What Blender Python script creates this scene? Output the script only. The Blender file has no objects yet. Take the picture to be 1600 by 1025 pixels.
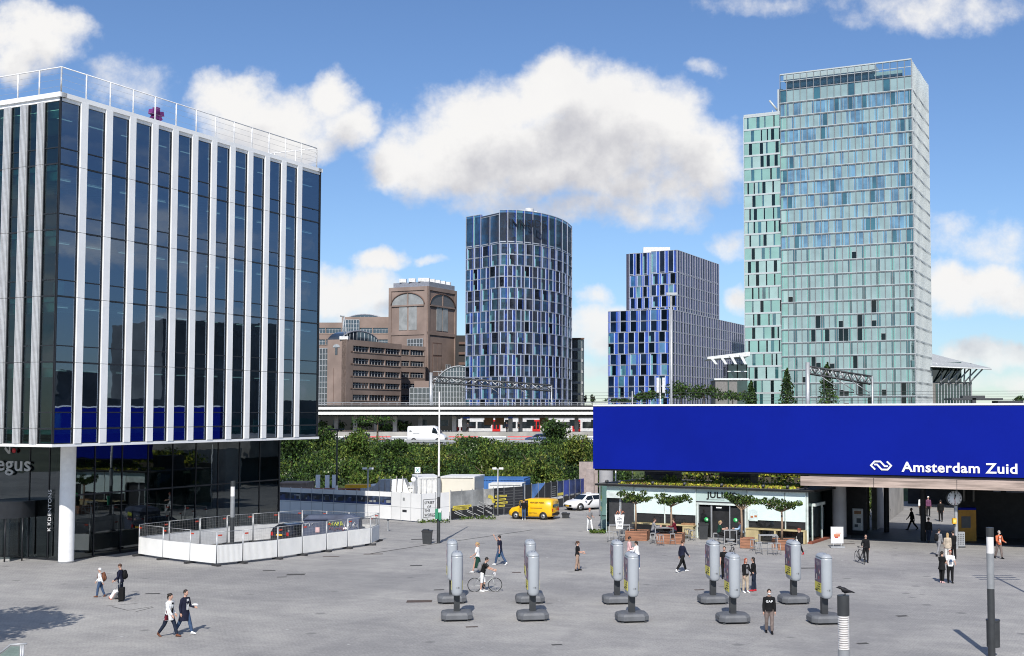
import bpy, bmesh, math, random
from mathutils import Vector, Matrix, Euler
R = math.radians
random.seed(7)
SC = bpy.context.scene
COL = SC.collection

# ---------------------------------------------------------------- camera
CAMH = 9.0; FPX = 1850.0; CX = 950.0; CY = 552.0
PITCH = math.atan(0.0503)
cam = bpy.data.cameras.new('camera'); camo = bpy.data.objects.new('camera', cam); COL.objects.link(camo)
camo.location = (0, 0, CAMH); camo.rotation_euler = (math.pi/2 + PITCH, 0, 0)
cam.sensor_width = 36; cam.lens = 36*FPX/1600.0
cam.shift_x = -(CX-800)/1600.0; cam.shift_y = (CY-512.5)/1600.0
cam.clip_start = 0.3; cam.clip_end = 6000
SC.camera = camo
_c, _s = math.cos(PITCH), math.sin(PITCH)

# ---------------------------------------------------------------- exposure, sun, sky
SUN_EL, SUN_AZ = 41.0, 3.0          # shadows run away from the camera, slightly to the right
SC.view_settings.view_transform = 'Standard'; SC.view_settings.look = 'None'
SC.render.filter_size = 1.0; SC.cycles.filter_width = 1.05; SC.view_settings.exposure = 0.30; SC.view_settings.gamma = 1.0
sl = bpy.data.lights.new('sun', 'SUN'); sl.energy = 3.9; sl.angle = R(0.53); sl.color = (1.0, 0.955, 0.89)
so = bpy.data.objects.new('sun', sl); COL.objects.link(so); so.location = (0, -20, 60)
sdir = Vector((math.sin(R(SUN_AZ))*math.cos(R(SUN_EL)), math.cos(R(SUN_AZ))*math.cos(R(SUN_EL)), -math.sin(R(SUN_EL))))
so.rotation_euler = sdir.to_track_quat('-Z', 'Y').to_euler()

class NT:
    """tiny node-tree helper"""
    def __init__(s, nt): s.nt = nt; s.n = nt.nodes; s.l = nt.links
    def add(s, t, **k):
        nd = s.n.new(t)
        for a, b in k.items(): setattr(nd, a, b)
        return nd
    def inp(s, sock, v):
        if v is None: return
        if isinstance(v, bpy.types.NodeSocket): s.l.new(v, sock)
        elif isinstance(v, bpy.types.Node): s.l.new(v.outputs[0], sock)
        else:
            if sock.type == 'RGBA' and len(v) == 3: v = (*v, 1)
            sock.default_value = v
    def math(s, op, a, b=None, c=None, clamp=False):
        nd = s.add('ShaderNodeMath', operation=op); nd.use_clamp = clamp
        s.inp(nd.inputs[0], a); s.inp(nd.inputs[1], b); s.inp(nd.inputs[2], c); return nd.outputs[0]
    def vec(s, op, a, b=None, c=None):
        nd = s.add('ShaderNodeVectorMath', operation=op)
        s.inp(nd.inputs[0], a); s.inp(nd.inputs[1], b); s.inp(nd.inputs[2], c)
        return nd.outputs['Value'] if op in ('LENGTH', 'DOT_PRODUCT', 'DISTANCE') else nd.outputs[0]
    def noise(s, v, scale, detail=4, rough=.55, dist=0, out=0):
        nd = s.add('ShaderNodeTexNoise'); s.inp(nd.inputs['Vector'], v)
        nd.inputs['Scale'].default_value = scale; nd.inputs['Detail'].default_value = detail
        nd.inputs['Roughness'].default_value = rough; nd.inputs['Distortion'].default_value = dist
        return nd.outputs[out]
    def mix(s, f, a, b, t='RGBA', bt='MIX'):
        nd = s.add('ShaderNodeMix', data_type=t)
        if t == 'RGBA':
            nd.blend_type = bt; s.inp(nd.inputs[0], f); s.inp(nd.inputs[6], a); s.inp(nd.inputs[7], b); return nd.outputs[2]
        s.inp(nd.inputs[0], f); s.inp(nd.inputs[2], a); s.inp(nd.inputs[3], b); return nd.outputs[0]
    def ramp(s, f, lo, hi, a=0., b=1.):
        nd = s.add('ShaderNodeMapRange', interpolation_type='SMOOTHSTEP')
        for i, v in enumerate((f, lo, hi, a, b)): s.inp(nd.inputs[i], v)
        return nd.outputs[0]

def slope(px, py):
    """direction ratios (x/y, z/y) seen through a pixel of the 1600x1025 photograph"""
    xc = (px-CX)/FPX; yc = -(py-CY)/FPX
    Y = _c - _s*yc
    return xc/Y, (_s + _c*yc)/Y

CLOUDS = [  # px, py, rx, ry, weight : cumulus lobes
 (868,140,62,52,1.1),(770,178,92,55,1),(700,232,92,62,1),(950,182,95,66,1.05),(1032,205,80,68,1),(1100,238,62,58,1),
 (632,250,46,44,1),(850,235,190,62,1.15),(760,262,150,46,.9),(1000,286,130,38,.8),(770,320,70,24,.55),(920,328,130,26,.6),(1060,330,60,24,.5),
 (425,196,86,58,1),(375,150,60,40,1),(515,150,40,40,1),(545,200,42,40,.95),(330,140,34,34,.8),(470,236,56,30,.8),(205,128,60,30,.45),
 (50,62,84,46,.95),(22,92,50,36,.9),(100,44,36,24,.8),(20,20,40,30,.7),
 (600,407,44,22,.9),(545,458,78,38,1),(500,440,40,26,.8),(600,470,60,26,.7),(680,408,18,10,.5),
 (932,462,28,20,.6),(935,515,44,38,.9),(965,500,40,22,.7),
 (1520,436,84,34,.95),(1475,458,54,40,.95),(1580,462,60,32,.9),(1540,372,76,34,.45),(1545,558,56,22,.9),(1500,566,40,16,.7),(1590,560,30,18,.8),(1480,340,30,16,.35),
 (1190,6,80,18,.42),(1455,14,120,28,.52),(1108,100,26,12,.35),(1140,378,30,20,.45),(1155,470,26,22,.7),
 (180,470,60,24,.5),(1600,600,60,16,.7),(1000,600,120,10,.35),(930,575,50,12,.45),(1520,606,80,8,.35),(560,500,80,24,.6),(700,620,60,20,.6)]

w = bpy.data.worlds.new('World'); SC.world = w; w.use_nodes = True
W = NT(w.node_tree); W.n.clear()
grp = bpy.data.node_groups.new('cumulus_field', 'ShaderNodeTree')
grp.interface.new_socket('P', in_out='INPUT', socket_type='NodeSocketVector')
grp.interface.new_socket('F', in_out='OUTPUT', socket_type='NodeSocketFloat')
G_ = NT(grp); gi = G_.add('NodeGroupInput'); go = G_.add('NodeGroupOutput')
nz = G_.noise(gi.outputs[0], 14, 5, .6, 0, 1)
wp = G_.vec('MULTIPLY_ADD', G_.vec('SUBTRACT', nz, (.5, .5, .5)), (.06, .05, 0), gi.outputs[0])
f = None
for (px, py, rx, ry, wt) in CLOUDS:
    a, b = slope(px, py); sx = FPX/rx; sy = FPX/ry
    q = G_.vec('MULTIPLY_ADD', wp, (sx, sy, 0), (-a*sx, -b*sy, 0))
    d2 = G_.vec('DOT_PRODUCT', q, q)
    v = G_.math('MULTIPLY_ADD', d2, -wt*.55, wt)
    f = v if f is None else G_.math('SMOOTH_MAX', f, v, .25)
det = G_.noise(gi.outputs[0], 34, 6, .62)
f2 = G_.math('ADD', f, G_.math('MULTIPLY', G_.math('SUBTRACT', det, .5), 1.25))
G_.l.new(f2, go.inputs[0])

tc = W.add('ShaderNodeTexCoord'); sep = W.add('ShaderNodeSeparateXYZ'); W.l.new(tc.outputs['Generated'], sep.inputs[0])
X_, Y_, Z_ = sep.outputs
ym = W.math('MAXIMUM', Y_, .08)
cmb = W.add('ShaderNodeCombineXYZ'); W.inp(cmb.inputs[0], W.math('DIVIDE', X_, ym)); W.inp(cmb.inputs[1], W.math('DIVIDE', Z_, ym))
def cumulus(off):
    g = W.add('ShaderNodeGroup'); g.node_tree = grp
    W.inp(g.inputs[0], W.vec('ADD', cmb.outputs[0], off)); return g.outputs[0]
f0 = cumulus((0, 0, 0)); f1 = cumulus((-.012, .042, 0))
# scattered clouds for the rest of the dome
zz = W.math('ADD', W.math('MAXIMUM', Z_, 0.0), .22)
cm2 = W.add('ShaderNodeCombineXYZ'); W.inp(cm2.inputs[0], W.math('DIVIDE', X_, zz)); W.inp(cm2.inputs[1], W.math('DIVIDE', Y_, zz))
def scattered(off):
    n = W.noise(W.vec('ADD', cm2.outputs[0], off), 1.3, 7, .58)
    return W.math('MULTIPLY', W.math('SUBTRACT', n, .50), 5.0)
g0 = scattered((0, 0, 0)); g1 = scattered((.03, -.12, 0))
front = W.ramp(Y_, .45, .62)
den = W.mix(front, g0, f0, 'FLOAT'); den1 = W.mix(front, g1, f1, 'FLOAT')
mask = W.math('MULTIPLY', W.ramp(den, -.08, .85), W.ramp(Z_, -.01, .12, .72, 1.))
shade = W.ramp(den1, .15, 1.55)
shn = W.noise(tc.outputs['Generated'], 11, 5, .6)
shade = W.math('ADD', W.math('MULTIPLY', shade, .78), W.math('MULTIPLY', W.math('SUBTRACT', shn, .5), .35), clamp=True)
ccol = W.mix(shade, (.95, .94, .93), (.42, .43, .50))
sky = W.add('ShaderNodeTexSky', sky_type='NISHITA'); sky.sun_disc = False
sky.sun_elevation = R(SUN_EL); sky.sun_rotation = R(180+SUN_AZ); sky.altitude = 0; sky.air_density = 1.0; sky.dust_density = 0.0; sky.ozone_density = 1.6
bg1 = W.add('ShaderNodeBackground'); W.inp(bg1.inputs[0], W.mix(1.0, sky.outputs[0], W.mix(W.ramp(Z_, -.02, .16), (.63, .77, 1.0), (.78, .94, 1.19)), bt='MULTIPLY')); bg1.inputs[1].default_value = .082
bg2 = W.add('ShaderNodeBackground'); W.inp(bg2.inputs[0], ccol); bg2.inputs[1].default_value = .80
ms = W.add('ShaderNodeMixShader'); W.inp(ms.inputs[0], W.math('MULTIPLY', mask, W.ramp(Z_, -.02, .02)))
W.inp(ms.inputs[1], bg1); W.inp(ms.inputs[2], bg2)
ow = W.add('ShaderNodeOutputWorld'); W.l.new(ms.outputs[0], ow.inputs[0])

# ---------------------------------------------------------------- pixel -> place helpers
def ray(px, py):
    xc = (px-CX)/FPX; yc = -(py-CY)/FPX
    return Vector((xc, _c - _s*yc, _s + _c*yc))
def G(px, py, z=0.0):
    d = ray(px, py); t = (z-CAMH)/d.z; return Vector((d.x*t, d.y*t, z))
def AT(px, py, Y):
    d = ray(px, py); t = Y/d.y; return Vector((d.x*t, Y, CAMH + d.z*t))
def ZAT(py, Y): return AT(CX, py, Y).z
def XAT(px, Y, z=6.0): return (px-CX)/FPX*(_c*Y + _s*(z-CAMH))
TH = R(24.4)
U = Vector((math.sin(TH), math.cos(TH), 0)); V = Vector((-math.cos(TH), math.sin(TH), 0)); UP = Vector((0, 0, 1))

# ---------------------------------------------------------------- materials
MATS = {}
def pm(name, col, rough=.6, metal=0., var=.12, scale=2.5, bump=0., coat=0., ior=1.45, emis=None, island=0., col2=None, stretch=None, spec=.5):
    if name in MATS: return MATS[name]
    m = bpy.data.materials.new(name); m.use_nodes = True; T = NT(m.node_tree)
    b = T.n['Principled BSDF']; MATS[name] = m
    tcn = T.add('ShaderNodeTexCoord'); v = tcn.outputs['Object']
    if stretch: v = T.vec('MULTIPLY', v, stretch)
    n = T.noise(v, scale, 5, .6)
    c2 = col2 or tuple(c*(1-var*1.6) for c in col); c1 = tuple(min(1, c*(1+var)) for c in col)
    cc = T.mix(T.ramp(n, .3, .7), c2, c1)
    if island:
        g = T.add('ShaderNodeNewGeometry'); r = g.outputs['Random Per Island']
        cc = T.mix(1.0, cc, T.mix(r, (1-island,)*3, (1+island*.8,)*3), bt='MULTIPLY')
    T.inp(b.inputs['Base Color'], cc); b.inputs['Roughness'].default_value = rough; b.inputs['Metallic'].default_value = metal
    b.inputs['IOR'].default_value = ior; b.inputs['Specular IOR Level'].default_value = spec
    if coat: b.inputs['Coat Weight'].default_value = coat; b.inputs['Coat Roughness'].default_value = .05
    if bump:
        bn = T.add('ShaderNodeBump'); bn.inputs['Strength'].default_value = bump; bn.inputs['Distance'].default_value = .02
        T.inp(bn.inputs['Height'], T.noise(v, scale*9, 4, .6)); T.l.new(bn.outputs[0], b.inputs['Normal'])
    if emis: b.inputs['Emission Color'].default_value = (*col, 1); b.inputs['Emission Strength'].default_value = emis
    return m
def glassm(name, tint, refl=(.9, .95, 1.), ior=1.9, rough=.02):
    """window glass: tinted see-through behind a clear reflection"""
    if name in MATS: return MATS[name]
    m = bpy.data.materials.new(name); m.use_nodes = True; T = NT(m.node_tree); MATS[name] = m
    T.n.clear(); o = T.add('ShaderNodeOutputMaterial'); mx = T.add('ShaderNodeMixShader')
    fr = T.add('ShaderNodeFresnel'); fr.inputs[0].default_value = ior
    tr = T.add('ShaderNodeBsdfTransparent'); T.inp(tr.inputs[0], tint)
    gl = T.add('ShaderNodeBsdfGlossy'); T.inp(gl.inputs[0], refl); gl.inputs['Roughness'].default_value = rough
    tcn = T.add('ShaderNodeTexCoord'); bn = T.add('ShaderNodeBump'); bn.inputs['Strength'].default_value = .05; bn.inputs['Distance'].default_value = .05
    T.inp(bn.inputs['Height'], T.noise(tcn.outputs['Object'], .6, 2)); T.l.new(bn.outputs[0], gl.inputs['Normal'])
    T.l.new(fr.outputs[0], mx.inputs[0]); T.l.new(tr.outputs[0], mx.inputs[1]); T.l.new(gl.outputs[0], mx.inputs[2]); T.l.new(mx.outputs[0], o.inputs[0])
    return m
def darkglass(name, col, ior=1.8, rough=.05, var=.3, scale=.25, coat=0.): return pm(name, col, rough, 0, var, scale, 0, coat, ior, spec=.6)

# ---------------------------------------------------------------- mesh builder
ORG = {}
class MB:
    def __init__(s): s.v = []; s.f = []; s.m = []; s.mats = []; s.sm = []
    def mi(s, mat):
        if mat not in s.mats: s.mats.append(mat)
        return s.mats.index(mat)
    def add(s, vs, fs, mat, smooth=False):
        o = len(s.v); s.v += [tuple(v) for v in vs]; k = s.mi(mat)
        for f_ in fs: s.f.append(tuple(i+o for i in f_)); s.m.append(k); s.sm.append(smooth)
        return s
    def hexa(s, p, mat):
        """p: 4 bottom corners (counter-clockwise from above) then 4 top corners"""
        return s.add(p, [(3,2,1,0),(4,5,6,7),(0,1,5,4),(1,2,6,5),(2,3,7,6),(3,0,4,7)], mat)
    def box(s, x0, x1, y0, y1, z0, z1, mat):
        return s.hexa([(x0,y0,z0),(x1,y0,z0),(x1,y1,z0),(x0,y1,z0),(x0,y0,z1),(x1,y0,z1),(x1,y1,z1),(x0,y1,z1)], mat)
    def cbox(s, c, size, mat, M=None, bev=0):
        x, y, z = size[0]/2, size[1]/2, size[2]/2; c = Vector(c)
        p = [Vector(q) for q in ((-x,-y,-z),(x,-y,-z),(x,y,-z),(-x,y,-z),(-x,-y,z),(x,-y,z),(x,y,z),(-x,y,z))]
        if M: p = [M @ q for q in p]
        return s.hexa([q+c for q in p], mat)
    def poly(s, pts, mat): return s.add(pts, [tuple(range(len(pts)))], mat)
    def prism(s, pts, z0, z1, mat, top=None):
        n = len(pts); lo = [(p[0], p[1], z0) for p in pts]; hi = [(p[0], p[1], z1) for p in pts]
        s.add(lo+hi, [(i, (i+1) % n, n+(i+1) % n, n+i) for i in range(n)] + [tuple(reversed(range(n)))], mat)
        return s.add(hi, [tuple(range(n))], top or mat)
    def slab(s, pts, off, mat):
        """extrude a planar polygon by a vector"""
        n = len(pts); a = [Vector(p) for p in pts]; b = [p+Vector(off) for p in a]
        return s.add(a+b, [tuple(reversed(range(n))), tuple(range(n, 2*n))] + [(i, (i+1) % n, n+(i+1) % n, n+i) for i in range(n)], mat)
    def tube(s, path, r, mat, n=8, cap=True, smooth=True):
        path = [Vector(p) for p in path]; k = len(path)
        rr = r if isinstance(r, (list, tuple)) else [r]*k
        vs = []; a = None
        for i, p in enumerate(path):
            t = (path[min(i+1, k-1)] - path[max(i-1, 0)]).normalized()
            if a is None: a = t.cross(Vector((0, 0, 1)) if abs(t.z) < .9 else Vector((1, 0, 0)))
            else: a = a - t*a.dot(t)
            if a.length < 1e-5: a = t.orthogonal()
            a.normalize(); b = t.cross(a)
            for j in range(n):
                q = 2*math.pi*j/n; vs.append(p + (a*math.cos(q) + b*math.sin(q))*rr[i])
        fs = [(i*n+j, i*n+(j+1) % n, (i+1)*n+(j+1) % n, (i+1)*n+j) for i in range(k-1) for j in range(n)]
        if cap: fs += [tuple(reversed(range(n))), tuple(range((k-1)*n, k*n))]
        return s.add(vs, fs, mat, smooth)
    def cyl(s, c, r, h, mat, n=20, r2=None, smooth=True):
        c = Vector(c); r2 = r if r2 is None else r2
        lo = [c+Vector((r*math.cos(2*math.pi*j/n), r*math.sin(2*math.pi*j/n), 0)) for j in range(n)]
        hi = [c+Vector((r2*math.cos(2*math.pi*j/n), r2*math.sin(2*math.pi*j/n), h)) for j in range(n)]
        s.add(lo+hi, [(j, (j+1) % n, n+(j+1) % n, n+j) for j in range(n)], mat, smooth)
        return s.add(lo+hi, [tuple(reversed(range(n))), tuple(range(n, 2*n))], mat)
    def ell(s, c, r, mat, n=12, k=8, M=None):
        c = Vector(c); vs = []; fs = []
        for i in range(k+1):
            th = math.pi*i/k
            for j in range(n):
                ph = 2*math.pi*j/n; q = Vector((r[0]*math.sin(th)*math.cos(ph), r[1]*math.sin(th)*math.sin(ph), r[2]*math.cos(th)))
                vs.append((M @ q if M else q)+c)
        fs = [(i*n+j, (i+1)*n+j, (i+1)*n+(j+1) % n, i*n+(j+1) % n) for i in range(k) for j in range(n)]
        return s.add(vs, fs, mat, True)
    def loft(s, rings, mat, cap=True, smooth=True):
        n = len(rings[0]); vs = [q for r_ in rings for q in r_]
        fs = [(i*n+j, i*n+(j+1) % n, (i+1)*n+(j+1) % n, (i+1)*n+j) for i in range(len(rings)-1) for j in range(n)]
        if cap: fs += [tuple(reversed(range(n))), tuple(range((len(rings)-1)*n, len(rings)*n))]
        return s.add(vs, fs, mat, smooth)
    def build(s, name, parent=None, loc=None):
        me = bpy.data.meshes.new(name); org = Vector((0, 0, 0))
        if parent is not None: org = ORG.get(parent.name, org)
        elif loc is not None: org = Vector(loc)
        me.from_pydata([(v[0]-org.x, v[1]-org.y, v[2]-org.z) for v in s.v], [], s.f)
        for m_ in s.mats: me.materials.append(m_)
        me.polygons.foreach_set('material_index', s.m); me.polygons.foreach_set('use_smooth', s.sm)
        bm = bmesh.new(); bm.from_mesh(me)
        seen = set(); good = []
        for f0_ in bm.faces:
            if f0_ in seen: continue
            st = [f0_]; isl = []; seen.add(f0_); closed = True
            while st:
                q = st.pop(); isl.append(q)
                for e in q.edges:
                    if len(e.link_faces) != 2: closed = False
                    for g in e.link_faces:
                        if g not in seen: seen.add(g); st.append(g)
            if closed: good += isl
        if good: bmesh.ops.recalc_face_normals(bm, faces=good)
        bm.to_mesh(me); bm.free(); me.update()
        o = bpy.data.objects.new(name, me); COL.objects.link(o)
        if parent is not None: o.parent = parent
        elif loc is not None: o.location = org
        ORG[o.name] = org
        return o
def tag(o, label=None, cat=None, group=None, kind=None):
    if label: o['label'] = label
    if cat: o['category'] = cat
    if group: o['group'] = group
    if kind: o['kind'] = kind
    return o
def thing(name, label, cat, loc=(0, 0, 0), group=None):
    o = bpy.data.objects.new(name, None); COL.objects.link(o); o.location = loc; o.empty_display_size = .3
    ORG[o.name] = Vector(loc); return tag(o, label, cat, group)
def dup(root, loc=None, rz=None, label=None, group=None, scale=None):
    def rec(o, par):
        c = o.copy(); COL.objects.link(c)
        if par: c.parent = par
        for ch in o.children: rec(ch, c)
        return c
    r = rec(root, None)
    if loc is not None: r.location = loc
    if rz is not None: r.rotation_euler = (0, 0, rz)
    if label: r['label'] = label
    if group: r['group'] = group
    if scale: r.scale = scale if isinstance(scale, tuple) else (scale,)*3
    return r
class Frame:
    """a facade: P bottom-left corner seen from outside, D to the right, N out of the wall"""
    def __init__(s, P, D, N=None):
        s.P = Vector(P); s.D = Vector(D).normalized(); s.N = Vector(N) if N else Vector((s.D.y, -s.D.x, 0))
    def pt(s, a, z, n=0.): return Vector((s.P.x+s.D.x*a+s.N.x*n, s.P.y+s.D.y*a+s.N.y*n, z))
    def box(s, mb, a0, a1, z0, z1, n0, n1, mat):
        return mb.hexa([s.pt(a0,z0,n1), s.pt(a1,z0,n1), s.pt(a1,z0,n0), s.pt(a0,z0,n0), s.pt(a0,z1,n1), s.pt(a1,z1,n1), s.pt(a1,z1,n0), s.pt(a0,z1,n0)], mat)
    def quad(s, mb, a0, a1, z0, z1, n, mat): return mb.poly([s.pt(a0,z0,n), s.pt(a1,z0,n), s.pt(a1,z1,n), s.pt(a0,z1,n)], mat)
def text(s, F, a, z, height, mat, name, parent, n=.02, depth=.02, bold=.02, width=None, align='LEFT', vertical=False):
    """lettering standing on facade F with its baseline start at (a, z)"""
    cu = bpy.data.curves.new(name, 'FONT'); cu.body = s; cu.size = 1; cu.extrude = .01; cu.offset = bold; cu.resolution_u = 3; cu.space_character = 1.06
    to = bpy.data.objects.new(name, cu); COL.objects.link(to)
    dg = bpy.context.evaluated_depsgraph_get(); dg.update(); me = bpy.data.meshes.new_from_object(to.evaluated_get(dg))
    bpy.data.objects.remove(to); bpy.data.curves.remove(cu)
    xs = [v.co.x for v in me.vertices]; x0, x1 = min(xs), max(xs); sc = height/.72; sx = (width/(x1-x0)) if width else sc
    mb = MB(); vs = []
    for v in me.vertices:
        x = (v.co.x-x0)*sx; y = v.co.y*sc
        if vertical: x, y = -y, x
        vs.append(F.pt(a+x, z+y, n + (depth if v.co.z > 0 else 0)))
    mb.add(vs, [tuple(p.vertices) for p in me.polygons], mat); bpy.data.meshes.remove(me)
    return mb.build(name, parent)
def aat(F, px, z=3., n=0.):
    k = (px-CX)/FPX; return (k*(_c*(F.P.y+F.N.y*n)+_s*(z-CAMH))-F.P.x-F.N.x*n)/(F.D.x-k*_c*F.D.y)
def zat(F, a, py, n=0.): return ZAT(py, F.pt(a, 0, n).y)
def struct(mb, name, loc=None): return tag(mb.build(name, None, loc), kind='structure')
def emit_windows(cells, root, name='window', cap=100):
    """cells: list of (size key, MB); the biggest become parts of their own, the rest one part"""
    cells.sort(key=lambda c: -c[0])
    for k, m_ in cells[:cap]: m_.build(name, root)
    rest = cells[cap:]
    if rest:
        r_ = MB()
        for k, m_ in rest:
            for f_, mi, s_ in zip(m_.f, m_.m, m_.sm): r_.add([m_.v[i] for i in f_], [tuple(range(len(f_)))], m_.mats[mi], s_)
        o = r_.build(name+'_field', root); o['kind'] = 'stuff'
# ================================================================ ground
def asphalt():
    m = bpy.data.materials.new('plaza_paving'); m.use_nodes = True; T = NT(m.node_tree); b = T.n['Principled BSDF']
    tcn = T.add('ShaderNodeTexCoord'); v = tcn.outputs['Object']
    mp = T.add('ShaderNodeMapping'); T.l.new(v, mp.inputs[0]); mp.inputs['Rotation'].default_value = (0, 0, R(24))
    br = T.add('ShaderNodeTexBrick'); T.l.new(mp.outputs[0], br.inputs[0]); br.inputs['Scale'].default_value = 1.0
    br.inputs['Brick Width'].default_value = .21; br.inputs['Row Height'].default_value = .105; br.inputs['Mortar Size'].default_value = .006
    br.inputs['Color1'].default_value = (.385, .375, .36, 1); br.inputs['Color2'].default_value = (.355, .345, .333, 1); br.inputs['Mortar'].default_value = (.25, .245, .238, 1)
    big = T.noise(v, .07, 4, .6); mid = T.noise(v, .55, 6, .68, .6); fine = T.noise(v, 9, 5, .75)
    st = T.noise(T.vec('MULTIPLY', mp.outputs[0], (.08, .9, 1)), 1.0, 5, .65)
    c = T.mix(1.0, br.outputs[0], T.mix(T.ramp(big, .35, .65), (.80, .80, .81), (1.1, 1.09, 1.07)), bt='MULTIPLY')
    c = T.mix(1.0, c, T.mix(T.ramp(mid, .3, .72), (.86, .86, .87), (1.07, 1.07, 1.06)), bt='MULTIPLY')
    c = T.mix(1.0, c, T.mix(T.ramp(st, .35, .68), (.94, .94, .945), (1.07, 1.07, 1.06)), bt='MULTIPLY')
    c = T.mix(1.0, c, T.mix(T.ramp(fine, .25, .75), (.78, .78, .78), (1.18, 1.18, 1.18)), bt='MULTIPLY')
    spot = T.add('ShaderNodeTexVoronoi'); T.l.new(v, spot.inputs['Vector']); spot.inputs['Scale'].default_value = .75
    gum = T.ramp(spot.outputs['Distance'], .035, .07, 1., 0.)
    c = T.mix(T.math('MULTIPLY', gum, T.ramp(T.noise(v, .9, 2), .5, .6)), c, (.55, .55, .54))
    sp2 = T.add('ShaderNodeTexVoronoi'); T.l.new(v, sp2.inputs['Vector']); sp2.inputs['Scale'].default_value = .42
    c = T.mix(T.math('MULTIPLY', T.ramp(sp2.outputs['Distance'], .06, .13, 1., 0.), .5), c, (.10, .10, .10))
    T.inp(b.inputs['Base Color'], c); b.inputs['Roughness'].default_value = .82
    bn = T.add('ShaderNodeBump'); bn.inputs['Strength'].default_value = .45; bn.inputs['Distance'].default_value = .02
    T.inp(bn.inputs['Height'], T.math('ADD', fine, T.math('MULTIPLY', mid, .5))); T.l.new(bn.outputs[0], b.inputs['Normal'])
    return m
PAV = asphalt()
struct(MB().poly([(-2600, -120, 0), (2600, -120, 0), (2600, 5000, 0), (-2600, 5000, 0)], pm('far_soil', (.10, .11, .07), .9, scale=.02, var=.3)), 'ground')
struct(MB().poly([(-150, -60, .004), (150, -60, .004), (150, 135, .004), (-150, 135, .004)], PAV), 'plaza')
# dark cable cut, drains and patches set in the paving
PATCH = pm('paving_patch', (.07, .068, .066), .9, scale=8)
def ground_strip(p0, p1, wd, name='paving_seam', z=.008, mat=None):
    a, b = Vector(p0), Vector(p1); t = (b-a).normalized(); n = Vector((-t.y, t.x, 0))*wd/2; mb = MB()
    P = [a-n, b-n, b+n, a+n]; mb.poly([(q.x, q.y, z) for q in P], mat or PATCH); return struct(mb, name)
ground_strip(G(580, 865), G(690, 848), .18); ground_strip(G(715, 845), G(832, 828), .16)
for (x, y, w_, h_) in [(655,940,1.2,.7),(462,898,1.0,.6),(420,892,.7,.35),(440,902,.5,.25),(650,884,.7,.4),(807,895,.5,.3),(1093,922,.5,.3),(686,922,.5,.3),(1348,1006,.45,.28),(1410,963,.5,.3),(1262,888,.9,.35),(238,928,.7,.3),(737,980,.5,.25),(660,843,1.6,.5),(583,866,1.2,.4),(517,870,1.,.3),(1325,850,1.0,.4),(870,1008,.4,.2)]:
    p = G(x, y); ground_strip(p-Vector((w_/2, 0, 0)), p+Vector((w_/2, .1, 0)), h_, 'drain_patch', .010, pm('rusty_drain', (.10, .075, .065), .9, scale=6) if (x % 2) else PATCH)
for a, b in [((175,948),(200,954)),((200,954),(238,948)),((212,956),(240,949)),((165,947),(215,943))]: ground_strip(G(*a), G(*b), .06)

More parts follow.
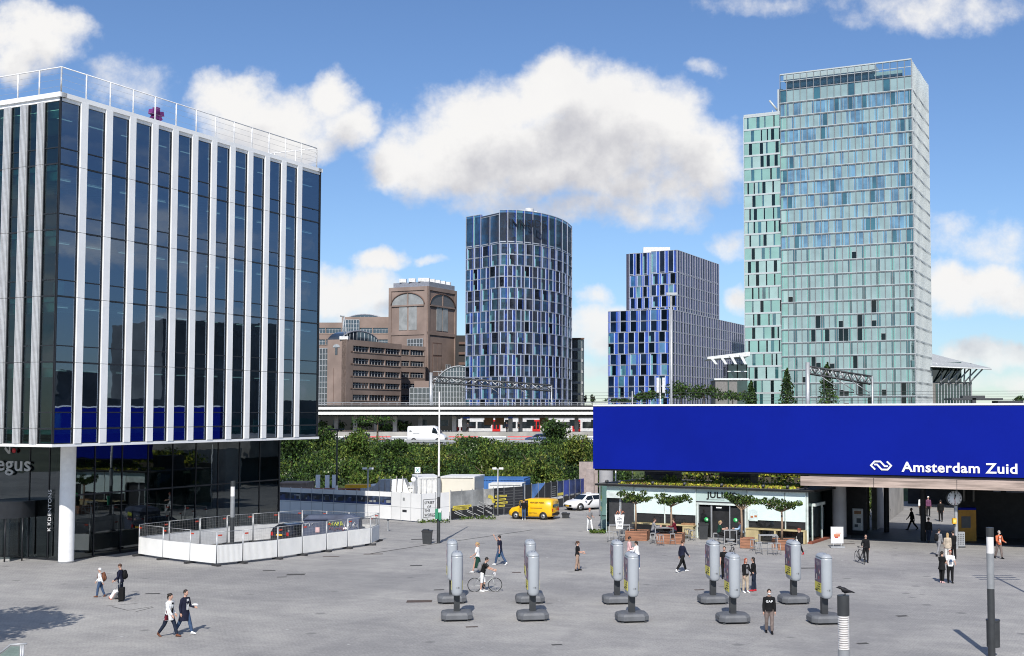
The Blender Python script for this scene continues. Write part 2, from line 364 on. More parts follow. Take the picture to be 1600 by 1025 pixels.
# ================================================================ left office block
def office_left():
    WHITE = pm('white_fin_paint', (.90, .90, .89), .35, var=.035, scale=.6); FRAME = pm('black_window_frame', (.018, .02, .024), .35, var=.1)
    GL = glassm('blue_office_glass', (.16, .30, .33), (.62, .76, .98), 3.0, .012); GL2 = glassm('teal_office_glass', (.26, .56, .48), (.75, .9, 1.), 1.75, .012)
    GG = glassm('dark_shop_glass', (.20, .30, .30), (.8, .9, .95), 2.1, .012)
    RIB = pm('ribbed_aluminium', (.62, .62, .62), .4, .3, .06); CEIL = pm('pale_ceiling', (.62, .66, .64), .8); CORE = pm('dark_core_wall', (.06, .065, .07), .8, var=.4, scale=.4)
    A = Vector((XAT(81, 66.5), 66.5, 0)); L = 23.3; zb, zt = 7.24, 26.75
    WL = 16.0
    root = thing('office_building', 'white finned glass office block on a round white column left of the square', 'office building', (A.x, A.y, 0))
    FL = Frame(A, U)              # long face towards the square
    FS = Frame(A+V*WL, -V)        # short face towards the camera
    floors = [8.1, 11.87, 15.6, 19.37, 23.13, 26.75]
    # fin centres along the long face
    fins = []
    for px in (131,170,207,242,274,305,335,364,392,418.5,444.5,469.5):
        k = (px-CX-6)/FPX; Yt = 66.5
        s_ = 0
        for _ in range(30):
            p = A+U*s_; z = 26.; d = _c*p.y+_s*(z-CAMH); cur = p.x/d; p2 = A+U*(s_+.1); d2 = _c*p2.y+_s*(z-CAMH); g = (p2.x/d2-cur)/.1; s_ += (k-cur)/g
        fins.append(s_+.24)
    body = MB()
    # slabs, core, roof
    plan = [A+U*.15-V*-.15, A+U*(L-.15)+V*.15, A+U*(L-.15)+V*WL, A+U*.15+V*WL]
    for z in floors[:-1]: body.prism([(p.x, p.y) for p in plan], z-.32, z, CEIL)
    body.prism([(p.x, p.y) for p in plan], zb, zb+.12, CEIL)
    cp = [A+U*5.5+V*6, A+U*(L-4)+V*6, A+U*(L-4)+V*WL, A+U*5.5+V*WL]
    body.prism([(p.x, p.y) for p in cp], 0.01, 26.5, CORE)
    pl = [A-V*0, A+U*L, A+U*L+V*WL, A+V*WL]
    body.build('floor_slabs', root)
    rf = MB(); rf.prism([(p.x, p.y) for p in pl], 26.75, 26.95, WHITE, pm('roof_gravel', (.35, .35, .34)))
    # white roof edge
    for F, ln in ((FL, L), (FS, WL)):
        F.box(rf, 0 if F is FL else -.0, ln+(.12 if F is FS else 0), 26.95, 27.22, -.35, .12, WHITE)
    back = Frame(A+U*L, V); back.box(rf, -.12, WL, 26.95, 27.22, -.35, .12, WHITE)
    rf.build('roof', root)
    so_ = MB(); so_.prism([(p.x, p.y) for p in [A-V*.1-U*.1, A+U*(L+.1)-V*.1, A+U*(L+.1)+V*WL, A-U*.1+V*WL]], zb-.16, zb, WHITE, WHITE); so_.build('soffit', root)
    # fins
    for s_ in fins:
        m_ = MB(); zs = [zb]+floors
        for i in range(6): FL.box(m_, s_-.24, s_+.24, zs[i]+.012, zs[i+1]-.012+(.22 if i == 5 else 0), .0, .13, WHITE)
        FL.box(m_, s_-.22, s_+.22, zb, 26.95, .0, .10, FRAME); m_.build('fin', root)
    sf = [WL-1.02-1.63-1.24*k*1.35 for k in range(8)]
    sfe = [WL-(1.42+i*1.36) for i in range(9)]
    for s_ in sfe:
        if s_ < .3: continue
        m_ = MB()
        for i in range(6):
            zs = [zb]+floors
            for j in range(5): FS.box(m_, s_-.25+j*.105, s_-.25+j*.105+.065, zs[i]+.012, zs[i+1]-.012, .0, .16, RIB)
            FS.box(m_, s_-.25, s_+.25, zs[i]+.012, zs[i+1]-.012, .0, .09, RIB)
        m_.build('ribbed_fin', root)
    # windows: long face
    cells = []
    def wins(F, edges, G1, zs):
        for (a0, a1) in edges:
            for i in range(len(zs)-1):
                m_ = MB(); z0, z1 = zs[i]+.0, zs[i+1]
                F.quad(m_, a0+.04, a1-.04, z0+.05, z1-.05, -.02, G1)
                F.box(m_, a0, a1, z0-.04, z0+.05, -.05, .03, FRAME); F.box(m_, a0, a0+.05, z0+.05, z1-.04, -.05, .03, FRAME); F.box(m_, a1-.05, a1, z0+.05, z1-.04, -.05, .03, FRAME)
                if z1-z0 > 2: F.box(m_, a0+.05, a1-.05, z0+.9, z0+.96, -.05, .03, FRAME)
                cells.append(((a1-a0)*(z1-z0)*(1.5 if a0 < 12 else 1), m_))
    ed = [(.02, fins[0]-.24)] + [(fins[i]+.24, fins[i+1]-.24) for i in range(11)] + [(fins[-1]+.24, L-.03)]
    wins(FL, ed, GL, [zb]+floors)
    sv = sorted([x for x in sfe if x > .3], reverse=True)
    ed = [(sv[0]+.25, WL-.02)] + [(sv[i+1]+.25, sv[i]-.25) for i in range(len(sv)-1)]
    wins(FS, ed[:4], GL2, [zb]+floors); 
    for e in ed[4:]:
        m_ = MB(); FS.quad(m_, e[0], e[1], zb, 26.7, -.02, GL2); cells.append((.1, m_))
    emit_windows(cells, root)
    for a_ in (0, L-.03): m_ = MB(); FL.box(m_, a_, a_+.07, zb, 26.95, -.07, .05, FRAME); m_.build('corner_mullion', root)
    m_ = MB(); back.quad(m_, 0.1, WL, zb, 26.75, -.02, GL)
    for z in floors[:-1]: back.box(m_, 0.1, WL, z-.05, z+.05, -.05, .03, FRAME)
    for k in range(8): back.box(m_, .1+k*1.9, .16+k*1.9, zb, 26.75, -.05, .03, FRAME)
    m_.build('rear_glazing', root)
    # interior: strip lights and pale blinds seen through the panes
    m_ = MB(); ST = pm('strip_light', (.9, .93, .9), .5, emis=.5); BL = pm('roller_blind', (.62, .74, .68), .8)
    for i, z in enumerate(floors[1:]):
        for k in range(9): 
            p = FL.pt(1.5+k*2.5, z-.42, -2.2); q = FL.pt(2.7+k*2.5, z-.42, -2.2); n = V*.06
            m_.hexa([p-n, q-n, q+n, p+n]+[x+UP*.04 for x in (p-n, q-n, q+n, p+n)], ST)
    m_.build('ceiling_light_row', root)
    m_ = MB()
    for i, z in enumerate(floors[1:]):
        FS.box(m_, WL-12, WL-.5, z-.85, z-.35, -.45, -.40, BL)
        if i in (0, 2): FS.box(m_, WL-1.2, WL-.4, z-3.7, z-2.9, -.9, -.85, BL)
    for k in (2, 7, 8): FL.box(m_, fins[k]+.35, fins[k]+1.2, floors[1]+2.9, floors[1]+3.4, -.5, -.45, BL)
    m_.build('blind', root)
    # roof railing
    m_ = MB(); RW = pm('white_rail_paint', (.78, .78, .78), .4)
    STL_ = pm('thin_cable', (.35, .36, .38), .5)
    cor = [FS.pt(0, 0, -.2), A-V*-.2+U*.2, A+U*(L-.2)+V*.2, A+U*(L-.2)+V*WL]
    for a, b, n in ((cor[0], cor[1], 9), (cor[1], cor[2], 13), (cor[2], cor[3], 8)):
        for z in (28.75,): m_.tube([a+UP*z, b+UP*z], .035, RW, 6)
        for z in (27.65, 28.05, 28.4): m_.tube([a+UP*z, b+UP*z], .006, STL_, 4)
        for k in range(n+1):
            p = a.lerp(b, k/n); m_.tube([p+UP*27.1, p+UP*28.75], .045, RW, 6)
    m_.build('roof_railing', root)
    # ground floor glazing set back under the block
    g0 = A+U*4.6+V*4.2; gl = Frame(g0, U); LL = 16.2
    for _ in range(1): pass
    # end the wall at photo x=434
    for s10 in range(100, 260):
        p = g0+U*(s10/10.)
        if p.x/(_c*p.y-_s*6) >= (434-CX)/FPX: LL = s10/10.; break
    n = 9
    for k in range(n):
        a0, a1 = LL*k/n, LL*(k+1)/n; m_ = MB()
        gl.quad(m_, a0+.03, a1-.03, .1, 7.05, 0, GG); gl.box(m_, a0, a0+.07, .05, 7.08, -.08, .04, FRAME); gl.box(m_, a0+.07, a1, 3.9, 4.0, -.06, .03, FRAME); gl.box(m_, a0+.07, a1, .0, .1, -.06, .05, FRAME)
        m_.build('shopfront_pane', root)
    m_ = MB(); gl.box(m_, LL, LL+.12, 0, 7.08, -.12, .06, FRAME); e = Frame(g0+U*LL, V); e.quad(m_, .1, 10, .1, 7.05, 0, GG); m_.build('shopfront_end', root)
    fr = Frame(g0+V*12, -V)
    for k, (a0, a1) in enumerate([(10.6, 12), (8.9, 10.6), (6.0, 8.9), (3, 6), (0, 3)]):
        m_ = MB(); fr.quad(m_, a0+.03, a1-.03, .1, 7.05, 0, GG); fr.box(m_, a0, a0+.07, .05, 7.08, -.08, .04, FRAME); fr.box(m_, a0+.07, a1, .0, .1, -.06, .05, FRAME); m_.build('shopfront_pane', root)
    # revolving door drum
    m_ = MB(); dc = fr.pt(8.0, 0, .6); DG = glassm('door_glass', (.5, .55, .55), (.8, .85, .9), 1.5)
    m_.cyl(dc+UP*2.6, 1.6, 1.0, FRAME, 24); 
    for k in range(10):
        q = math.pi*2*k/10; m_.tube([dc+Vector((1.55*math.cos(q), 1.55*math.sin(q), 0)), dc+Vector((1.55*math.cos(q), 1.55*math.sin(q), 2.6))], .05, FRAME, 5)
    m_.build('revolving_door', root)
    d = MB(); 
    for k in range(4):
        q = math.pi*k/2+.5; d.poly([dc, dc+Vector((1.5*math.cos(q), 1.5*math.sin(q), 0)), dc+Vector((1.5*math.cos(q), 1.5*math.sin(q), 2.6)), dc+UP*2.6], DG)
    d.build('door_leaf', root)
    # ground-floor interior: floor, core, partitions
    m_ = MB(); ip = [g0+U*.3+V*.3, g0+U*(LL-.3)+V*.3, g0+U*(LL-.3)+V*11, g0+U*.3+V*11]
    m_.prism([(p.x, p.y) for p in ip], .005, .05, pm('lobby_floor', (.13, .13, .13), .3))
    for k in range(5):
        p = g0+U*(2+k*3.3)+V*(1.6+.4*(k % 2)); m_.cyl(p, .25, 7, CORE, 12)
    for k in range(4): Frame(g0+U*(1.2+k*4)+V*4, U).box(m_, 0, 2.2, .05, 3.2, -.2, 0, CORE)
    m_.build('lobby', root)
    # column
    m_ = MB(); cpnt = G(103, 879); CPAINT = pm('column_white', (.84, .84, .83), .45, var=.04)
    m_.cyl(cpnt, .44, 7.1, CPAINT, 40); m_.cyl(cpnt, .46, .1, pm('steel_skirt', (.4, .4, .4), .4, .6), 40); m_.build('column', root)
    # lettering
    SG = pm('grey_sign_letter', (.42, .43, .43), .5, var=.02); RD = pm('red_sign_dot', (.45, .02, .03), .5)
    q = None
    for s10 in range(0, 120):
        p = fr.pt(s10/10., 0, .1)
        if p.x/(_c*p.y-_s*3.) >= (-8-CX)/FPX: q = s10/10.; break
    zl = ZAT(736, 73.5)
    text('egus', fr, q+.15, zl, .92, SG, 'sign_letters', root, .12, .05, .012, width=3.0)
    m_ = MB(); c_ = fr.pt(q+1.62, zl+1.35, .14); m_.slab([fr.pt(q+.85+x, zl+1.05+y, .14) for x, y in ((0, .28), (.32, .0), (.5, .0), (.5, .52), (.4, .52), (.4, .17), (.06, .42))], fr.N*.04, SG); m_.build('sign_tick', root)
    m_ = MB(); m_.tube([fr.pt(q+1.68, zl+1.24, .14), fr.pt(q+1.68, zl+1.24, .19)], .155, RD, 20); m_.build('sign_dot', root)
    for s10 in range(0, 125):
        p = fr.pt(s10/10., 0, .1)
        if p.x/(_c*p.y-_s*5.) >= (80-CX)/FPX: q2 = s10/10.; break
    text('DENTONS', fr, q2, ZAT(812, 73.6), .28, pm('white_door_lettering', (.62, .62, .62), .5), 'door_lettering', root, .12, .02, .005, width=1.9, vertical=True)
    m_ = MB(); DL = MATS['white_door_lettering']
    for k in range(2):
        zc = ZAT(828-k*9, 73.6); 
        m_.slab([fr.pt(q2-.27, zc, .12), fr.pt(q2-.02, zc+.02, .12), fr.pt(q2-.02, zc+.06, .12), fr.pt(q2-.27, zc+.05, .12)], fr.N*.02, DL)
        m_.slab([fr.pt(q2-.16, zc+.05, .121), fr.pt(q2-.12, zc+.05, .121), fr.pt(q2-.02, zc+.2, .121), fr.pt(q2-.06, zc+.22, .121)], fr.N*.02, DL)
        m_.slab([fr.pt(q2-.16, zc+.05, .121), fr.pt(q2-.12, zc+.05, .121), fr.pt(q2-.26, zc+.2, .121), fr.pt(q2-.29, zc+.17, .121)], fr.N*.02, DL)
    m_.build('door_emblem', root)
    # purple rooftop sign
    m_ = MB(); PU = pm('purple_sign', (.16, .03, .16), .5); c_ = None
    for s10 in range(0, 200):
        p = FL.pt(s10/10., 27.2, -.9)
        if p.x/(_c*p.y+_s*19) >= (246-CX)/FPX: c_ = s10/10.; break
    zc = ZAT(178, FL.pt(c_, 0, -.9).y)
    for (x, y) in ((0, .42), (.48, .09), (.26, -.38), (-.26, -.38), (-.48, .09)):
        n_ = Vector((y, -x)).normalized()*.15
        m_.slab([FL.pt(c_-n_.x, zc-n_.y, -.9), FL.pt(c_+n_.x, zc+n_.y, -.9), FL.pt(c_+x+n_.x, zc+y+n_.y, -.9), FL.pt(c_+x-n_.x, zc+y-n_.y, -.9)], FL.N*-.35, PU)
    m_.tube([FL.pt(c_, 26.95, -1.0), FL.pt(c_, zc, -1.0)], .05, FRAME, 6); m_.build('rooftop_star_sign', root)
office_left()

# ================================================================ blue-panelled tower blocks
def blue_mats():
    return dict(
        F=pm('pale_facade_frame', (.42, .45, .52), .45, .2, .06), B=pm('royal_blue_panel', (.04, .10, .46), .3, 0, .12, .3, coat=.3), P=pm('pale_blue_panel', (.46, .54, .78), .35, .1, .08, .3),
        G=[darkglass('tower_glass_deep', (.008, .02, .05), 1.25), darkglass('tower_glass_blue', (.04, .15, .33), 2.1), darkglass('tower_glass_teal', (.06, .20, .28), 2.0), darkglass('tower_glass_black', (.002, .006, .012), 1.15)])
def gridface(F, W_, zrows, ncol, root, cells, body, M, style='mix', rnd=None, wt=1.0, frame_w=.16, shift=2, top_glass=False):
    """one curtain-wall face: every module holds window, blue panel and pale fin"""
    rnd = rnd or random.Random(3); cw = W_/ncol
    F.box(body, 0, W_, zrows[0], zrows[-1], -.5, -.06, M['B'])
    for z in zrows: F.box(body, 0, W_, z-.07, z+.07, -.06, .10, M['F'])
    for i in range(len(zrows)-1):
        z0, z1 = zrows[i]+.09, zrows[i+1]-.09; sh = (i//shift) % 2
        for c in range(ncol):
            a = c*cw
            F.box(body, a-frame_w/2, a+frame_w/2, z0, z1, -.05, .16, M['F'])
            if style == 'mix': segs = [('G', .03, .57), ('P', .57, .66), ('B', .66, .99)] if not sh else [('B', .01, .14), ('P', .14, .23), ('G', .23, .76), ('B', .76, .99)]
            elif style == 'side': segs = [('G', .06, .58), ('B', .58, .72), ('P', .72, .97)] if not sh else [('G', .06, .5), ('B', .5, .72), ('P', .72, .97)]
            else: segs = [('G', .05, .95)]
            if top_glass and i == len(zrows)-2: segs = [('G', .03, .80), ('B', .80, .97)]
            for t, f0_, f1_ in segs:
                if t == 'G':
                    m_ = MB(); g = rnd.choices(M['G'], weights=[0, 5, 4, 1] if top_glass and i == len(zrows)-2 else M.get('W', [1, 7, 4, 4] if len(M['G']) == 4 else None))[0]
                    F.quad(m_, a+cw*f0_, a+cw*f1_, z0, z1, .0, g)
                    k = rnd.random()
                    if k < .35: F.box(m_, a+cw*f0_, a+cw*(f0_+.16), z0, z0+(z1-z0)*rnd.uniform(.5, 1), .01, .02, M['CUR'])
                    F.box(m_, a+cw*f0_, a+cw*f1_, z0+(z1-z0)*.03, z0+(z1-z0)*.06, .0, .04, M['F'])
                    cells.append((wt*cw*(f1_-f0_)*(z1-z0)*(1+.02*i), m_))
                else: F.box(body, a+cw*f0_, a+cw*f1_, z0, z1, -.05, .10 if t == 'P' else .0, M[t])
    F.box(body, W_-frame_w/2, W_+frame_w/2, zrows[0], zrows[-1], -.05, .16, M['F'])
BM = blue_mats(); BM['CUR'] = pm('teal_curtain', (.14, .34, .38), .7)
def curved_tower():
    pts = []
    for px, d in ((728, 331), (751, 327)): pts.append(Vector((XAT(px, d, 40), d, 0)))
    p2 = [(780, 320), (793, 319.7), (806, 320.2), (819, 321.3), (832, 323), (845, 325.3), (857, 328.2), (868, 331.8), (878, 336.2), (886, 341.5), (893, 349)]
    pc = [Vector((XAT(px, d, 40), d, 0)) for px, d in p2]
    zt = ZAT(328, 320); zl = ZAT(339, 331)
    root = thing('hotel_tower', 'tall blue glass tower with a curved right side behind the railway platform', 'tower', (pc[0].x, pc[0].y, 0))
    body = MB(); cells = []; rnd = random.Random(11)
    nr = 18; rows = [zl-3.02*k for k in range(nr+1)][::-1]; rows = [0.02]+[r for r in rows if r > 2]
    def rr(top): 
        r = rows[:-1]+[top]; return [r[0]]+r[1:-3]+[r[-1]]  # tall glazed top storey
    gridface(Frame(pts[0], pts[1]-pts[0]), (pts[1]-pts[0]).length, rr(zl), 2, root, cells, body, BM, 'mix', rnd, 1.1, .12, 2, True)
    gridface(Frame(pts[1], pc[0]-pts[1]), (pc[0]-pts[1]).length, rr(zt-1.2), 2, root, cells, body, BM, 'mix', rnd, 1.3, .12, 2, True)
    rows2 = rr(zt)
    for i in range(len(pc)-1):
        L_ = (pc[i+1]-pc[i]).length
        gridface(Frame(pc[i], pc[i+1]-pc[i]), L_, rows2, 1, root, cells, body, BM, 'mix', rnd, 1.2 if i < 5 else .8, .14, 2, True)
    body.prism([(p.x, p.y) for p in pts+pc]+[(pc[-1].x-3, 372), (pts[0].x+6, 372)], 0.02, zl-.6, pm('tower_core', (.05, .06, .09)), pm('tower_roof', (.4, .4, .4)))
    body.build('wall', root)
    emit_windows(cells, root)
    # dark roof lettering
    F = Frame(pc[0], pc[4]-pc[0]); F = Frame(F.P+F.N*1.4, F.D)
    text('INNSIDE', F, 2.2, zt-4.6, 2.1, pm('black_letter', (.01, .012, .02), .4), 'roof_lettering', root, .3, .2, .0, width=10.5)
    m_ = MB(); WH = pm('roof_plant_white', (.7, .7, .7)); m_.cbox((XAT(806, 330), 330, zt+.7), (5, 4, 1.4), WH); m_.cbox((XAT(827, 332), 332, zt+.6), (4, 3, 1.6), WH); m_.cyl((XAT(826, 330), 330, zt+1), 1.2, 1.1, WH, 12); m_.build('roof_plant', root)
curved_tower()
def stepped_block():
    M = dict(BM); M['W'] = [5, 1, 1, 5]
    C = Vector((XAT(1046, 340, 30), 340, 0)); zl = ZAT(483, 340)
    root = thing('apartment_block', 'stepped blue and white office block with a taller rear part between the towers', 'office block', (C.x, C.y, 0))
    body = MB(); cells = []; rnd = random.Random(5)
    rows = [zl-3.18*k for k in range(13)][::-1]; rows = [r for r in rows if r > 1]; rows = [.02]+rows
    W1 = 19.3; F1 = Frame(C+V*W1, -V); gridface(F1, W1, rows, 6, root, cells, body, M, 'mix', rnd, 2.0, .16, 2)
    M2 = dict(M); M2['B'] = pm('dusky_blue_panel', (.08, .09, .22), .35, .1); M2['F'] = pm('bright_fin_frame', (.55, .55, .60), .4, .1, .05); M2['P'] = pm('lilac_fin_panel', (.22, .23, .34), .4, .2); M2['G'] = [BM['G'][0], BM['G'][3]]; M2['W'] = [1, 1]
    W2 = 71.5; F2 = Frame(C, U); gridface(F2, W2, rows, 32, root, cells, body, M2, 'side', rnd, .5, .15, 1)
    body.prism([(q.x, q.y) for q in (C-V*-.1+U*.1, C+U*W2, C+U*W2+V*W1, C+V*W1+U*.1)], .02, zl-.3, pm('block_core', (.06, .06, .1)), pm('block_roof', (.4, .4, .4)))
    body.build('wall', root)
    b2 = MB(); zu = ZAT(390.5, 345.7); r2 = [zu-3.18*k*1.05 for k in range(6)]+[zl+.1]; r2 = r2[::-1]; r2 = [r for r in r2 if r >= zl+.1]; r2 = r2[:-2]+[r2[-1]]
    t0 = 6.3; t1 = 43.5; C2 = C+U*t0; W3 = 16.3; z2 = zu
    F3 = Frame(C2+V*W3, -V); gridface(Frame(C2+V*8.2, -V), 8.2, r2, 3, root, cells, b2, M, 'mix', rnd, 2.2, .22, 1)
    P4 = C2+V*8.3-U*.8; gridface(Frame(P4+V*6.6, -V), 6.6, [z-.4 for z in r2], 3, root, cells, b2, M, 'mix', rnd, 2.2, .22, 1)
    b2.prism([(q.x, q.y) for q in (P4+U*.2, P4+V*6.6+U*.2, P4+V*8+U*2, P4+V*8+U*30, P4+U*30)], zl-.3, zu-.8, M['P'])
    gridface(Frame(C2, U), t1-t0, r2, 17, root, cells, b2, M2, 'side', rnd, .8, .15, 1)
    b2.prism([(q.x, q.y) for q in (C2+U*.1+V*.1, C2+U*(t1-t0)+V*.1, C2+U*(t1-t0)+V*W3, C2+V*W3+U*.1)], zl-.2, zu-.3, pm('block_core', (.06, .06, .1)), MATS['block_roof'])
    b2.build('upper_wall', root); emit_windows(cells, root)
    m_ = MB(); WH = MATS['roof_plant_white']; p = C2+U*6+V*9; m_.cbox((p.x, p.y, zu+.7), (8, 6, 2.0), WH); m_.build('roof_plant', root)
stepped_block()

# ================================================================ pale green glass tower
def glass_tower():
    C = Vector((XAT(1427.5, 305, 60), 305, 0)); zt = ZAT(93, 305)
    root = thing('glass_tower', 'very tall pale green glass tower with a lower wing on its left side', 'tower', (C.x, C.y, 0))
    rnd = random.Random(21)
    FR = pm('grey_tower_frame', (.30, .31, .32), .4, .3, .06); FW = pm('white_tower_frame', (.52, .56, .57), .45, .1, .05)
    frit = [pm('frosted_pane_grey', (.28, .39, .39), .14, 0, .08, .3, ior=1.9), pm('frosted_pane_mint', (.19, .40, .37), .14, 0, .08, .3, ior=1.9), pm('frosted_pane_sky_tint', (.19, .38, .48), .10, 0, .1, .3, ior=2.0)]
    dark = [darkglass('slot_pane_dark', (.006, .014, .016), 1.4), darkglass('slot_pane_teal', (.03, .11, .12), 2.2), darkglass('slot_pane_sky_tint', (.13, .26, .36), 2.2)]
    mint = [pm('mint_panel', (.25, .44, .40), .3, 0, .06, .3, coat=.4), pm('mint_panel_pale', (.35, .50, .48), .3, 0, .06, .3, coat=.4)]
    body = MB(); cells = []
    W_ = 35.4; N1 = 19; F = Frame(C+V*W_, -V); fh = (zt-9.3)/25.3
    rows = [zt-2.2*fh*.98]+[zt-2.2*fh-fh*k for k in range(1, 27)]; rows = [r for r in rows if r > 1.]; rows = rows[::-1]; rows = [.02]+rows
    cw = W_/N1
    F.box(body, 0, W_, .02, rows[-1], -1.2, -.25, dark[0])
    R2 = (zt-rows[-1]); 
    for z in rows: F.box(body, -.1, W_+.1, z-.22, z+.16, -.25, .16, FR); F.box(body, -.1, W_+.1, z+.0, z+.16, .16, .28, FW)
    for c in range(N1+1): F.box(body, c*cw-.07, c*cw+.07, rows[0], zt, -.2, .22, FR)
    for i in range(len(rows)-1):
        z0, z1 = rows[i]+.16, rows[i+1]-.22; hi = i/(len(rows)-1); mood = rnd.random()
        low = i < len(rows)*.52; darkrow = (i in (2, 3, 4, 6, 8, 9))  # upper rows take bluer panes: sky reflection put into the colour
        for c in range(N1):
            a0, a1 = c*cw+.09, (c+1)*cw-.09; m_ = MB(); k = rnd.random()
            slot = .28 if c % 2 else .30
            sm_ = (frit[1] if low else frit[2]) if rnd.random() < .6 else dark[1 if low else 2]
            if c == 0: fm = mint[0] if rnd.random() < .6 else mint[1]; sm_ = frit[1]
            else: fm = frit[0]
            side = (c+i) % 2 == 0 if not low else c % 2 == 0
            s0, s1 = (a0, a0+(a1-a0)*slot) if side else (a1-(a1-a0)*slot, a1)
            m0, m1 = (s1, a1) if side else (a0, s0)
            F.quad(m_, s0, s1, z0, z1, -.02, sm_)
            run_ = (c*7+i*5) % 19 < 9; opened = (darkrow and c > 2 and run_ and k < .8) or (k < .03 if low else k < (.12 if mood < .5 else .6))
            if opened:
                if rnd.random() < .5 and low:
                    zz = z0+(z1-z0)*rnd.uniform(.4, .62); F.quad(m_, m0, m1, z0, zz, -.06, dark[0]); F.quad(m_, m0, m1, zz, z1, .0, fm); F.box(m_, m0, m1, zz-.04, zz+.04, -.02, .06, FW)
                else: F.quad(m_, m0, m1, z0, z1, -.06, dark[0] if low else dark[rnd.choice((1, 2, 2))])
            else: F.quad(m_, m0, m1, z0, z1, .0, fm)
            F.box(m_, (s1 if side else s0)-.03, (s1 if side else s0)+.03, z0, z1, -.02, .05, FW)
            cells.append((cw*(z1-z0)*(1+.03*i)*(1.2 if opened else 1), m_))
    # open glazed crown: two storeys, terrace behind
    zc = rows[-1]; GC = glassm('crown_glass', (.80, .90, .88), (.85, .95, 1), 1.7)
    zm = zc+R2*.46
    for c in range(N1):
        m_ = MB(); F.quad(m_, c*cw+.07, (c+1)*cw-.07, zc+.2, zm, -.02, frit[0] if c % 5 else dark[1]); cells.append((9, m_))
        m_ = MB(); F.quad(m_, c*cw+.07, (c+1)*cw-.07, zm+.1, zt, -.02, GC); F.box(m_, c*cw+.07, (c+1)*cw-.07, zt-1.9, zt-1.75, -.05, .08, FW); cells.append((9, m_))
    F.box(body, 0, W_, zm-.1, zm+.1, -.3, .2, FR); F.box(body, 0, W_, zt-.02, zt+.3, -.4, .2, FW)
    tp = Frame(F.pt(0, 0, -3.2), F.D); tp.box(body, 1, W_-3, zm+.1, zt-1.4, -.4, 0, frit[0]); tp.box(body, .5, W_-10, zt-1.2, zt+.55, -4, 1.5, FW)
    for k in range(16): tp.box(body, 1.5+k*2, 2.6+k*2, zm+.1, zm+1.0, .6, 1.2, pm('terrace_planter', (.25, .2, .16)))
    # right face
    W2 = 25.2; FS = Frame(C, U); rows_s = rows+[zt-1.5]
    FS.box(body, 0, W2, .02, rows[-1], -1., -.2, dark[1]); PS = pm('side_pane', (.20, .26, .28), .12, .0, .12, .5, ior=2.0); P2 = pm('side_pane_dim', (.13, .19, .22), .1, 0, .12, .5, ior=2.0)
    for z in rows: FS.box(body, 0, W2, z-.22, z+.16, -.2, .12, FR)
    nc = 14; c2 = W2/nc
    for c in range(nc+1): FS.box(body, c*c2-.06, c*c2+.06, rows[0], zt-.2, -.2, .2, FW)
    for i in range(len(rows)-1):
        for c in range(nc):
            m_ = MB(); FS.quad(m_, c*c2+.08, (c+1)*c2-.08, rows[i]+.16, rows[i+1]-.22, -.02, PS if rnd.random() < .6 else P2); cells.append((c2*.3, m_))
    for c in range(nc):
        m_ = MB(); FS.quad(m_, c*c2+.07, (c+1)*c2-.07, rows[-1]+.16, zt-.2, -.02, GC); cells.append((5, m_))
    body.prism([(q.x, q.y) for q in (C+U*1.3+V*1.3, C+U*W2+V*1.3, C+U*W2+V*(W_-.2), C+V*(W_-.2)+U*1.3)], .02, zm, pm('tower_inner', (.3, .33, .33)), pm('tower_roof', (.4, .4, .4)))
    body.build('wall', root)
    # left wing with scattered slots
    b2 = MB(); Pw = C+V*W_; zw = ZAT(176, Pw.y); W3 = 10.5; Fw = Frame(Pw+V*W3-U*-.3, -V); rw = [zw-.2-fh*k for k in range(26)]; rw = [r for r in rw if r > 1][::-1]; rw = [.02]+rw
    Fw.box(b2, 0, W3, .02, zw, -12, -.15, mint[1]); Fw.box(b2, 0, W3, zw, zw+.5, -12, .1, FW)
    for z in rw: Fw.box(b2, 0, W3, z-.24, z+.24, -.15, .10, FW)
    Fw.box(b2, -.12, .06, .02, zw, -.15, .14, FW)
    for i in range(len(rw)-1):
        z0, z1 = rw[i]+.24, rw[i+1]-.24; a = .1
        while a < W3-.3:
            wd = rnd.choice((.8, 1.3, 1.9, 2.2)); e = min(a+wd, W3)
            Fw.box(b2, a, e-.05, z0, z1, -.15, .0, mint[0] if rnd.random() < .62 else mint[1]); a = e
            if a >= W3-.2: break
            wd = rnd.choice((.35, .45, .9)); e = min(a+wd, W3); m_ = MB(); Fw.quad(m_, a, e, z0, z1, -.06, dark[rnd.choice((0, 0, 1))]); Fw.box(m_, a-.03, a+.02, z0, z1, -.1, .05, FW); cells.append((wd*(z1-z0), m_)); a = e+.04
    b2.build('wing_wall', root)
    # stair core between wing and tower
    m_ = MB(); zs = ZAT(137, Pw.y); Frame(Pw+V*1.2+U*1.5, -V).box(m_, 0, 1.4, zw, zs, -5, 0, FW); m_.build('stair_core', root)
    m_ = MB(); q = Fw.pt(W3-3.2, zw+.5, -3); m_.tube([q, q+Vector((0, 0, 1.2))], .12, FW, 6); m_.tube([q+Vector((1.6, 0, 1.0)), q+Vector((-.8, 0, 4.0))], .28, FW, 6); m_.build('roof_davit', root)
    emit_windows(cells, root)
glass_tower()

